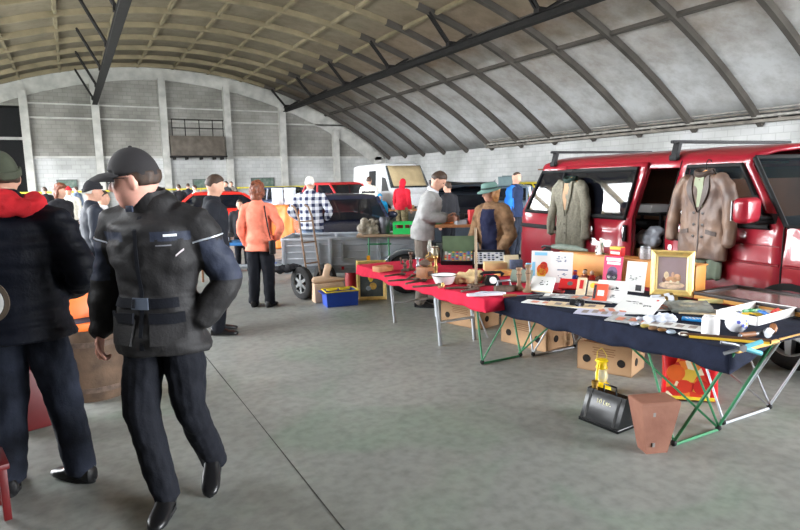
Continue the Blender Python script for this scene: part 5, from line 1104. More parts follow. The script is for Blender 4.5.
# blue crate with wooden foot, framed picture
pa, pb = G(327, 308), G(359, 305); d = pb - pa; L = d.length; t = thing('crate', 'blue plastic box with yellow-rimmed lid on the floor by the hand truck', 'crate', (pa.x, pa.y, 0), math.atan2(d.y, d.x))
mblu = mat('blue_plastic', (30, 70, 170), 0.4, var=0.1)
b = MB(); b.loft([[(0.01, 0.01, 0), (L - 0.01, 0.01, 0), (L - 0.01, 0.29, 0), (0.01, 0.29, 0)], [(0, 0, 0.20), (L, 0, 0.20), (L, 0.3, 0.20), (0, 0.3, 0.20)], [(0.02, 0.02, 0.20), (L - 0.02, 0.02, 0.20), (L - 0.02, 0.28, 0.20), (0.02, 0.28, 0.20)], [(0.02, 0.02, 0.03), (L - 0.02, 0.02, 0.03), (L - 0.02, 0.28, 0.03), (0.02, 0.28, 0.03)]]); b.build('box_body', mblu, t, smooth=0)
b = MB(); b.path([(0, 0, 0.205), (L, 0, 0.205), (L, 0.3, 0.205), (0, 0.3, 0.205), (0, 0, 0.205)], 0.010, 6)
for x in (L * 0.25, L * 0.65): b.path([(x + 0.07 * math.cos(a), 0.15 + 0.05 * math.sin(a), 0.215) for a in [2 * PI * k / 14 for k in range(15)]], 0.011, 6)
b.build('yellow_rim', mat('yellow_plastic', (226, 200, 50), 0.45), t)
b = MB(); b.box((L * 0.3, 0.15, 0.19), (L * 0.85, 0.25, 0.01)); b.build('contents', mat('blue_contents', (44, 60, 150), 0.6, var=0.4, scale=30), t)
mraww = mat('pale_raw_wood', (206, 176, 148), 0.75, var=0.12, scale=6)
o = thing('shoe_last', 'pale carved wooden shoe last standing behind the blue box', 'shoe last', (pa.x + 0.10, pa.y + 0.46, 0), math.atan2(d.y, d.x)); 
b = MB(); b.box((0.1, 0, 0.13), (0.42, 0.22, 0.26), bev=0.01); b.build('block', mraww, o)
b = MB(); limb(b, [(-0.10, 0, 0.305), (0.05, 0, 0.31), (0.20, 0, 0.30), (0.34, 0, 0.285)], [(0.05, 0.05), (0.055, 0.055), (0.05, 0.04), (0.03, 0.025)], ref=(0, 1, 0)); limb(b, [(0.06, 0, 0.30), (0.09, 0, 0.42), (0.12, 0, 0.50)], [0.052, 0.048, 0.055]); obj('foot', remesh(b.bm, 0.012, 3), mraww, o)
mgold = mat('gilt_frame', (224, 192, 118), 0.4, metal=0.2, var=0.2, scale=20); mgold2 = mat('pale_gilt', (238, 214, 146), 0.4, metal=0.25, var=0.12)
def picture(label, name, p, rz, tilt, w, h, fw, mpic, mf, mi=None, ft=0.03, blobs=()):
    t = thing(name, label, 'framed picture', p, rz); t.rotation_euler = (-tilt, 0, rz)
    b = MB(); b.box((0, 0, h / 2), (w - fw, 0.01, h - fw)); b.build('canvas', mpic, t, smooth=0)
    b = MB()
    loop = [(-1, 0), (1, 0), (1, 1), (-1, 1), (-1, 0)]; prof = [(0, 0.012), (0, -ft * 0.7), (0.3, -ft), (0.75, -ft * 0.55), (1, -ft * 0.3), (1, 0.012)]
    for (ax, az), (bx_, bz) in zip(loop[:-1], loop[1:]):
        rings = []
        for (qx, qz) in ((ax, az), (bx_, bz)):
            rings.append([(qx * (w / 2 - f * fw), y, h * qz + (f * fw if qz == 0 else -f * fw)) for f, y in prof])
        b.loft(rings)
    b.build('frame', mf, t, smooth=0)
    if mi:
        b = MB()
        for (ax, az), (bx_, bz) in zip(loop[:-1], loop[1:]):
            b.loft([[(qx * (w / 2 - f), y, h * qz + (f if qz == 0 else -f)) for f, y in ((fw * 0.98, -0.004), (fw * 0.98, -ft * 0.5), (fw * 1.3, -ft * 0.3), (fw * 1.3, -0.004))] for qx, qz in ((ax, az), (bx_, bz))])
        b.build('inner_moulding', mi, t, smooth=0)
    for x, z, rx, rz_, c in blobs:
        b = MB(); b.ell((x * w, -0.006, z * h), (rx * w, 0.003, rz_ * h), 14, 6); b.build('painted_figure', mat('paint_%d_%d_%d' % c, c, 0.6, var=0.3, scale=30), t)
    return t
g = G(372, 300); picture('gold-framed dark painting of a yellow figure standing on the floor by the trailer', 'framed_painting', (g.x, g.y, 0), head(-0.06, 1), 0.12, 0.42, 0.56, 0.05, mat('dark_painting', (46, 52, 54), 0.5, c2=(78, 84, 80), scale=9), mgold, None, 0.03,
    ((-0.02, 0.62, 0.10, 0.17, (206, 170, 60)), (0.03, 0.79, 0.08, 0.06, (214, 184, 90)), (-0.1, 0.7, 0.13, 0.025, (168, 120, 70)), (0.05, 0.35, 0.12, 0.09, (190, 150, 70)), (-0.1, 0.3, 0.1, 0.06, (120, 130, 134))))
g = G(350, 288); o = thing('red_can', 'red metal can behind the blue box with a white spout', 'can', (g.x + 0.1, g.y + 0.1, 0)); b = MB(); b.lathe([(0.001, 0), (0.12, 0), (0.13, 0.1), (0.12, 0.24), (0.05, 0.30), (0.001, 0.30)], 20); b.build('can_body', mredd, o); b = MB(); b.tube((-0.05, -0.05, 0.27), (-0.28, -0.12, 0.28), 0.02, 0.014); b.build('spout', mwht, o)
# things on and beside the trailer
def tm(x, y, z): return TMt @ Vector((x, y, z))
t = thing('plank', 'weathered plank resting across the trailer side carrying the green crate', 'plank', tm(LT * 0.80, 0.12, 0.835), rzT)
b = MB(); b.box((0, -0.05, 0.0175), (1.15, 0.40, 0.035), bev=0.004); b.build('board', mat('weathered_wood', (146, 122, 98), 0.85, var=0.3, scale=6), t)
t = thing('crate', 'bright green plastic crate of tools on the plank', 'crate', tm(LT * 0.91, 0.05, 0.871), rzT)
mgcr = mat('bright_green_plastic', (44, 196, 96), 0.45, var=0.08); b = MB(); w_, d_, h_ = 0.52, 0.34, 0.17
for y in (-d_ / 2, d_ / 2):
    for z, hh in ((0.045, 0.09), (0.155, 0.03)): b.box((0, y, z), (w_, 0.012, hh))
    for x in (-0.25, -0.1, 0.1, 0.25): b.box((x, y, 0.12), (0.03, 0.012, 0.06))
for x in (-w_ / 2, w_ / 2):
    for z, hh in ((0.045, 0.09), (0.155, 0.03)): b.box((x, 0, z), (0.012, d_, hh))
    for y in (-0.16, 0.16): b.box((x, y, 0.12), (0.012, 0.03, 0.06))
b.box((0, 0, 0.006), (w_, d_, 0.012)); b.build('crate_body', mgcr, t, smooth=0)
for k, (x, y, rz, c, L) in enumerate(((-0.12, 0.02, 0.4, (178, 36, 44), 0.2), (0.08, -0.05, -0.6, (60, 60, 64), 0.24), (0.15, 0.06, 1.0, (206, 190, 70), 0.16))):
    o = boxthing('hand_tool', ('red-handled tool in the green crate', 'dark metal tool across the middle of the green crate', 'yellow-handled tool at the right end of the green crate')[k], 'tool', tm(LT * 0.91, 0.05, 0.886) + Vector((x, y, 0)), (L, 0.05, 0.13), rzT + rz, mat('tool_%d' % k, c, 0.5), 0.015)
t = thing('engine_part', 'rough grey cast engine part on the plank', 'engine part', tm(LT * 0.62, 0.05, 0.872), rzT)
b = MB(); random.seed(5)
for k in range(16): b.ell((random.uniform(-.13, .13), random.uniform(-.08, .08), random.uniform(.05, .19)), (random.uniform(.03, .07),) * 3, 10, 6)
b.box((0, 0, 0.05), (0.26, 0.18, 0.1)); obj('casting', remesh(b.bm, 0.011, 0), mat('corroded_alloy', (140, 132, 118), 0.7, metal=0.2, var=0.35, scale=30), t)
t = thing('metal_canister', 'dark grey upright metal canister beside the engine part', 'canister', tm(LT * 0.725, 0.06, 0.872), rzT)
b = MB(); b.lathe([(0.001, 0), (0.075, 0), (0.08, 0.01), (0.08, 0.22), (0.07, 0.235), (0.072, 0.25), (0.06, 0.25), (0.06, 0.2), (0.001, 0.2)], 20); b.build('cylinder', mat('dull_gunmetal', (84, 84, 90), 0.5, metal=0.5), t)
t = thing('stand_leg', 'green painted trestle under the plank with amber reflector', 'trestle', tm(LT * 0.66, -0.28, 0), rzT)
b = MB(); [b.tube((x, 0, 0), (x * 0.9, 0.1, 0.83), 0.012) for x in (-0.1, 0.22)]; b.tube((-0.12, 0.09, 0.74), (0.24, 0.09, 0.74), 0.012); b.build('trestle_frame', mgreen, t)
b = MB(); b.box((-0.098, -0.01, 0.55), (0.05, 0.02, 0.07)); b.build('reflector', mat('amber_reflector', (240, 160, 20), 0.3), t)
t = thing('blanket_bundle', 'bundle of black and grey rags lying on the aluminium case', 'rags', tm(0.05, -0.42, 0.385), rzT); b = MB()
b.ell((0, 0, 0.04), (0.2, 0.12, 0.045), 16, 8); b.ell((0.15, 0.03, 0.06), (0.13, 0.09, 0.05), 14, 8); me = remesh(b.bm, 0.012, 1); wrinkle(me, 0.03, (12, 12, 12), 2); obj('rags', me, mblk3, t)
# ------------------------------------------------------------------ coats hung on the van
def coat(label, name, x, zt, zb, half, m, lapel, mcol, btn=None, shirt=None, open_=False, sleeve_end=None):
    t = thing(name, label, 'coat', VM @ Vector((x, -0.985, 0)), VRZ); H_ = zt - zb; y0 = 0.0
    b = MB(); rings = []
    for f, w, d in ((0.0, 0.07, 0.035), (0.035, half * 0.55, 0.05), (0.075, half * 0.80, 0.06), (0.2, half * 0.80, 0.065), (0.45, half * 0.74, 0.06), (0.75, half * 0.82, 0.06), (1.0, half * 0.90, 0.055)):
        rings.append([(w * math.copysign(abs(math.cos(a)) ** 0.7, math.cos(a)), y0 - 0.02 + d * math.copysign(abs(math.sin(a)) ** 0.8, math.sin(a)), zt - f * H_) for a in [2 * PI * k / 28 for k in range(28)]])
    b.loft(rings)
    for sd in (-1, 1):
        e = zt - H_ * (sleeve_end or 0.85)
        p, r = smooth_pts([(sd * half * 0.55, -0.02, zt - 0.06 * H_), (sd * half * 0.83, -0.025, zt - 0.16 * H_), (sd * half * 1.02, -0.035, zt - 0.45 * H_), (sd * half * 1.06, -0.06, e)], [(0.06, 0.06), (0.07, 0.06), (0.065, 0.055), (0.062, 0.05)])
        limb(b, p, r, ref=(1, 0, 0))
    me = remesh(b.bm, 0.011, 1); wrinkle(me, 0.022, (8, 8, 5), x * 7)
    for v in me.vertices:
        if v.co.y > 0.035: v.co.y = 0.035
    obj('coat_body', me, m, t); bv = surf(me)
    def on_(xx, z, off=0.0):
        h, n, i, d = bv.ray_cast(Vector((xx, -1, z)), Vector((0, 1, 0))); return (h + Vector((0, -off, 0)), Vector((0, -1, 0))) if h is not None else (Vector((xx, -0.09, z)), Vector((0, -1, 0)))
    lp = H_ * (0.42 if not open_ else 0.5)
    if shirt: strip('lining', [on_(k * 0.0, zt - 0.03 - k * lp / 6, -0.004) for k in range(6)], 0.05, 0.008, shirt, t, up=(1, 0, 0))
    for sd in (-1, 1):
        pts = [on_(sd * (0.075 - 0.07 * (k / 6) ** 1.3), zt - 0.025 - k * lp / 6, 0.002) for k in range(7)]
        b = MB(); rings = []
        for k, (p, n) in enumerate(pts):
            w = 0.03 + 0.035 * math.sin(PI * min(1, k / 5.0)) if k < 6 else 0.008
            rings.append([p, p + Vector((0, -0.012, 0)), p + Vector((sd * w, -0.010, 0.012)), p + Vector((sd * w, 0.0, 0.012))])
        b.loft(rings); b.build('lapel', lapel, t)
    b = MB(); b.path([(0.085 * math.cos(a), -0.02 + 0.055 * math.sin(a), zt + 0.02 - 0.035 * (math.sin(a) < 0) * -math.sin(a)) for a in [2 * PI * k / 18 for k in range(19)]], 0.022, 8, flat=1.4); b.build('collar', mcol, t)
    strip('front_edge', [on_(0.012, zt - lp - k * (H_ - lp) / 7, 0.0) for k in range(7)], 0.006, 0.005, lapel, t, up=(1, 0, 0))
    if btn:
        for k in range(3):
            for sx in ((-0.045, 0.06) if btn[1] == 2 else (-0.015,)):
                p, n = on_(sx, zt - lp - 0.03 - k * 0.11, 0.004); b = MB(); b.lathe([(0.001, 0), (0.013, 0), (0.014, 0.004), (0.001, 0.006)], 12, p, RX(PI / 2)); b.build('button', btn[0], t)
    for sd in (-1, 1): strip('pocket_flap', [on_(sd * (0.14 + 0.02 * k), zt - H_ * 0.68 - 0.004 * k, 0.002) for k in range(-2, 4)], 0.02, 0.006, lapel, t)
    b = MB(); b.path([(0, 0, zt + 0.03), (0, 0.0, zt + 0.10), (0, 0.02, zt + 0.13), (0, 0.055, zt + 0.125), (0, 0.06, zt + 0.11)], 0.005, 6); b.build('hanger_hook', mtrim, t)
    b = MB(); b.path([(-half * 0.6, 0.0, zt - 0.06), (0, 0.0, zt + 0.03), (half * 0.6, 0.0, zt - 0.06)], 0.008, 6); b.build('hanger', mat('orange_wood_hanger', (206, 140, 70), 0.5), t)
    return t
mtweed = cloth('grey_green_wool', (136, 132, 118), 0.9, var=0.2, scale=40); mtgreen = mat('dark_green_velvet', (38, 58, 52), 0.85)
mleather = mat('worn_brown_leather', (92, 77, 72), 0.5, c2=(132, 106, 88), scale=5, bump=0.25, bscale=35); mleath2 = mat('dark_brown_leather', (80, 66, 60), 0.5, var=0.2, scale=6, bump=0.2)
coat('grey-green wool coat with dark green collar hanging on the van\'s rear window', 'wool_coat', -2.88, 1.62, 0.80, 0.33, mtweed, mtweed, mtgreen, (mat('dull_button', (90, 84, 70), 0.4), 1), mat('beige_lining', (188, 152, 120), 0.8), True)
coat('brown double-breasted leather coat hanging on the van\'s front door window', 'leather_coat', -0.87, 1.66, 0.86, 0.31, mleather, mleath2, mleath2, (mat('dark_brown_button', (52, 42, 38), 0.35), 2), mat('sage_lining', (150, 158, 132), 0.8), False, 0.80)
t = thing('trousers', 'grey-green trousers hanging below the brown leather coat', 'trousers', VM @ Vector((-0.82, -0.99, 0)), VRZ)
b = MB()
for sd in (-1, 1): limb(b, [(sd * 0.07, 0.0, 0.96), (sd * 0.085, 0, 0.82), (sd * 0.088, 0, 0.68)], [(0.085, 0.03), (0.08, 0.032), (0.085, 0.03)])
me = remesh(b.bm, 0.011, 1); wrinkle(me, 0.018, (16, 16, 3), 2); obj('trouser_legs', me, mat('sage_cloth', (116, 128, 112), 0.9, var=0.15), t)
b = MB(); b.box((0, 0, 0.985), (0.30, 0.05, 0.04), bev=0.01); b.build('waistband', mat('sage_cloth_dark', (96, 108, 94), 0.9), t)
# ------------------------------------------------------------------ goods on the tables
ZT = TZ + 0.007; ZR = TZ + 0.014
def at(px, py, z=ZT): g = G(px, py, z); return Vector((g.x, g.y, z))
mpaper = mat('white_paper', (226, 226, 224), 0.6, var=0.05, scale=3); mink = mat('printing_ink', (62, 62, 66), 0.7, var=0.5, scale=60); mgrayp = mat('newsprint', (196, 196, 194), 0.75, c2=(150, 152, 156), scale=30); mwood = mat('brown_wood', (142, 92, 56), 0.55, var=0.3, scale=9); mdwood = mat('dark_wood', (84, 58, 42), 0.5, var=0.3, scale=9)
mbrass = mat('old_brass', (164, 134, 82), 0.38, metal=0.8, var=0.25, scale=20); miron = mat('rusted_iron', (92, 76, 66), 0.75, metal=0.3, var=0.4, scale=25, bump=0.3); msteel2 = mat('grey_steel', (136, 138, 142), 0.4, metal=0.7, var=0.2); mblackp = mat('black_lacquer', (26, 26, 29), 0.35)
mcreamw = mat('cream_wood', (222, 190, 136), 0.65, var=0.15, scale=8)
CZ = head(0, 1)                                  # face away from / towards the camera
def leaf(label, cat, name, p, w, h, rz, tilt, m, th=0.012, marks=(), group=None, z0=None):
    """book or sheet standing w wide, h tall, leaning back by tilt (0 = upright, pi/2 = flat); front looks to local -Y."""
    o = MB(); o.box((0, 0, h / 2), (w, th, h), bev=min(0.002, th * 0.2), seg=1); r = o.build(name, m, smooth=0); tag(r, label, cat, group)
    lift = th / 2 * math.sin(tilt); put(r, p + Vector((0, 0, lift + 0.001)), rz, -tilt)
    for k, (nm, x, z, ww, hh, mm) in enumerate(marks):
        b = MB()
        if nm == 'printed_disc': b.lathe([(ww * 0.5, 0), (ww * 0.5, 0.0012), (0.0001, 0.0012)], 20, (x * w, -th / 2, z * h), RX(PI / 2))
        elif nm == 'printed_text':
            n = max(2, int(hh / 0.012))
            for q in range(n): b.box((x * w - 0.1 * ww * ((q * 7) % 3) / 2, -th / 2 - 0.0003, z * h + hh / 2 - hh * (q + 0.5) / n), (ww * (1 - 0.25 * ((q * 5) % 3) / 2), 0.0012, hh / n * 0.45))
        elif nm == 'drawing':
            random.seed(k + int(w * 1000))
            for q in range(9): b.ell((x * w + random.uniform(-.4, .4) * ww, -th / 2, z * h + random.uniform(-.4, .4) * hh), (random.uniform(.05, .16) * ww, 0.0012, random.uniform(.03, .12) * hh), 8, 5)
        else: b.box((x * w, -th / 2 - 0.0004, z * h), (ww, 0.0014, hh))
        b.build(nm, mm, r, smooth=0)
    return r
mm = lambda n, c, r=0.5: mat(n, c, r, var=0.1)
mblue_sky = mm('print_sky_blue', (128, 194, 226)); morange = mm('print_orange', (226, 98, 36)); myell = mm('print_yellow', (240, 196, 64)); mredpr = mm('print_red', (206, 42, 44)); mmag = mm('print_magenta', (206, 34, 92)); mviolet = mm('print_violet', (96, 66, 110)); mbeige = mm('print_beige', (228, 206, 172))
# plywood case at the back, on the rear table, carrying ornaments
pa, pb = at(548, 279), at(668, 292); d = pb - pa; d.z = 0; Lc = 1.42; rzc = -PI / 2 + 0.10
cs = at(566, 276); t = thing('plywood_case', 'orange-brown plywood case standing along the back of the navy table', 'case', (cs.x + 0.17, cs.y - 0.60, ZT), rzc)
ZCASE = 0.23; b = MB(); b.box((0, 0, ZCASE / 2), (Lc, 0.16, ZCASE), bev=0.006); b.build('case_body', mat('orange_plywood', (204, 138, 66), 0.5, var=0.15, scale=5), t)
b = MB(); b.box((0, 0, ZCASE + 0.006), (Lc + 0.02, 0.18, 0.012), bev=0.003); b.build('case_lid', mat('orange_plywood_lid', (190, 126, 60), 0.5, var=0.15, scale=5), t)
CM = Matrix.Translation(t.location) @ RZ(rzc)
def oncase(px): 
    w = W(px, 245); n = CM.to_3x3() @ Vector((0, 1, 0)); o0 = CM @ Vector((0, -0.02, 0)); k = (o0 - Vector((0, 0, EYE))).dot(n) / w.dot(n); p = w * k; l = CM.inverted() @ Vector((p.x, p.y, 0)); return CM @ Vector((max(-Lc / 2 + 0.04, min(Lc / 2 - 0.04, l.x)), -0.01, ZCASE + 0.0125))
# figurine, red packs, jar, bottle doll
t = thing('figurine', 'white china figurine with green sleeve on the plywood case', 'figurine', oncase(600), rzc)
b = MB(); b.lathe([(0.001, 0), (0.045, 0), (0.045, 0.008), (0.03, 0.012), (0.028, 0.05), (0.02, 0.09), (0.024, 0.115), (0.01, 0.128), (0.001, 0.13)], 16); b.ell((0, 0, 0.143), (0.013, 0.014, 0.016), 12, 8); b.ell((-0.035, -0.012, 0.035), (0.018, 0.014, 0.03), 10, 6); b.ell((-0.03, -0.015, 0.07), (0.01, 0.01, 0.012), 10, 6); b.build('china_body', mat('white_china', (236, 234, 228), 0.15), t)
b = MB(); b.tube((0.02, -0.005, 0.11), (0.04, -0.012, 0.075), 0.009, 0.007); b.ell((0.035, -0.01, 0.01), (0.02, 0.016, 0.01), 10, 6); b.build('green_sleeve', mm('green_glaze', (62, 104, 72), 0.2), t)
b = MB(); b.ell((-0.038, -0.022, 0.05), (0.008, 0.006, 0.008), 8, 6); b.ell((-0.03, -0.02, 0.018), (0.012, 0.008, 0.01), 8, 6); b.build('dark_patch', mink, t)
p = oncase(617); o = boxthing('tin', 'red and yellow printed tin on the plywood case beside the china figurine', 'tin', p, (0.13, 0.07, 0.085), rzc, mredpr, 0.012); b = MB(); b.box((0, -0.002, 0.075), (0.118, 0.07, 0.026), bev=0.006); b.build('yellow_lid', myell, o); b = MB(); b.box((0, -0.036, 0.032), (0.10, 0.003, 0.024)); b.build('white_label', mpaper, o)
t = thing('glass_jar', 'grey-white patterned storage jar on the plywood case beside the gold frame', 'jar', oncase(645), rzc); b = MB(); b.lathe([(0.001, 0), (0.045, 0), (0.048, 0.01), (0.048, 0.085), (0.042, 0.10), (0.001, 0.10)], 24); b.build('jar_body', mat('smoky_jar', (150, 146, 148), 0.25, var=0.3, scale=60), t)
b = MB(); b.lathe([(0.044, 0.098), (0.046, 0.102), (0.044, 0.115), (0.001, 0.118)], 24); b.build('lid', msteel2, t)
t = thing('doll_bottle', 'slim white and red bottle figure on the right end of the plywood case', 'bottle', oncase(669), rzc); b = MB(); b.lathe([(0.001, 0), (0.03, 0), (0.034, 0.012), (0.02, 0.06), (0.012, 0.10), (0.016, 0.12), (0.012, 0.145), (0.001, 0.15)], 16); b.build('bottle_body', mm('pearly_white', (232, 226, 228), 0.2), t); b = MB(); b.lathe([(0.021, 0.06), (0.023, 0.064), (0.016, 0.095), (0.0125, 0.10)], 16); b.build('red_band', mredpr, t)
# standing picture sheets and books
leaf('tall white picture sheet with orange and blue print leaning on the case, leftmost', 'picture sheet', 'picture_sheet', at(541, 281), 0.20, 0.29, -PI / 2 + 0.65, 0.16, mpaper, 0.004, (('printed_panel', -0.05, 0.90, 0.12, 0.03, mblue_sky), ('printed_disc', 0.05, 0.38, 0.11, 0, morange), ('printed_disc', 0.1, 0.52, 0.07, 0, mredpr), ('printed_disc', 0.0, 0.26, 0.09, 0, myell), ('printed_panel', -0.38, 0.35, 0.03, 0.16, mblue_sky)))
leaf('tall white sheet of blue-grey sketches leaning on the case beside the orange print', 'sketch sheet', 'sketch_sheet', at(561, 283), 0.20, 0.29, -PI / 2 + 0.62, 0.16, mpaper, 0.004, (('drawing', 0, 0.78, 0.12, 0.07, mm('blue_grey_ink', (110, 124, 150))), ('printed_panel', 0.05, 0.42, 0.10, 0.012, mm('blue_grey_ink', (110, 124, 150))), ('drawing', 0.05, 0.22, 0.1, 0.06, mm('blue_grey_ink', (110, 124, 150)))))
leaf('thick open white book with wooden-brown edge leaning below the sketch sheet', 'book', 'book', at(540, 294), 0.20, 0.16, -PI / 2 + 0.5, 0.75, mpaper, 0.03, (('drawing', 0.1, 0.6, 0.1, 0.06, mink), ('printed_panel', 0.0, 0.02, 0.19, 0.008, mcreamw)))
leaf('magenta booklet with robot drawing leaning on the plywood case', 'booklet', 'booklet', at(611, 285), 0.185, 0.265, -PI / 2 + 0.22, 0.16, mmag, 0.006, (('printed_panel', 0, 0.88, 0.14, 0.03, mpaper), ('printed_panel', 0.03, 0.75, 0.13, 0.024, mpaper), ('printed_disc', 0, 0.45, 0.10, 0, mviolet), ('printed_disc', 0, 0.3, 0.11, 0, mink), ('printed_disc', 0.12, 0.28, 0.03, 0, mpaper), ('printed_disc', -0.16, 0.28, 0.03, 0, mpaper)))
leaf('white booklet with dark green drawing leaning right of the magenta booklet', 'booklet', 'booklet', at(634, 292), 0.17, 0.26, -PI / 2 + 0.3, 0.2, mpaper, 0.006, (('drawing', 0.05, 0.45, 0.13, 0.05, mm('dark_green_ink', (58, 74, 70))), ('printed_panel', 0.2, 0.14, 0.05, 0.05, mink)))
leaf('white comic page of black drawings propped below the magenta booklet', 'comic page', 'comic_page', at(609, 303), 0.24, 0.21, -PI / 2 + 0.5, 0.75, mpaper, 0.004, (('drawing', 0, 0.65, 0.14, 0.05, mink), ('drawing', 0, 0.3, 0.14, 0.04, mink)))
leaf('white comic strip sheet lying before the gold frame', 'comic page', 'comic_page', at(632, 313), 0.30, 0.23, -PI / 2 + 0.25, 1.2, mpaper, 0.004, (('drawing', -0.1, 0.55, 0.16, 0.05, mink), ('drawing', 0.2, 0.4, 0.08, 0.06, mink), ('printed_disc', 0.35, 0.86, 0.018, 0, mredpr)))
leaf('red book with grey emblem lying under the toy figures', 'book', 'book', at(568, 290), 0.17, 0.12, -PI / 2 + 0.6, 0.95, mredpr, 0.02, (('printed_disc', 0.05, 0.5, 0.05, 0, msteel2),))
leaf('beige book with red printed line standing right of the red book', 'book', 'book', at(580, 296), 0.075, 0.16, -PI / 2 + 0.55, 0.6, mbeige, 0.02, (('printed_panel', 0, 0.6, 0.03, 0.08, mredpr),))
leaf('black-edged book with yellow disc leaning beside the beige book', 'book', 'book', at(591, 298), 0.10, 0.15, -PI / 2 + 0.55, 0.6, mink, 0.02, (('printed_panel', 0.08, 0.5, 0.085, 0.13, mbeige), ('printed_disc', 0.05, 0.68, 0.05, 0, myell), ('printed_panel', 0, 0.25, 0.06, 0.04, mpaper)))
leaf('orange-red book with white label leaning below the magenta booklet', 'book', 'book', at(599, 302), 0.11, 0.15, -PI / 2 + 0.55, 0.62, mm('orange_red_cover', (222, 92, 66)), 0.02, (('printed_panel', 0.05, 0.45, 0.05, 0.05, mpaper), ('printed_panel', -0.38, 0.5, 0.02, 0.12, mink)))
leaf('small red booklet lying flat beside the upright wooden stands', 'booklet', 'booklet', at(556, 293), 0.12, 0.05, -PI / 2 + 0.3, 1.4, mm('dull_red_cover', (168, 40, 40)), 0.012)
# toy figures (plain)
for k, (px, py, c1, c2, lb) in enumerate(((575, 281, (46, 74, 176), (214, 60, 52), 'small blue and red toy figure on the case side of the red book'), (585, 280, (232, 168, 140), (230, 226, 218), 'small pale toy figure with dark top beside the blue toy'), (592, 281, (206, 52, 44), (240, 214, 196), 'small toy with white head and red body right of the pale toy'))):
    t = thing('toy_figure', lb, 'toy', at(px, py), -PI / 2 + 0.5, 'toy figures by the plywood case')
    b = MB(); b.lathe([(0.001, 0), (0.026, 0), (0.03, 0.015), (0.024, 0.05), (0.012, 0.06), (0.001, 0.06)], 14); [b.ell((s * 0.03, -0.01, 0.04), (0.009, 0.009, 0.016), 8, 6) for s in (-1, 1)]; b.build('torso', mm('toy_%d' % k, c1, 0.3), t)
    b = MB(); b.ell((0, -0.004, 0.078), (0.022, 0.022, 0.022), 14, 8); b.build('toy_head', mm('toyhead_%d' % k, c2, 0.3), t)
    if k < 2: b = MB(); b.ell((0, 0.003, 0.096), (0.02, 0.018, 0.011), 12, 6); b.build('hat', mm('toyhat_%d' % k, (40, 60, 150) if k == 0 else (40, 36, 36), 0.4), t)
b = MB(); b.ell((0, 0, 0.035), (0.035, 0.045, 0.035), 16, 10); me = remesh(b.bm, 0.006, 0); wrinkle(me, 0.012, (70, 70, 70), 1); tag(put(obj('hedgehog_brush', me, mat('brown_bristle', (96, 66, 48), 0.9, var=0.4, scale=60)), at(600, 283), 0), 'brown bristly ball-shaped brush left of the magenta booklet', 'brush')
# gold framed painting
g = at(671, 296); picture('ornate gold-framed still life painting standing on the navy table', 'framed_painting', g, -PI / 2 + 0.60, 0.12, 0.325, 0.375, 0.042, mat('mauve_painting', (150, 128, 132), 0.5, c2=(176, 156, 158), scale=4), mgold, mgold2, 0.035,
    ((0.0, 0.24, 0.30, 0.085, (226, 198, 172)), (-0.13, 0.45, 0.06, 0.085, (236, 206, 170)), (0.12, 0.42, 0.085, 0.07, (222, 176, 140)), (0.02, 0.47, 0.04, 0.06, (206, 164, 140)), (0.02, 0.37, 0.19, 0.06, (206, 158, 120)), (0.0, 0.26, 0.26, 0.045, (190, 160, 132)), (-0.02, 0.33, 0.04, 0.05, (240, 222, 196)), (0.14, 0.30, 0.04, 0.05, (236, 210, 180)), (-0.18, 0.35, 0.04, 0.06, (120, 92, 84))))
# newspapers and magazines along the front edge
for k, (px, py, w, h, rz, m, lb) in enumerate(((552, 304, 0.46, 0.14, -1.12, mpaper, 'long white folded paper at the front edge left of the small camera'), (575, 306, 0.42, 0.16, -1.0, mbeige, 'cream printed leaflet under the small camera'), (590, 300, 0.40, 0.17, -1.15, mgrayp, 'grey magazine lying behind the small camera'), (600, 313, 0.34, 0.20, -1.0, mm('lavender_print', (196, 196, 216)), 'lavender printed paper right of the small camera'), (640, 322, 0.42, 0.2, -1.15, mgrayp, 'grey newspaper under the coins at the front edge'), (674, 327, 0.38, 0.14, -1.2, mpaper, 'long white paper left of the white jar'), (617, 311, 0.36, 0.2, -0.7, mpaper, 'white newspaper lying between the comic sheets and the lavender paper'), (566, 297, 0.36, 0.16, -0.9, mpaper, 'white magazine lying just in front of the red book'), (655, 309, 0.28, 0.22, -0.4, mgrayp, 'grey printed newspaper under the binoculars'), (701, 312, 0.3, 0.2, -0.9, mbeige, 'beige paper under the silver-grey plastic cover'))):
    o = boxthing('magazine', lb, 'paper', at(px, py) + Vector((0, 0, 0.0005 + 0.004 * (k % 3))), (w, h, 0.004 + 0.001 * (k % 2)), rz, m, 0, 'papers along the front of the navy table')
    b = MB(); [b.box((-w * 0.3 + w * 0.2 * q, h * 0.1 * ((q % 2) - 0.5), 0.0062), (w * 0.12, h * 0.5, 0.001)) for q in range(4)]; b.build('printed_text', mm('faded_print', (150, 140, 136)) if k % 2 else mm('coral_print', (214, 140, 116)), o, smooth=0)
t = thing('compact_camera', 'small black and silver camera lying on the cream leaflet', 'camera', at(577, 307) + Vector((0, 0, 0.014)), -0.9); b = MB(); b.box((0, 0, 0.022), (0.11, 0.05, 0.044), bev=0.01); b.build('camera_body', mblackp, t); b = MB(); b.lathe([(0.024, 0), (0.024, 0.02), (0.018, 0.022), (0.001, 0.02)], 18, (0.01, -0.025, 0.022), RX(PI / 2)); b.box((0.01, 0, 0.046), (0.05, 0.04, 0.008)); b.build('lens_ring', mchrome, t)
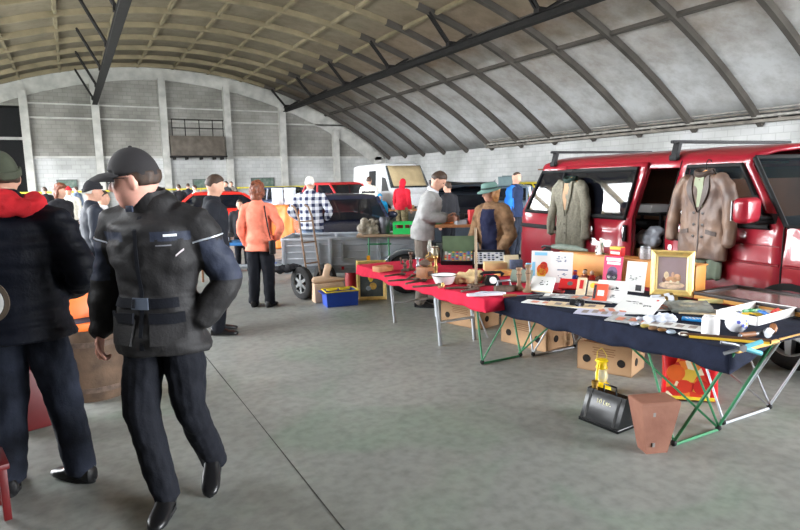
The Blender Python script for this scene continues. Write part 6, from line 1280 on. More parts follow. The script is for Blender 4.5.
# binoculars, wrapped bundle, silver album, scarf
t = thing('binoculars', 'pair of brass and white binoculars lying before the gold frame', 'binoculars', at(664, 306), -0.6)
for k, y in enumerate((0, 0.085)):
    b = MB(); b.lathe([(0.001, -0.07), (0.026, -0.07), (0.028, -0.05), (0.03, 0.0), (0.042, 0.05), (0.042, 0.085), (0.001, 0.08)], 20, (0, y, 0.042), RY(PI / 2)); o = b.build('barrel', mat('ivory_grip', (206, 208, 216), 0.5, var=0.15), t); b = MB(); b.lathe([(0.043, 0.06), (0.045, 0.064), (0.045, 0.086), (0.036, 0.088), (0.036, 0.078)], 20, (0, y, 0.042), RY(PI / 2)); b.lathe([(0.030, -0.002), (0.033, 0.0), (0.036, 0.018), (0.034, 0.02)], 20, (0, y, 0.042), RY(PI / 2)); b.build('brass_ring', mbrass, o)
b = MB(); b.box((0, 0.0425, 0.05), (0.04, 0.05, 0.03), bev=0.008); b.build('bridge', mbrass, t)
t = thing('plastic_cover', 'crumpled silver-grey plastic cover behind the white jar', 'plastic cover', at(689, 310), -0.7); b = MB(); b.box((0, 0, 0.026), (0.30, 0.22, 0.03), RX(0.12), bev=0.006); b.box((0, 0.04, 0.012), (0.28, 0.12, 0.024)); me = remesh(b.bm, 0.008, 0); wrinkle(me, 0.006, (18, 18, 18), 6); obj('cover', me, mat('silver_grey_plastic', (138, 142, 136), 0.25, var=0.35, scale=14, metal=0.2), t)
t = thing('tea_towel', 'crumpled blue and white patterned cloth at the front edge', 'cloth', at(657, 322) + Vector((0, 0, 0.005)), -0.7); b = MB(); b.ell((0, 0, 0.018), (0.13, 0.07, 0.02), 18, 8); b.ell((0.06, 0.02, 0.028), (0.07, 0.05, 0.022), 14, 8); me = remesh(b.bm, 0.009, 0); wrinkle(me, 0.02, (26, 26, 26), 8); obj('cloth', me, mat('blue_white_print', (186, 196, 218), 0.8, c2=(226, 228, 236), scale=24), t)
o = boxthing('booklet', 'bright blue booklet with white lettering left of the white jar', 'booklet', at(693, 320), (0.14, 0.09, 0.012), -1.0, mm('bright_blue_cover', (30, 134, 206)), 0.001); 
b = MB(); [b.box((-0.04 + 0.022 * q, 0.005 * (q % 2), 0.0125), (0.009, 0.045 - 0.01 * (q % 2), 0.001), 0.4) for q in range(5)]; b.build('printed_marks', mpaper, o, smooth=0)
boxthing('booklet', 'orange paper strip lying in front of the bright blue booklet', 'booklet', at(692, 328) + Vector((0, 0, 0.006)), (0.15, 0.06, 0.006), -1.0, morange, 0.001)
# coins and bits along the edge
random.seed(11)
for k, (px, py, c, lb) in enumerate(((634, 326, (176, 180, 196), 'small pale blue trinket at the front edge, leftmost of the row'), (645, 328, (196, 176, 96), 'small brass trinket second along the front edge row'), (653, 330, (120, 90, 66), 'small brown trinket third along the front edge row'), (662, 332, (150, 110, 70), 'small copper trinket fourth along the front edge row'), (671, 334, (170, 184, 200), 'grey-blue glass trinket fifth along the front edge row'), (684, 336, (232, 226, 220), 'white shell-shaped dish at the right end of the front edge row'))):
    b = MB(); b.lathe([(0.001, 0), (0.02 + 0.004 * (k % 3), 0), (0.03 + 0.006 * (k == 5), 0.008), (0.022, 0.018), (0.001, 0.02)], 14); tag(put(b.build('trinket', mat('trinket_%d' % k, c, 0.35, metal=0.4 if k in (1, 3) else 0, var=0.3, scale=40)), at(px, py) + Vector((0, 0, 0.0055)), k), lb, 'trinket', 'trinkets along the front edge')
# white jar, tray with floral china
t = thing('white_jar', 'plain white rounded storage jar at the right front of the navy table', 'jar', at(710, 336), 0); b = MB(); b.lathe([(0.001, 0), (0.040, 0), (0.048, 0.008), (0.050, 0.02), (0.050, 0.105), (0.044, 0.122), (0.038, 0.126), (0.036, 0.12), (0.001, 0.118)], 32); b.build('jar_body', mat('matte_white_jar', (226, 224, 224), 0.4, var=0.04), t)
t = thing('tray', 'white tray full of small coloured tools and china right of the white jar', 'tray', at(756, 317), 0.06)
b = MB(); w_, d_ = 0.50, 0.27; b.box((0, 0, 0.006), (w_, d_, 0.012)); [b.box((0, y, 0.03), (w_, 0.012, 0.06), bev=0.003) for y in (-d_ / 2, d_ / 2)]; [b.box((x, 0, 0.03), (0.012, d_, 0.06), bev=0.003) for x in (-w_ / 2, w_ / 2)]; b.build('tray_body', mat('white_tray', (232, 230, 228), 0.35, var=0.05), t)
TM_ = Matrix.Translation(t.location) @ RZ(0.06)
for k, (x, y, L, a, c, lb) in enumerate(((-0.1, 0.03, 0.15, 0.3, (40, 60, 130), 'dark blue brush lying in the white tray'), (0.0, -0.02, 0.12, 1.0, (62, 126, 206), 'blue pen lying in the middle of the white tray'), (0.06, 0.03, 0.14, -0.4, (70, 150, 90), 'green pencil lying in the white tray'), (0.1, -0.03, 0.16, 0.2, (206, 56, 48), 'red pencil at the right end of the white tray'), (-0.04, 0.0, 0.13, -0.8, (236, 196, 60), 'yellow marker lying in the white tray'), (-0.14, -0.03, 0.1, 0.9, (40, 40, 44), 'black stub lying at the left end of the white tray'))):
    b = MB(); b.path([(-L / 2, 0, 0.012), (L * 0.4, 0, 0.012), (L / 2, 0, 0.012)], [0.011, 0.011, 0.003], 8); b.ell((-L * 0.1, 0, 0.014), (L * 0.18, 0.016, 0.013), 10, 6); tag(put(b.build('pen', mm('pen_%d' % k, c, 0.4)), TM_ @ Vector((x * 1.2, y * 2.2, 0.013 + 0.014 * (k % 2))), 0.06 + a), lb, 'pen', 'things lying in the white tray')
t = thing('china_pot', 'white lidded china pot with blue and yellow flowers before the tray', 'pot', at(736, 331), 0.2); b = MB(); b.lathe([(0.001, 0), (0.035, 0), (0.055, 0.02), (0.066, 0.05), (0.060, 0.082), (0.050, 0.092), (0.03, 0.102), (0.012, 0.108), (0.012, 0.118), (0.001, 0.122)], 28); po = b.build('pot_body', mat('floral_china_white', (234, 234, 238), 0.2, var=0.04), t); bv = surf(po.data)
for k, (a, z, c) in enumerate(((-2.2, 0.05, (70, 90, 190)), (-1.7, 0.035, (90, 100, 200)), (-1.75, 0.06, (232, 196, 50)), (-1.3, 0.055, (80, 94, 190)), (-2.6, 0.07, (90, 104, 200)), (-1.0, 0.04, (232, 196, 60)), (-1.75, 0.078, (74, 92, 186)))):
    dr = Vector((math.cos(a), math.sin(a), 0)); h, n, i, dd = bv.ray_cast(Vector((0, 0, z)) + dr * 0.2, -dr); b = MB(); q = n.to_track_quat('Z', 'Y').to_matrix().to_4x4(); [b.ell((0.006 * math.cos(f), 0.006 * math.sin(f), 0), (0.0055, 0.0055, 0.0015), 8, 4) for f in (0, 1.26, 2.5, 3.8, 5.0)]
    me = b.build('painted_flower', mm('flower_%d_%d' % (c[0], c[2]), c, 0.3), t); me.matrix_local = Matrix.Translation(h + n * 0.001) @ q
boxthing('ruler', 'pale yellow wooden ruler lying behind the white jar', 'ruler', at(719, 303), (0.30, 0.035, 0.03), -0.62, mat('pale_yellow_wood', (236, 220, 150), 0.6), 0.002)
t = thing('pistol_drill', 'old steel hand drill with wooden grip before the tray', 'hand drill', at(757, 338), -0.25); b = MB(); b.tube((-0.13, 0, 0.025), (0.06, 0, 0.03), 0.013); b.lathe([(0.001, 0), (0.03, 0), (0.032, 0.012), (0.001, 0.014)], 16, (0.05, -0.02, 0.035), RX(PI / 2)); b.tube((0.06, 0, 0.03), (0.11, 0, 0.032), 0.02, 0.016); b.build('drill_body', msteel2, t); b = MB(); b.tube((-0.12, 0.0, 0.028), (-0.02, 0, 0.028), 0.016); b.build('sleeve', mwood, t); b = MB(); b.path([(0.11, 0, 0.03), (0.14, 0.02, 0.045), (0.15, 0.035, 0.06)], [0.02, 0.022, 0.018], 8); b.build('grip', mwood, t)
t = thing('board_edge_strip', 'long dark stick with yellow edging along the front edge by the jar', 'stick', at(733, 343) + Vector((0.03, 0.05, 0)), -0.95); b = MB(); b.path([(-0.26, 0, 0.014), (0.22, 0, 0.014)], [0.012, 0.016], 10); b.build('shaft', mdwood, t); b = MB(); b.box((0.0, -0.018, 0.008), (0.42, 0.008, 0.014)); b.build('yellow_edge', myell, t)  # strip standing in for the edge of the table board
# spring clamp with blue grips at the near corner
t = thing('spring_clamp', 'steel spring clamp with light blue grips gripping the cloth at the near corner', 'clamp', at(751, 350, TZ + 0.03) + Vector((0, 0.05, 0)), -0.5); b = MB(); b.path([(-0.12, 0.0, 0.035), (-0.04, 0, 0.02), (0.0, 0, 0.0)], 0.010, 8); b.path([(-0.10, 0.0, -0.03), (-0.03, 0, -0.012), (0.0, 0, 0.0)], 0.010, 8); b.lathe([(0.02, -0.015), (0.02, 0.015), (0.001, 0.016)], 14, (0, 0, 0), RX(PI / 2)); b.build('jaw', msteel2, t)
for q in (1, -1): b = MB(); b.path([(0.0, 0, 0), (0.04, 0, 0.012 * q), (0.11, 0, 0.035 * q)], [0.010, 0.014, 0.013], 8); b.build('blue_grip', mm('light_blue_rubber', (110, 196, 214), 0.5), t)
# left end of the navy cloth: knife, wooden stands, iron, tools
t = thing('chisel', 'wooden-handled chisel lying at the left end of the navy cloth', 'chisel', at(520, 297, ZR + 0.0), -0.45); b = MB(); b.path([(-0.14, 0, 0.016), (-0.03, 0, 0.016)], [0.014, 0.011], 10); b.build('handle', mwood, t); b = MB(); b.box((0.08, 0, 0.014), (0.22, 0.022, 0.006)); b.build('blade', msteel2, t)
for k, (px, py, h, lb) in enumerate(((519, 290, 0.20, 'shorter brown turned wooden stand at the end of the crimson cloth'), (528, 292, 0.24, 'taller brown turned wooden stand at the end of the crimson cloth'))):
    t = thing('wooden_stand', lb, 'wooden stand', at(px, py, ZR), 0.2 + k); b = MB(); b.lathe([(0.001, 0), (0.045, 0), (0.048, 0.012), (0.03, 0.03), (0.018, 0.06), (0.016, h * 0.5), (0.024, h * 0.7), (0.018, h * 0.85), (0.030, h * 0.95), (0.028, h), (0.001, h)], 18); b.build('turned_stem', mat('greyed_wood', (136, 108, 84), 0.6, var=0.3, scale=12), t); b = MB(); b.lathe([(0.0245, h * 0.685), (0.027, h * 0.7), (0.0245, h * 0.715)], 18); b.build('ring_band', mdwood, t)
t = thing('flat_iron', 'old grey flat iron at the right end of the crimson cloth', 'iron', at(505, 291, ZR), -0.4); b = MB(); b.loft([[(x, y * w, z) for x, y in ((-0.09, -1), (0.03, -1), (0.08, -0.5), (0.10, 0), (0.08, 0.5), (0.03, 1), (-0.09, 1))] for z, w in ((0, 0.052), (0.025, 0.05), (0.045, 0.032), (0.05, 0.02))]); b.build('sole', miron, t); b = MB(); b.path([(-0.07, 0, 0.04), (-0.06, 0, 0.09), (0.04, 0, 0.095), (0.05, 0, 0.045)], 0.012, 8); b.build('handle', msteel2, t)
t = thing('file_tool', 'long dark file with steel tang across the left of the navy cloth', 'file', at(548, 298), -0.30); b = MB(); b.box((0.05, 0, 0.008), (0.26, 0.025, 0.012), bev=0.002); b.build('file_blade', msteel2, t); b = MB(); b.path([(-0.19, 0, 0.014), (-0.08, 0, 0.012)], [0.013, 0.010], 8); b.build('handle', mblackp, t)
boxthing('blue_packet', 'slate-blue paper packet standing behind the wooden stands', 'packet', at(516, 272, ZR), (0.13, 0.06, 0.13), -0.5, mat('slate_blue_paper', (84, 94, 116), 0.7, var=0.3, scale=30), 0.004)
boxthing('light_blue_packet', 'light blue packet beside the orange picture sheet', 'packet', at(530, 277), (0.08, 0.05, 0.14), -0.5, mm('light_blue_paper', (120, 190, 224), 0.6), 0.004)
# ---- crimson cloth
def case(label, px, py, w, d_, rz, fill, seed, lid=None):
    tl = 0.36; t = thing('display_case', label, 'display case', at(px, py, ZR) + Vector((0, 0, d_ / 2 * math.sin(tl))), rz, 'shallow display cases on the crimson cloth'); b = MB(); b.box((0, 0, 0.010), (w, d_, 0.016)); [b.box((0, y, 0.025), (w, 0.016, 0.05)) for y in (-d_ / 2, d_ / 2)]; [b.box((x, 0, 0.025), (0.016, d_, 0.05)) for x in (-w / 2, w / 2)]; b.build('case_frame', mblackp, t, smooth=0)
    b = MB(); b.box((0, 0, 0.022), (w - 0.02, d_ - 0.02, 0.01)); b.build('felt', fill, t, smooth=0); t.rotation_euler = (tl, 0, rz); b = MB(RX(-tl)); [b.box((x, d_ * 0.40, -d_ / 2 * math.sin(tl) / 2 + 0.02), (0.02, 0.02, d_ / 2 * math.sin(tl) * 2 + 0.0), bev=0) for x in (0,)]; b.build('prop', mblackp, t, smooth=0)
    if lid: b = MB(); b.box((0, d_ / 2 + 0.03, 0.10), (w, 0.016, 0.20), RX(-0.55)); b.build('lid', lid, t, smooth=0)
    return t
random.seed(4)
mfelt = mm('grey_felt', (150, 150, 150), 0.9); mfeltw = mm('white_felt', (222, 222, 226), 0.9)
def fill_case(t, w, d_, nx, ny, cols, nm, group, labels):
    M_ = Matrix.Translation(t.location) @ RZ(t.rotation_euler.z) @ RX(t.rotation_euler.x); k = 0; proto = {}
    for i in range(nx):
        for j in range(ny):
            x = -w / 2 + w * (i + 0.5) / nx; y = -d_ / 2 + d_ * (j + 0.5) / ny; c = random.choice(cols)
            if c not in proto: b = MB(); b.lathe([(0.001, 0), (w / nx * 0.34, 0), (w / nx * 0.36, 0.004), (0.001, 0.007)], 10); o = proto[c] = b.build(nm, mm('pin_%d_%d_%d' % c, c, 0.3))
            else: o = proto[c].copy(); COL.objects.link(o)
            tag(put(o, M_ @ Vector((x, y, 0.028)), t.rotation_euler.z, t.rotation_euler.x), labels % CN[c], nm, group)
CN = {(206, 48, 44): 'red', (60, 92, 180): 'blue', (222, 186, 66): 'yellow', (230, 230, 226): 'white', (66, 140, 96): 'green', (226, 140, 110): 'salmon', (40, 44, 60): 'dark', (120, 124, 150): 'grey-blue'}
rzr = -0.62
t1 = case('black-edged display case of coloured badges with green lid on the crimson cloth', 459, 263, 0.40, 0.30, rzr, mfelt, 1, mat('olive_green_lid', (86, 104, 78), 0.8, var=0.15)); fill_case(t1, 0.36, 0.26, 8, 6, [(206, 48, 44), (60, 92, 180), (222, 186, 66), (230, 230, 226), (66, 140, 96), (226, 140, 110)], 'badge', 'badges in the green-lidded case', '%s badge among the badges in the green-lidded case')
t2 = case('shallow display case of pale coins right of the badge case', 489, 266, 0.36, 0.34, rzr, mfeltw, 2); fill_case(t2, 0.32, 0.30, 7, 6, [(230, 230, 226), (40, 44, 60), (120, 124, 150)], 'coin', 'coins in the pale display case', '%s coin or medal in the pale display case')
t = thing('enamel_bowl', 'white enamel bowl with dark rim near the front of the crimson cloth', 'bowl', at(444, 284, ZR), 0); b = MB(); b.lathe([(0.001, 0), (0.07, 0), (0.085, 0.01), (0.115, 0.085), (0.125, 0.09), (0.118, 0.083), (0.08, 0.014), (0.001, 0.01)], 32); b.build('bowl_body', mat('white_enamel', (236, 236, 236), 0.2, var=0.03), t); b = MB(); b.path([(0.1245 * math.cos(a), 0.1245 * math.sin(a), 0.09) for a in [2 * PI * k / 32 for k in range(33)]], 0.0035, 6); b.build('rim', mat('blue_black_rim', (36, 38, 52), 0.3), t)
t = thing('upright_post', 'tall thin greyish wooden post standing on the crimson cloth before the vendor', 'post', at(476, 286, ZR), 0.3); b = MB(); b.box((0, 0, 0.01), (0.12, 0.12, 0.02), bev=0.004); b.build('base', mdwood, t); b = MB(); b.path([(0, 0, 0.02), (0.003, 0, 0.25), (-0.003, 0, 0.54)], [0.013, 0.014, 0.011], 8); b.build('shaft', mat('driftwood', (150, 132, 110), 0.8, var=0.3, scale=12), t)
boxthing('wooden_box', 'small brown wooden box at the far left end of the crimson cloth', 'box', at(383, 271, ZR), (0.20, 0.12, 0.06), 0.2, mat('ginger_wood', (176, 118, 74), 0.6, var=0.2), 0.004)
for k, (px, py, sx, sy, sz, rz, m, lb) in enumerate(((495, 270, 0.24, 0.14, 0.09, -0.5, mcreamw, 'cream wooden box behind the upright post'), (505, 275, 0.18, 0.12, 0.05, -0.2, mat('honey_wood', (218, 160, 88), 0.6, var=0.2), 'honey-coloured open wooden box near the wooden stands'), (451, 252, 0.16, 0.1, 0.1, 0.1, mcard, 'small brown carton behind the badge case'))):
    boxthing('wooden_box' if k < 2 else 'carton', lb, 'box', at(px, py, ZR), (sx, sy, sz), rz, m, 0.003)
leaf('ivory book standing upright behind the honey-coloured wooden box', 'book', 'book', at(512, 270, ZR), 0.16, 0.16, -0.4, 0.25, mat('ivory_page', (240, 226, 190), 0.7), 0.02)
leaf('grey-green hardback book lying tilted before the slate-blue packet', 'book', 'book', at(520, 283, ZR), 0.20, 0.15, -0.9, 0.9, mat('grey_green_cover', (128, 140, 128), 0.7), 0.022)
t = thing('canvas_bag', 'rumpled cream canvas bag left of the upright post', 'bag', at(468, 283, ZR), -0.4); b = MB(); b.ell((0, 0, 0.05), (0.15, 0.08, 0.055), 16, 10); b.ell((0.08, 0.03, 0.08), (0.08, 0.06, 0.05), 14, 8); me = remesh(b.bm, 0.01, 0); wrinkle(me, 0.035, (14, 14, 14), 3); obj('canvas', me, mat('cream_canvas', (206, 178, 132), 0.85, var=0.35, scale=9), t)
t = thing('telephone', 'black vintage telephone handset and body behind the white ornament', 'telephone', at(492, 284, ZR), -0.5); b = MB(); b.loft([[(-a, -c, z), (a, -c, z), (a, c, z), (-a, c, z)] for a, c, z in ((0.085, 0.075, 0), (0.08, 0.07, 0.03), (0.05, 0.045, 0.08))]); b.build('base', mblackp, t); b = MB(); b.path([(-0.10, 0, 0.085), (-0.08, 0, 0.11), (0.08, 0, 0.11), (0.10, 0, 0.085)], [0.022, 0.014, 0.014, 0.022], 10); b.build('handset', mblackp, t); b = MB(); b.lathe([(0.001, 0.0), (0.034, 0.0), (0.034, 0.008), (0.001, 0.01)], 18, (0, -0.065, 0.045), RX(1.1)); b.build('dial', mpaper, t)
t = thing('wall_bracket', 'white carved ornamental shelf bracket lying at the front of the crimson cloth', 'bracket', at(486, 295, ZR), -0.35); b = MB(); b.prism([(-0.16, -0.03), (-0.05, -0.045), (0.12, -0.05), (0.17, -0.02), (0.12, 0.02), (0.05, 0.03), (-0.05, 0.05), (-0.10, 0.02), (-0.17, 0.0)], 0.02); b.build('scroll', mat('chalky_white', (206, 206, 214), 0.7, var=0.1), t); b = MB(); b.path([(-0.10, -0.01, 0.02), (-0.03, 0.01, 0.026), (0.03, -0.02, 0.026), (0.11, -0.01, 0.02)], 0.008, 8); b.build('carving', mm('chalk_grey', (170, 170, 182)), t)
t = thing('cloth_tassel', 'small brown and red tassel hanging at the front corner of the crimson cloth', 'tassel', at(441, 288, ZR + 0.002), 0.2); b = MB(); b.box((0, 0, 0.012), (0.05, 0.04, 0.024), bev=0.006); b.build('knot', mwood, t); b = MB(); b.lathe([(0.001, 0.0), (0.02, 0.0), (0.012, 0.03), (0.001, 0.035)], 10, (0.01, -0.015, 0.02)); b.build('brass_cap', mbrass, t)
# coffee mill, lamps, irons, candlesticks, loose ironware
t = thing('coffee_mill', 'old wooden coffee mill with iron crank left of the enamel bowl', 'coffee mill', at(425, 278, ZR), 0.4); b = MB(); b.box((0, 0, 0.06), (0.13, 0.13, 0.11), bev=0.006); b.box((0, 0, 0.008), (0.16, 0.16, 0.016), bev=0.004); b.build('wooden_body', mwood, t); b = MB(); b.lathe([(0.02, 0.115), (0.055, 0.14), (0.058, 0.16), (0.03, 0.185), (0.01, 0.19), (0.01, 0.20), (0.001, 0.2)], 18); b.path([(0, 0, 0.20), (0.05, 0.0, 0.215), (0.12, 0.02, 0.215)], 0.006, 6); b.tube((0.12, 0.02, 0.21), (0.12, 0.02, 0.25), 0.012); b.build('crank', miron, t); b = MB(); b.box((0, -0.068, 0.05), (0.08, 0.008, 0.05), bev=0.002); b.tube((0, -0.07, 0.05), (0, -0.085, 0.05), 0.008); b.build('drawer', mdwood, t)
t = thing('oil_lamp', 'brass oil lamp with white porcelain font on the crimson cloth', 'oil lamp', at(430, 270, ZR), 0); b = MB(); b.lathe([(0.001, 0), (0.06, 0), (0.06, 0.01), (0.025, 0.03), (0.02, 0.09), (0.05, 0.11), (0.058, 0.14), (0.04, 0.17), (0.02, 0.175), (0.02, 0.20), (0.001, 0.205)], 20); b.build('lamp_base', mbrass, t); b = MB(); b.lathe([(0.018, 0.20), (0.03, 0.235), (0.02, 0.28), (0.016, 0.33), (0.018, 0.335)], 16); b.build('glass_chimney', glass('chimney_glass', (206, 206, 196), 0.35), t)
b_ = t
for k, (px, py, h, m, lb) in enumerate(((405, 271, 0.13, miron, 'squat rusty iron mincer at the left of the crimson cloth'), (411, 270, 0.20, mdwood, 'dark wooden pepper-mill-like column left of the coffee mill'), (436, 276, 0.21, mbrass, 'tall brass candlestick behind the enamel bowl'), (418, 273, 0.17, msteel2, 'grey metal candlestick between the dark column and coffee mill'))):
    t = thing('candlestick' if k > 1 else ('mincer' if k == 0 else 'wooden_column'), lb, ('mincer', 'column', 'candlestick', 'candlestick')[k], at(px, py, ZR), k); b = MB(); b.lathe([(0.001, 0), (0.045, 0), (0.047, 0.01), (0.02, 0.03), (0.014, h * 0.3), (0.024, h * 0.45), (0.013, h * 0.6), (0.015, h * 0.85), (0.03, h * 0.92), (0.028, h), (0.012, h), (0.012, h * 0.92), (0.001, h * 0.92)], 16); b.build('stem', m, t)
    b = MB()
    if k == 0: b.path([(0, 0, 0.08), (-0.06, -0.03, 0.09), (-0.07, -0.03, 0.16)], 0.009, 8)
    else: b.lathe([(0.0245, h * 0.43), (0.03, h * 0.45), (0.0245, h * 0.47)], 16)
    b.build('handle' if k == 0 else 'collar', m, t)
for k, (px, py, L, rz, lb) in enumerate(((395, 276, 0.26, 0.1, 'rusty flat iron bar furthest left on the crimson cloth'), (404, 281, 0.32, -0.3, 'long rusty tongs along the front left of the crimson cloth'), (416, 283, 0.28, 0.25, 'rusty pliers in front of the coffee mill'), (428, 287, 0.30, -0.25, 'rusty spanner left of the enamel bowl'), (411, 278, 0.22, 0.7, 'short rusty chisel before the dark wooden column'), (460, 289, 0.26, -0.5, 'rusty shears right of the enamel bowl'), (470, 291, 0.2, 0.1, 'small dark hook tool right of the rusty shears'))):
    t = thing('hand_tool', lb, 'tool', at(px, py, ZR), rz, 'old iron tools on the crimson cloth'); b = MB(); b.path([(-L / 2, 0.0, 0.01), (-L * 0.1, 0.004, 0.012), (L * 0.3, 0, 0.012)], [0.009, 0.011, 0.012], 8); b.build('shank', miron, t); b = MB(); b.path([(L * 0.28, 0.0, 0.012), (L * 0.38, 0.02, 0.014), (L / 2, 0.012, 0.014)], [0.012, 0.015, 0.006], 8); b.path([(L * 0.28, 0.0, 0.012), (L * 0.38, -0.02, 0.014), (L / 2, -0.012, 0.014)], [0.012, 0.015, 0.006], 8); b.build('jaw', miron, t)
t = thing('metal_jug', 'dull pewter jug standing behind the oil lamp', 'jug', at(435, 262, ZR), 0.5); b = MB(); b.lathe([(0.001, 0), (0.055, 0), (0.065, 0.03), (0.07, 0.08), (0.05, 0.14), (0.04, 0.17), (0.048, 0.19), (0.042, 0.19), (0.036, 0.165), (0.001, 0.16)], 22); b.build('jug_body', mat('pewter', (142, 136, 116), 0.4, metal=0.6, var=0.2), t); b = MB(); b.path([(0.045, 0, 0.17), (0.10, 0, 0.16), (0.105, 0, 0.10), (0.066, 0, 0.06)], 0.008, 8); b.build('handle', mbrass, t)
# grey-green cloth over a black case behind the rear of the table, on the van side
t = thing('folded_umbrella', 'grey-green folded umbrella lying on the sketch sheets below the wool coat', 'umbrella', oncase(562) + Vector((0, 0, 0)), rzc + 0.1); b = MB(); b.path([(-0.20, 0, 0.03), (-0.1, 0, 0.035), (0.10, 0, 0.03), (0.22, 0, 0.02)], [0.02, 0.034, 0.03, 0.01], 10); b.build('canopy', mat('grey_green_nylon', (112, 124, 114), 0.6, var=0.2, scale=20), t); b = MB(); b.path([(-0.19, 0, 0.03), (-0.30, 0, 0.03), (-0.33, 0, 0.015)], 0.012, 8); b.build('handle', mblackp, t)
# ------------------------------------------------------------------ stalls further back
def stall(label, px, d, w, dp, rz, m, zt=0.75, group='market tables in the background', name='market_table'):
    p = D(px, 260, d); t = thing(name, label, 'table', (p.x, p.y, 0), rz, group)
    b = MB(); b.box((0, 0, zt - 0.02), (w, dp, 0.04), bev=0.004); b.build('table_top', m, t)
    for x in (-w / 2 + 0.1, w / 2 - 0.1):
        for y in (-dp / 2 + 0.06, dp / 2 - 0.06): b = MB(); b.tube((x, y, zt - 0.03), (x * 1.04, y * 1.1, 0), 0.02, n=8); b.build('leg', mwood, t)
    return t, Matrix.Translation((p.x, p.y, 0)) @ RZ(rz)
random.seed(21)
PAL = [('dark', (48, 46, 46)), ('white', (224, 222, 218)), ('brown', (140, 98, 64)), ('red', (186, 44, 46)), ('blue', (54, 92, 160)), ('grey', (136, 138, 140)), ('orange', (220, 120, 50)), ('green', (70, 120, 80)), ('cream', (216, 196, 150))]
KND = ['box', 'vase', 'lamp', 'crate', 'book pile']
def clutter(M_, w, dp, n, zt, where, grp):
    used = set()
    for k in range(n):
        c = random.choice(PAL); kd = random.choice(KND); 
        while (c[0], kd) in used: c = random.choice(PAL); kd = random.choice(KND)
        used.add((c[0], kd)); m = mat('clutter_' + c[0], c[1], 0.55, var=0.2); x = -w / 2 + w * (k + 0.5) / n + random.uniform(-.03, .03); y = random.uniform(-dp * .3, dp * .3); p = M_ @ Vector((x, y, zt + 0.001)); b = MB(); h = random.uniform(.1, .26); r = min(0.09, w / n * 0.42)
        if kd == 'box': b.box((0, 0, h / 2), (r * 1.8, r * 1.4, h), bev=0.008)
        elif kd == 'vase': b.lathe([(0.001, 0), (r * .5, 0), (r * .85, h * .4), (r * .4, h * .8), (r * .55, h), (r * .3, h * .95), (0.001, h * .9)], 14)
        elif kd == 'lamp': b.lathe([(0.001, 0), (r * .6, 0), (r * .2, h * .15), (r * .15, h * .6), (r * .9, h * .62), (r * .5, h * 1.1), (0.001, h * 1.1)], 14)
        elif kd == 'crate': b.box((0, 0, 0.01), (r * 2, r * 1.6, 0.02)); [b.box((0, q * r * .8, h * .35), (r * 2, 0.015, h * .7)) for q in (-1, 1)]; [b.box((q * r, 0, h * .35), (0.015, r * 1.6, h * .7)) for q in (-1, 1)]
        else: [b.box((random.uniform(-.01, .01), random.uniform(-.01, .01), 0.02 + 0.035 * q), (r * 1.9, r * 1.5, 0.032), bev=0.003) for q in range(4)]
        nm = {'box': 'carton', 'vase': 'vase', 'lamp': 'table_lamp', 'crate': 'small_crate', 'book pile': 'book_pile'}[kd]
        tag(put(b.build(nm, m), p, random.uniform(-.4, .4) + M_.to_euler().z), '%s %s %s' % (c[0], kd, where), kd, grp)
t, M_ = stall('wooden trestle stall of clutter between the grey jumper and the green hat', 466, 10.9, 1.5, 0.7, head(0.05, 1), mwood, 0.86); clutter(M_, 1.6, 0.6, 8, 0.86, 'on the trestle stall between jumper and green hat', 'goods on the middle stall')
t, M_ = stall('table of goods just left of the orange coat', 228, 9.9, 1.3, 0.6, head(0.1, 1), mm('blue_table_top', (52, 116, 176), 0.6), 0.72); clutter(M_, 1.2, 0.5, 6, 0.72, 'on the blue table left of the orange coat', 'goods on the blue table')
t, M_ = stall('table of goods behind the dark saloon beside the white van', 412, 19.5, 2.2, 0.8, head(0.1, 1), mwood); clutter(M_, 2.1, 0.6, 7, 0.75, 'on the far table beside the white van', 'goods on the table by the white van')
t, M_ = stall('far table behind the dark-haired young man', 190, 25, 3.0, 0.8, head(0.1, 1), mgrayp); clutter(M_, 2.9, 0.6, 8, 0.75, 'on the far table behind the young man in black', 'goods on the far left table')
t, M_ = stall('low table of goods between the red hood man and the walking man', 92, 8.2, 1.0, 0.6, head(0.1, 1), mwood, 0.7); clutter(M_, 0.9, 0.5, 4, 0.7, 'on the table behind the walking man\'s elbow', 'goods behind the walking man')
# white drums and orange tarpaulin
for px, lb in ((281, 'white plastic drum left of the pair on the orange-wrapped pallet'), (293, 'white plastic drum right of the pair on the orange-wrapped pallet')):
    p = D(px, 260, 15.5); t = thing('drum', lb, 'drum', (p.x, p.y, 1.12), 0, 'white drums on the pallet'); b = MB(); b.lathe([(0.001, 0), (0.14, 0), (0.148, 0.02), (0.145, 0.15), (0.148, 0.17), (0.145, 0.36), (0.15, 0.38), (0.15, 0.42), (0.001, 0.42)], 24); b.build('drum_body', mat('white_drum', (212, 218, 224), 0.4, var=0.05), t); b = MB(); b.path([(0.15 * math.cos(a), 0.15 * math.sin(a), 0.385) for a in [2 * PI * k / 24 for k in range(25)]], 0.008, 6); b.build('rim', mwht, t)
p = D(286, 260, 15.5); t = thing('wrapped_pallet', 'tall pallet wrapped in orange and white tarpaulin under the white drums', 'pallet', (p.x, p.y, 0), head(0.3, 1)); b = MB(); b.box((0, 0, 0.56), (0.95, 0.7, 1.10), bev=0.04); me = remesh(b.bm, 0.03, 0); wrinkle(me, 0.03, (5, 5, 2), 1)
for v in me.vertices: v.co.z = max(0.0, min(1.115, v.co.z))
obj('tarpaulin', me, mat('orange_tarpaulin', (222, 116, 40), 0.5, var=0.15), t); b = MB(); [b.box((x, -0.375, 0.56), (0.07, 0.01, 1.0)) for x in (-0.38, -0.22)]; b.build('white_stripe', mwht, t)
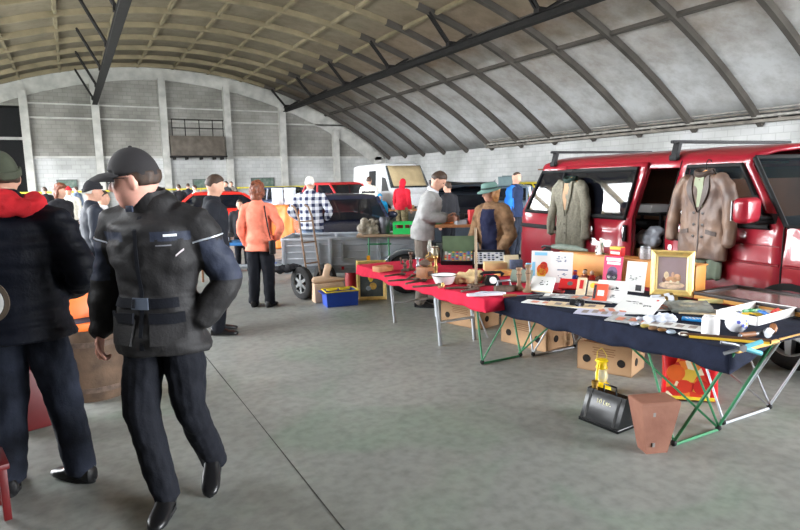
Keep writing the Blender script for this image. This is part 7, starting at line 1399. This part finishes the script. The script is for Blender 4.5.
# wares between the two men on the left
g = G(99, 402); t = thing('wooden_barrel', 'squat brown wooden barrel standing behind the red hood man', 'barrel', (g.x, g.y + 0.25, 0), 0.3); b = MB(); b.lathe([(0.001, 0), (0.24, 0), (0.27, 0.12), (0.28, 0.28), (0.27, 0.44), (0.24, 0.56), (0.22, 0.56), (0.22, 0.5), (0.001, 0.5)], 20); b.build('staves', mat('weathered_brown_wood', (84, 66, 52), 0.85, var=0.4, scale=7, bump=0.3), t)
for z, r in ((0.10, 0.27), (0.46, 0.271)): b = MB(); b.lathe([(r - 0.008, z - 0.02), (r + 0.002, z - 0.02), (r + 0.002, z + 0.02), (r - 0.008, z + 0.02)], 24); b.build('hoop', miron, t)
bx = Vector((g.x, g.y + 0.25, 0.51)); t = thing('tool_case', 'bright orange tool case lying on the brown wooden barrel', 'tool case', bx, 0.25); mor = mat('bright_orange_plastic', (236, 110, 34), 0.45)
b = MB(); b.box((0, 0, 0.055), (0.36, 0.26, 0.09), bev=0.012); b.box((0, 0.13, 0.22), (0.36, 0.06, 0.26), RX(-0.25), bev=0.012); b.build('case_shell', mor, t); b = MB(); b.box((0, 0, 0.102), (0.32, 0.22, 0.008)); b.build('foam_tray', mat('dark_foam', (40, 42, 62), 0.9), t)
b = MB(); b.path([(0.02, -0.08, 0.115), (0.18, 0.02, 0.20)], 0.012, 8); tag(put(b.build('silver_bar', mchrome), bx, 0.25), 'silver bar poking out of the orange tool case', 'bar')
boxthing('flat_box', 'flat yellow-orange board leaning below the orange tool case', 'board', Vector((bx.x + 0.36, bx.y - 0.12, 0)), (0.05, 0.22, 0.5), 0.3, mat('yellow_orange_board', (226, 168, 66), 0.6), 0.004)
g = G(34, 440); t = thing('jerrycan', 'red fuel can on the floor seen between the legs of the red hood man', 'fuel can', (g.x, g.y + 0.25, 0), 0.3); b = MB(); b.box((0, 0, 0.22), (0.34, 0.17, 0.44), bev=0.03); b.build('can_body', mat('dark_red_enamel', (76, 12, 14), 0.5), t)
for s in (-1, 1): b = MB(); b.box((0.173 * s, 0, 0.22), (0.012, 0.03, 0.40), bev=0.003); b.build('weld_seam', mat('pale_seam', (170, 166, 160), 0.5), t)
b = MB(); b.path([(-0.10, 0, 0.43), (-0.10, 0, 0.48), (0.08, 0, 0.48), (0.08, 0, 0.43)], 0.010, 8); b.build('handle', mat('dark_red_enamel', (76, 12, 14), 0.5), t)
g = G(10, 512); t = thing('stool', 'low dark red stool at the bottom left corner', 'stool', (g.x - 0.14, g.y, 0), 0.2); mds = mat('dark_red_lacquer', (84, 13, 15), 0.45)
b = MB(); b.box((0, 0, 0.285), (0.30, 0.26, 0.03), bev=0.006); b.build('seat', mds, t)
for x in (-0.12, 0.12):
    for y in (-0.10, 0.10): b = MB(); b.box((x, y, 0.135), (0.035, 0.035, 0.27), bev=0.003); b.build('leg', mds, t)
# the round white thing at the left edge
p = D(-13, 302, 3.03); t = thing('round_plate', 'round white disc with brown rim held at the left edge before the puffer jacket', 'round plate', p, head(0.0, 1)); b = MB(); b.lathe([(0.001, 0), (0.085, 0), (0.09, 0.008), (0.001, 0.012)], 32, (0, 0, 0), RX(PI / 2)); b.build('white_face', mwht, t); b = MB(); b.lathe([(0.088, -0.006), (0.112, -0.004), (0.114, 0.006), (0.09, 0.006)], 32, (0, 0.004, 0), RX(PI / 2)); b.build('brown_rim', mat('dull_brown_rim', (96, 84, 72), 0.6), t)
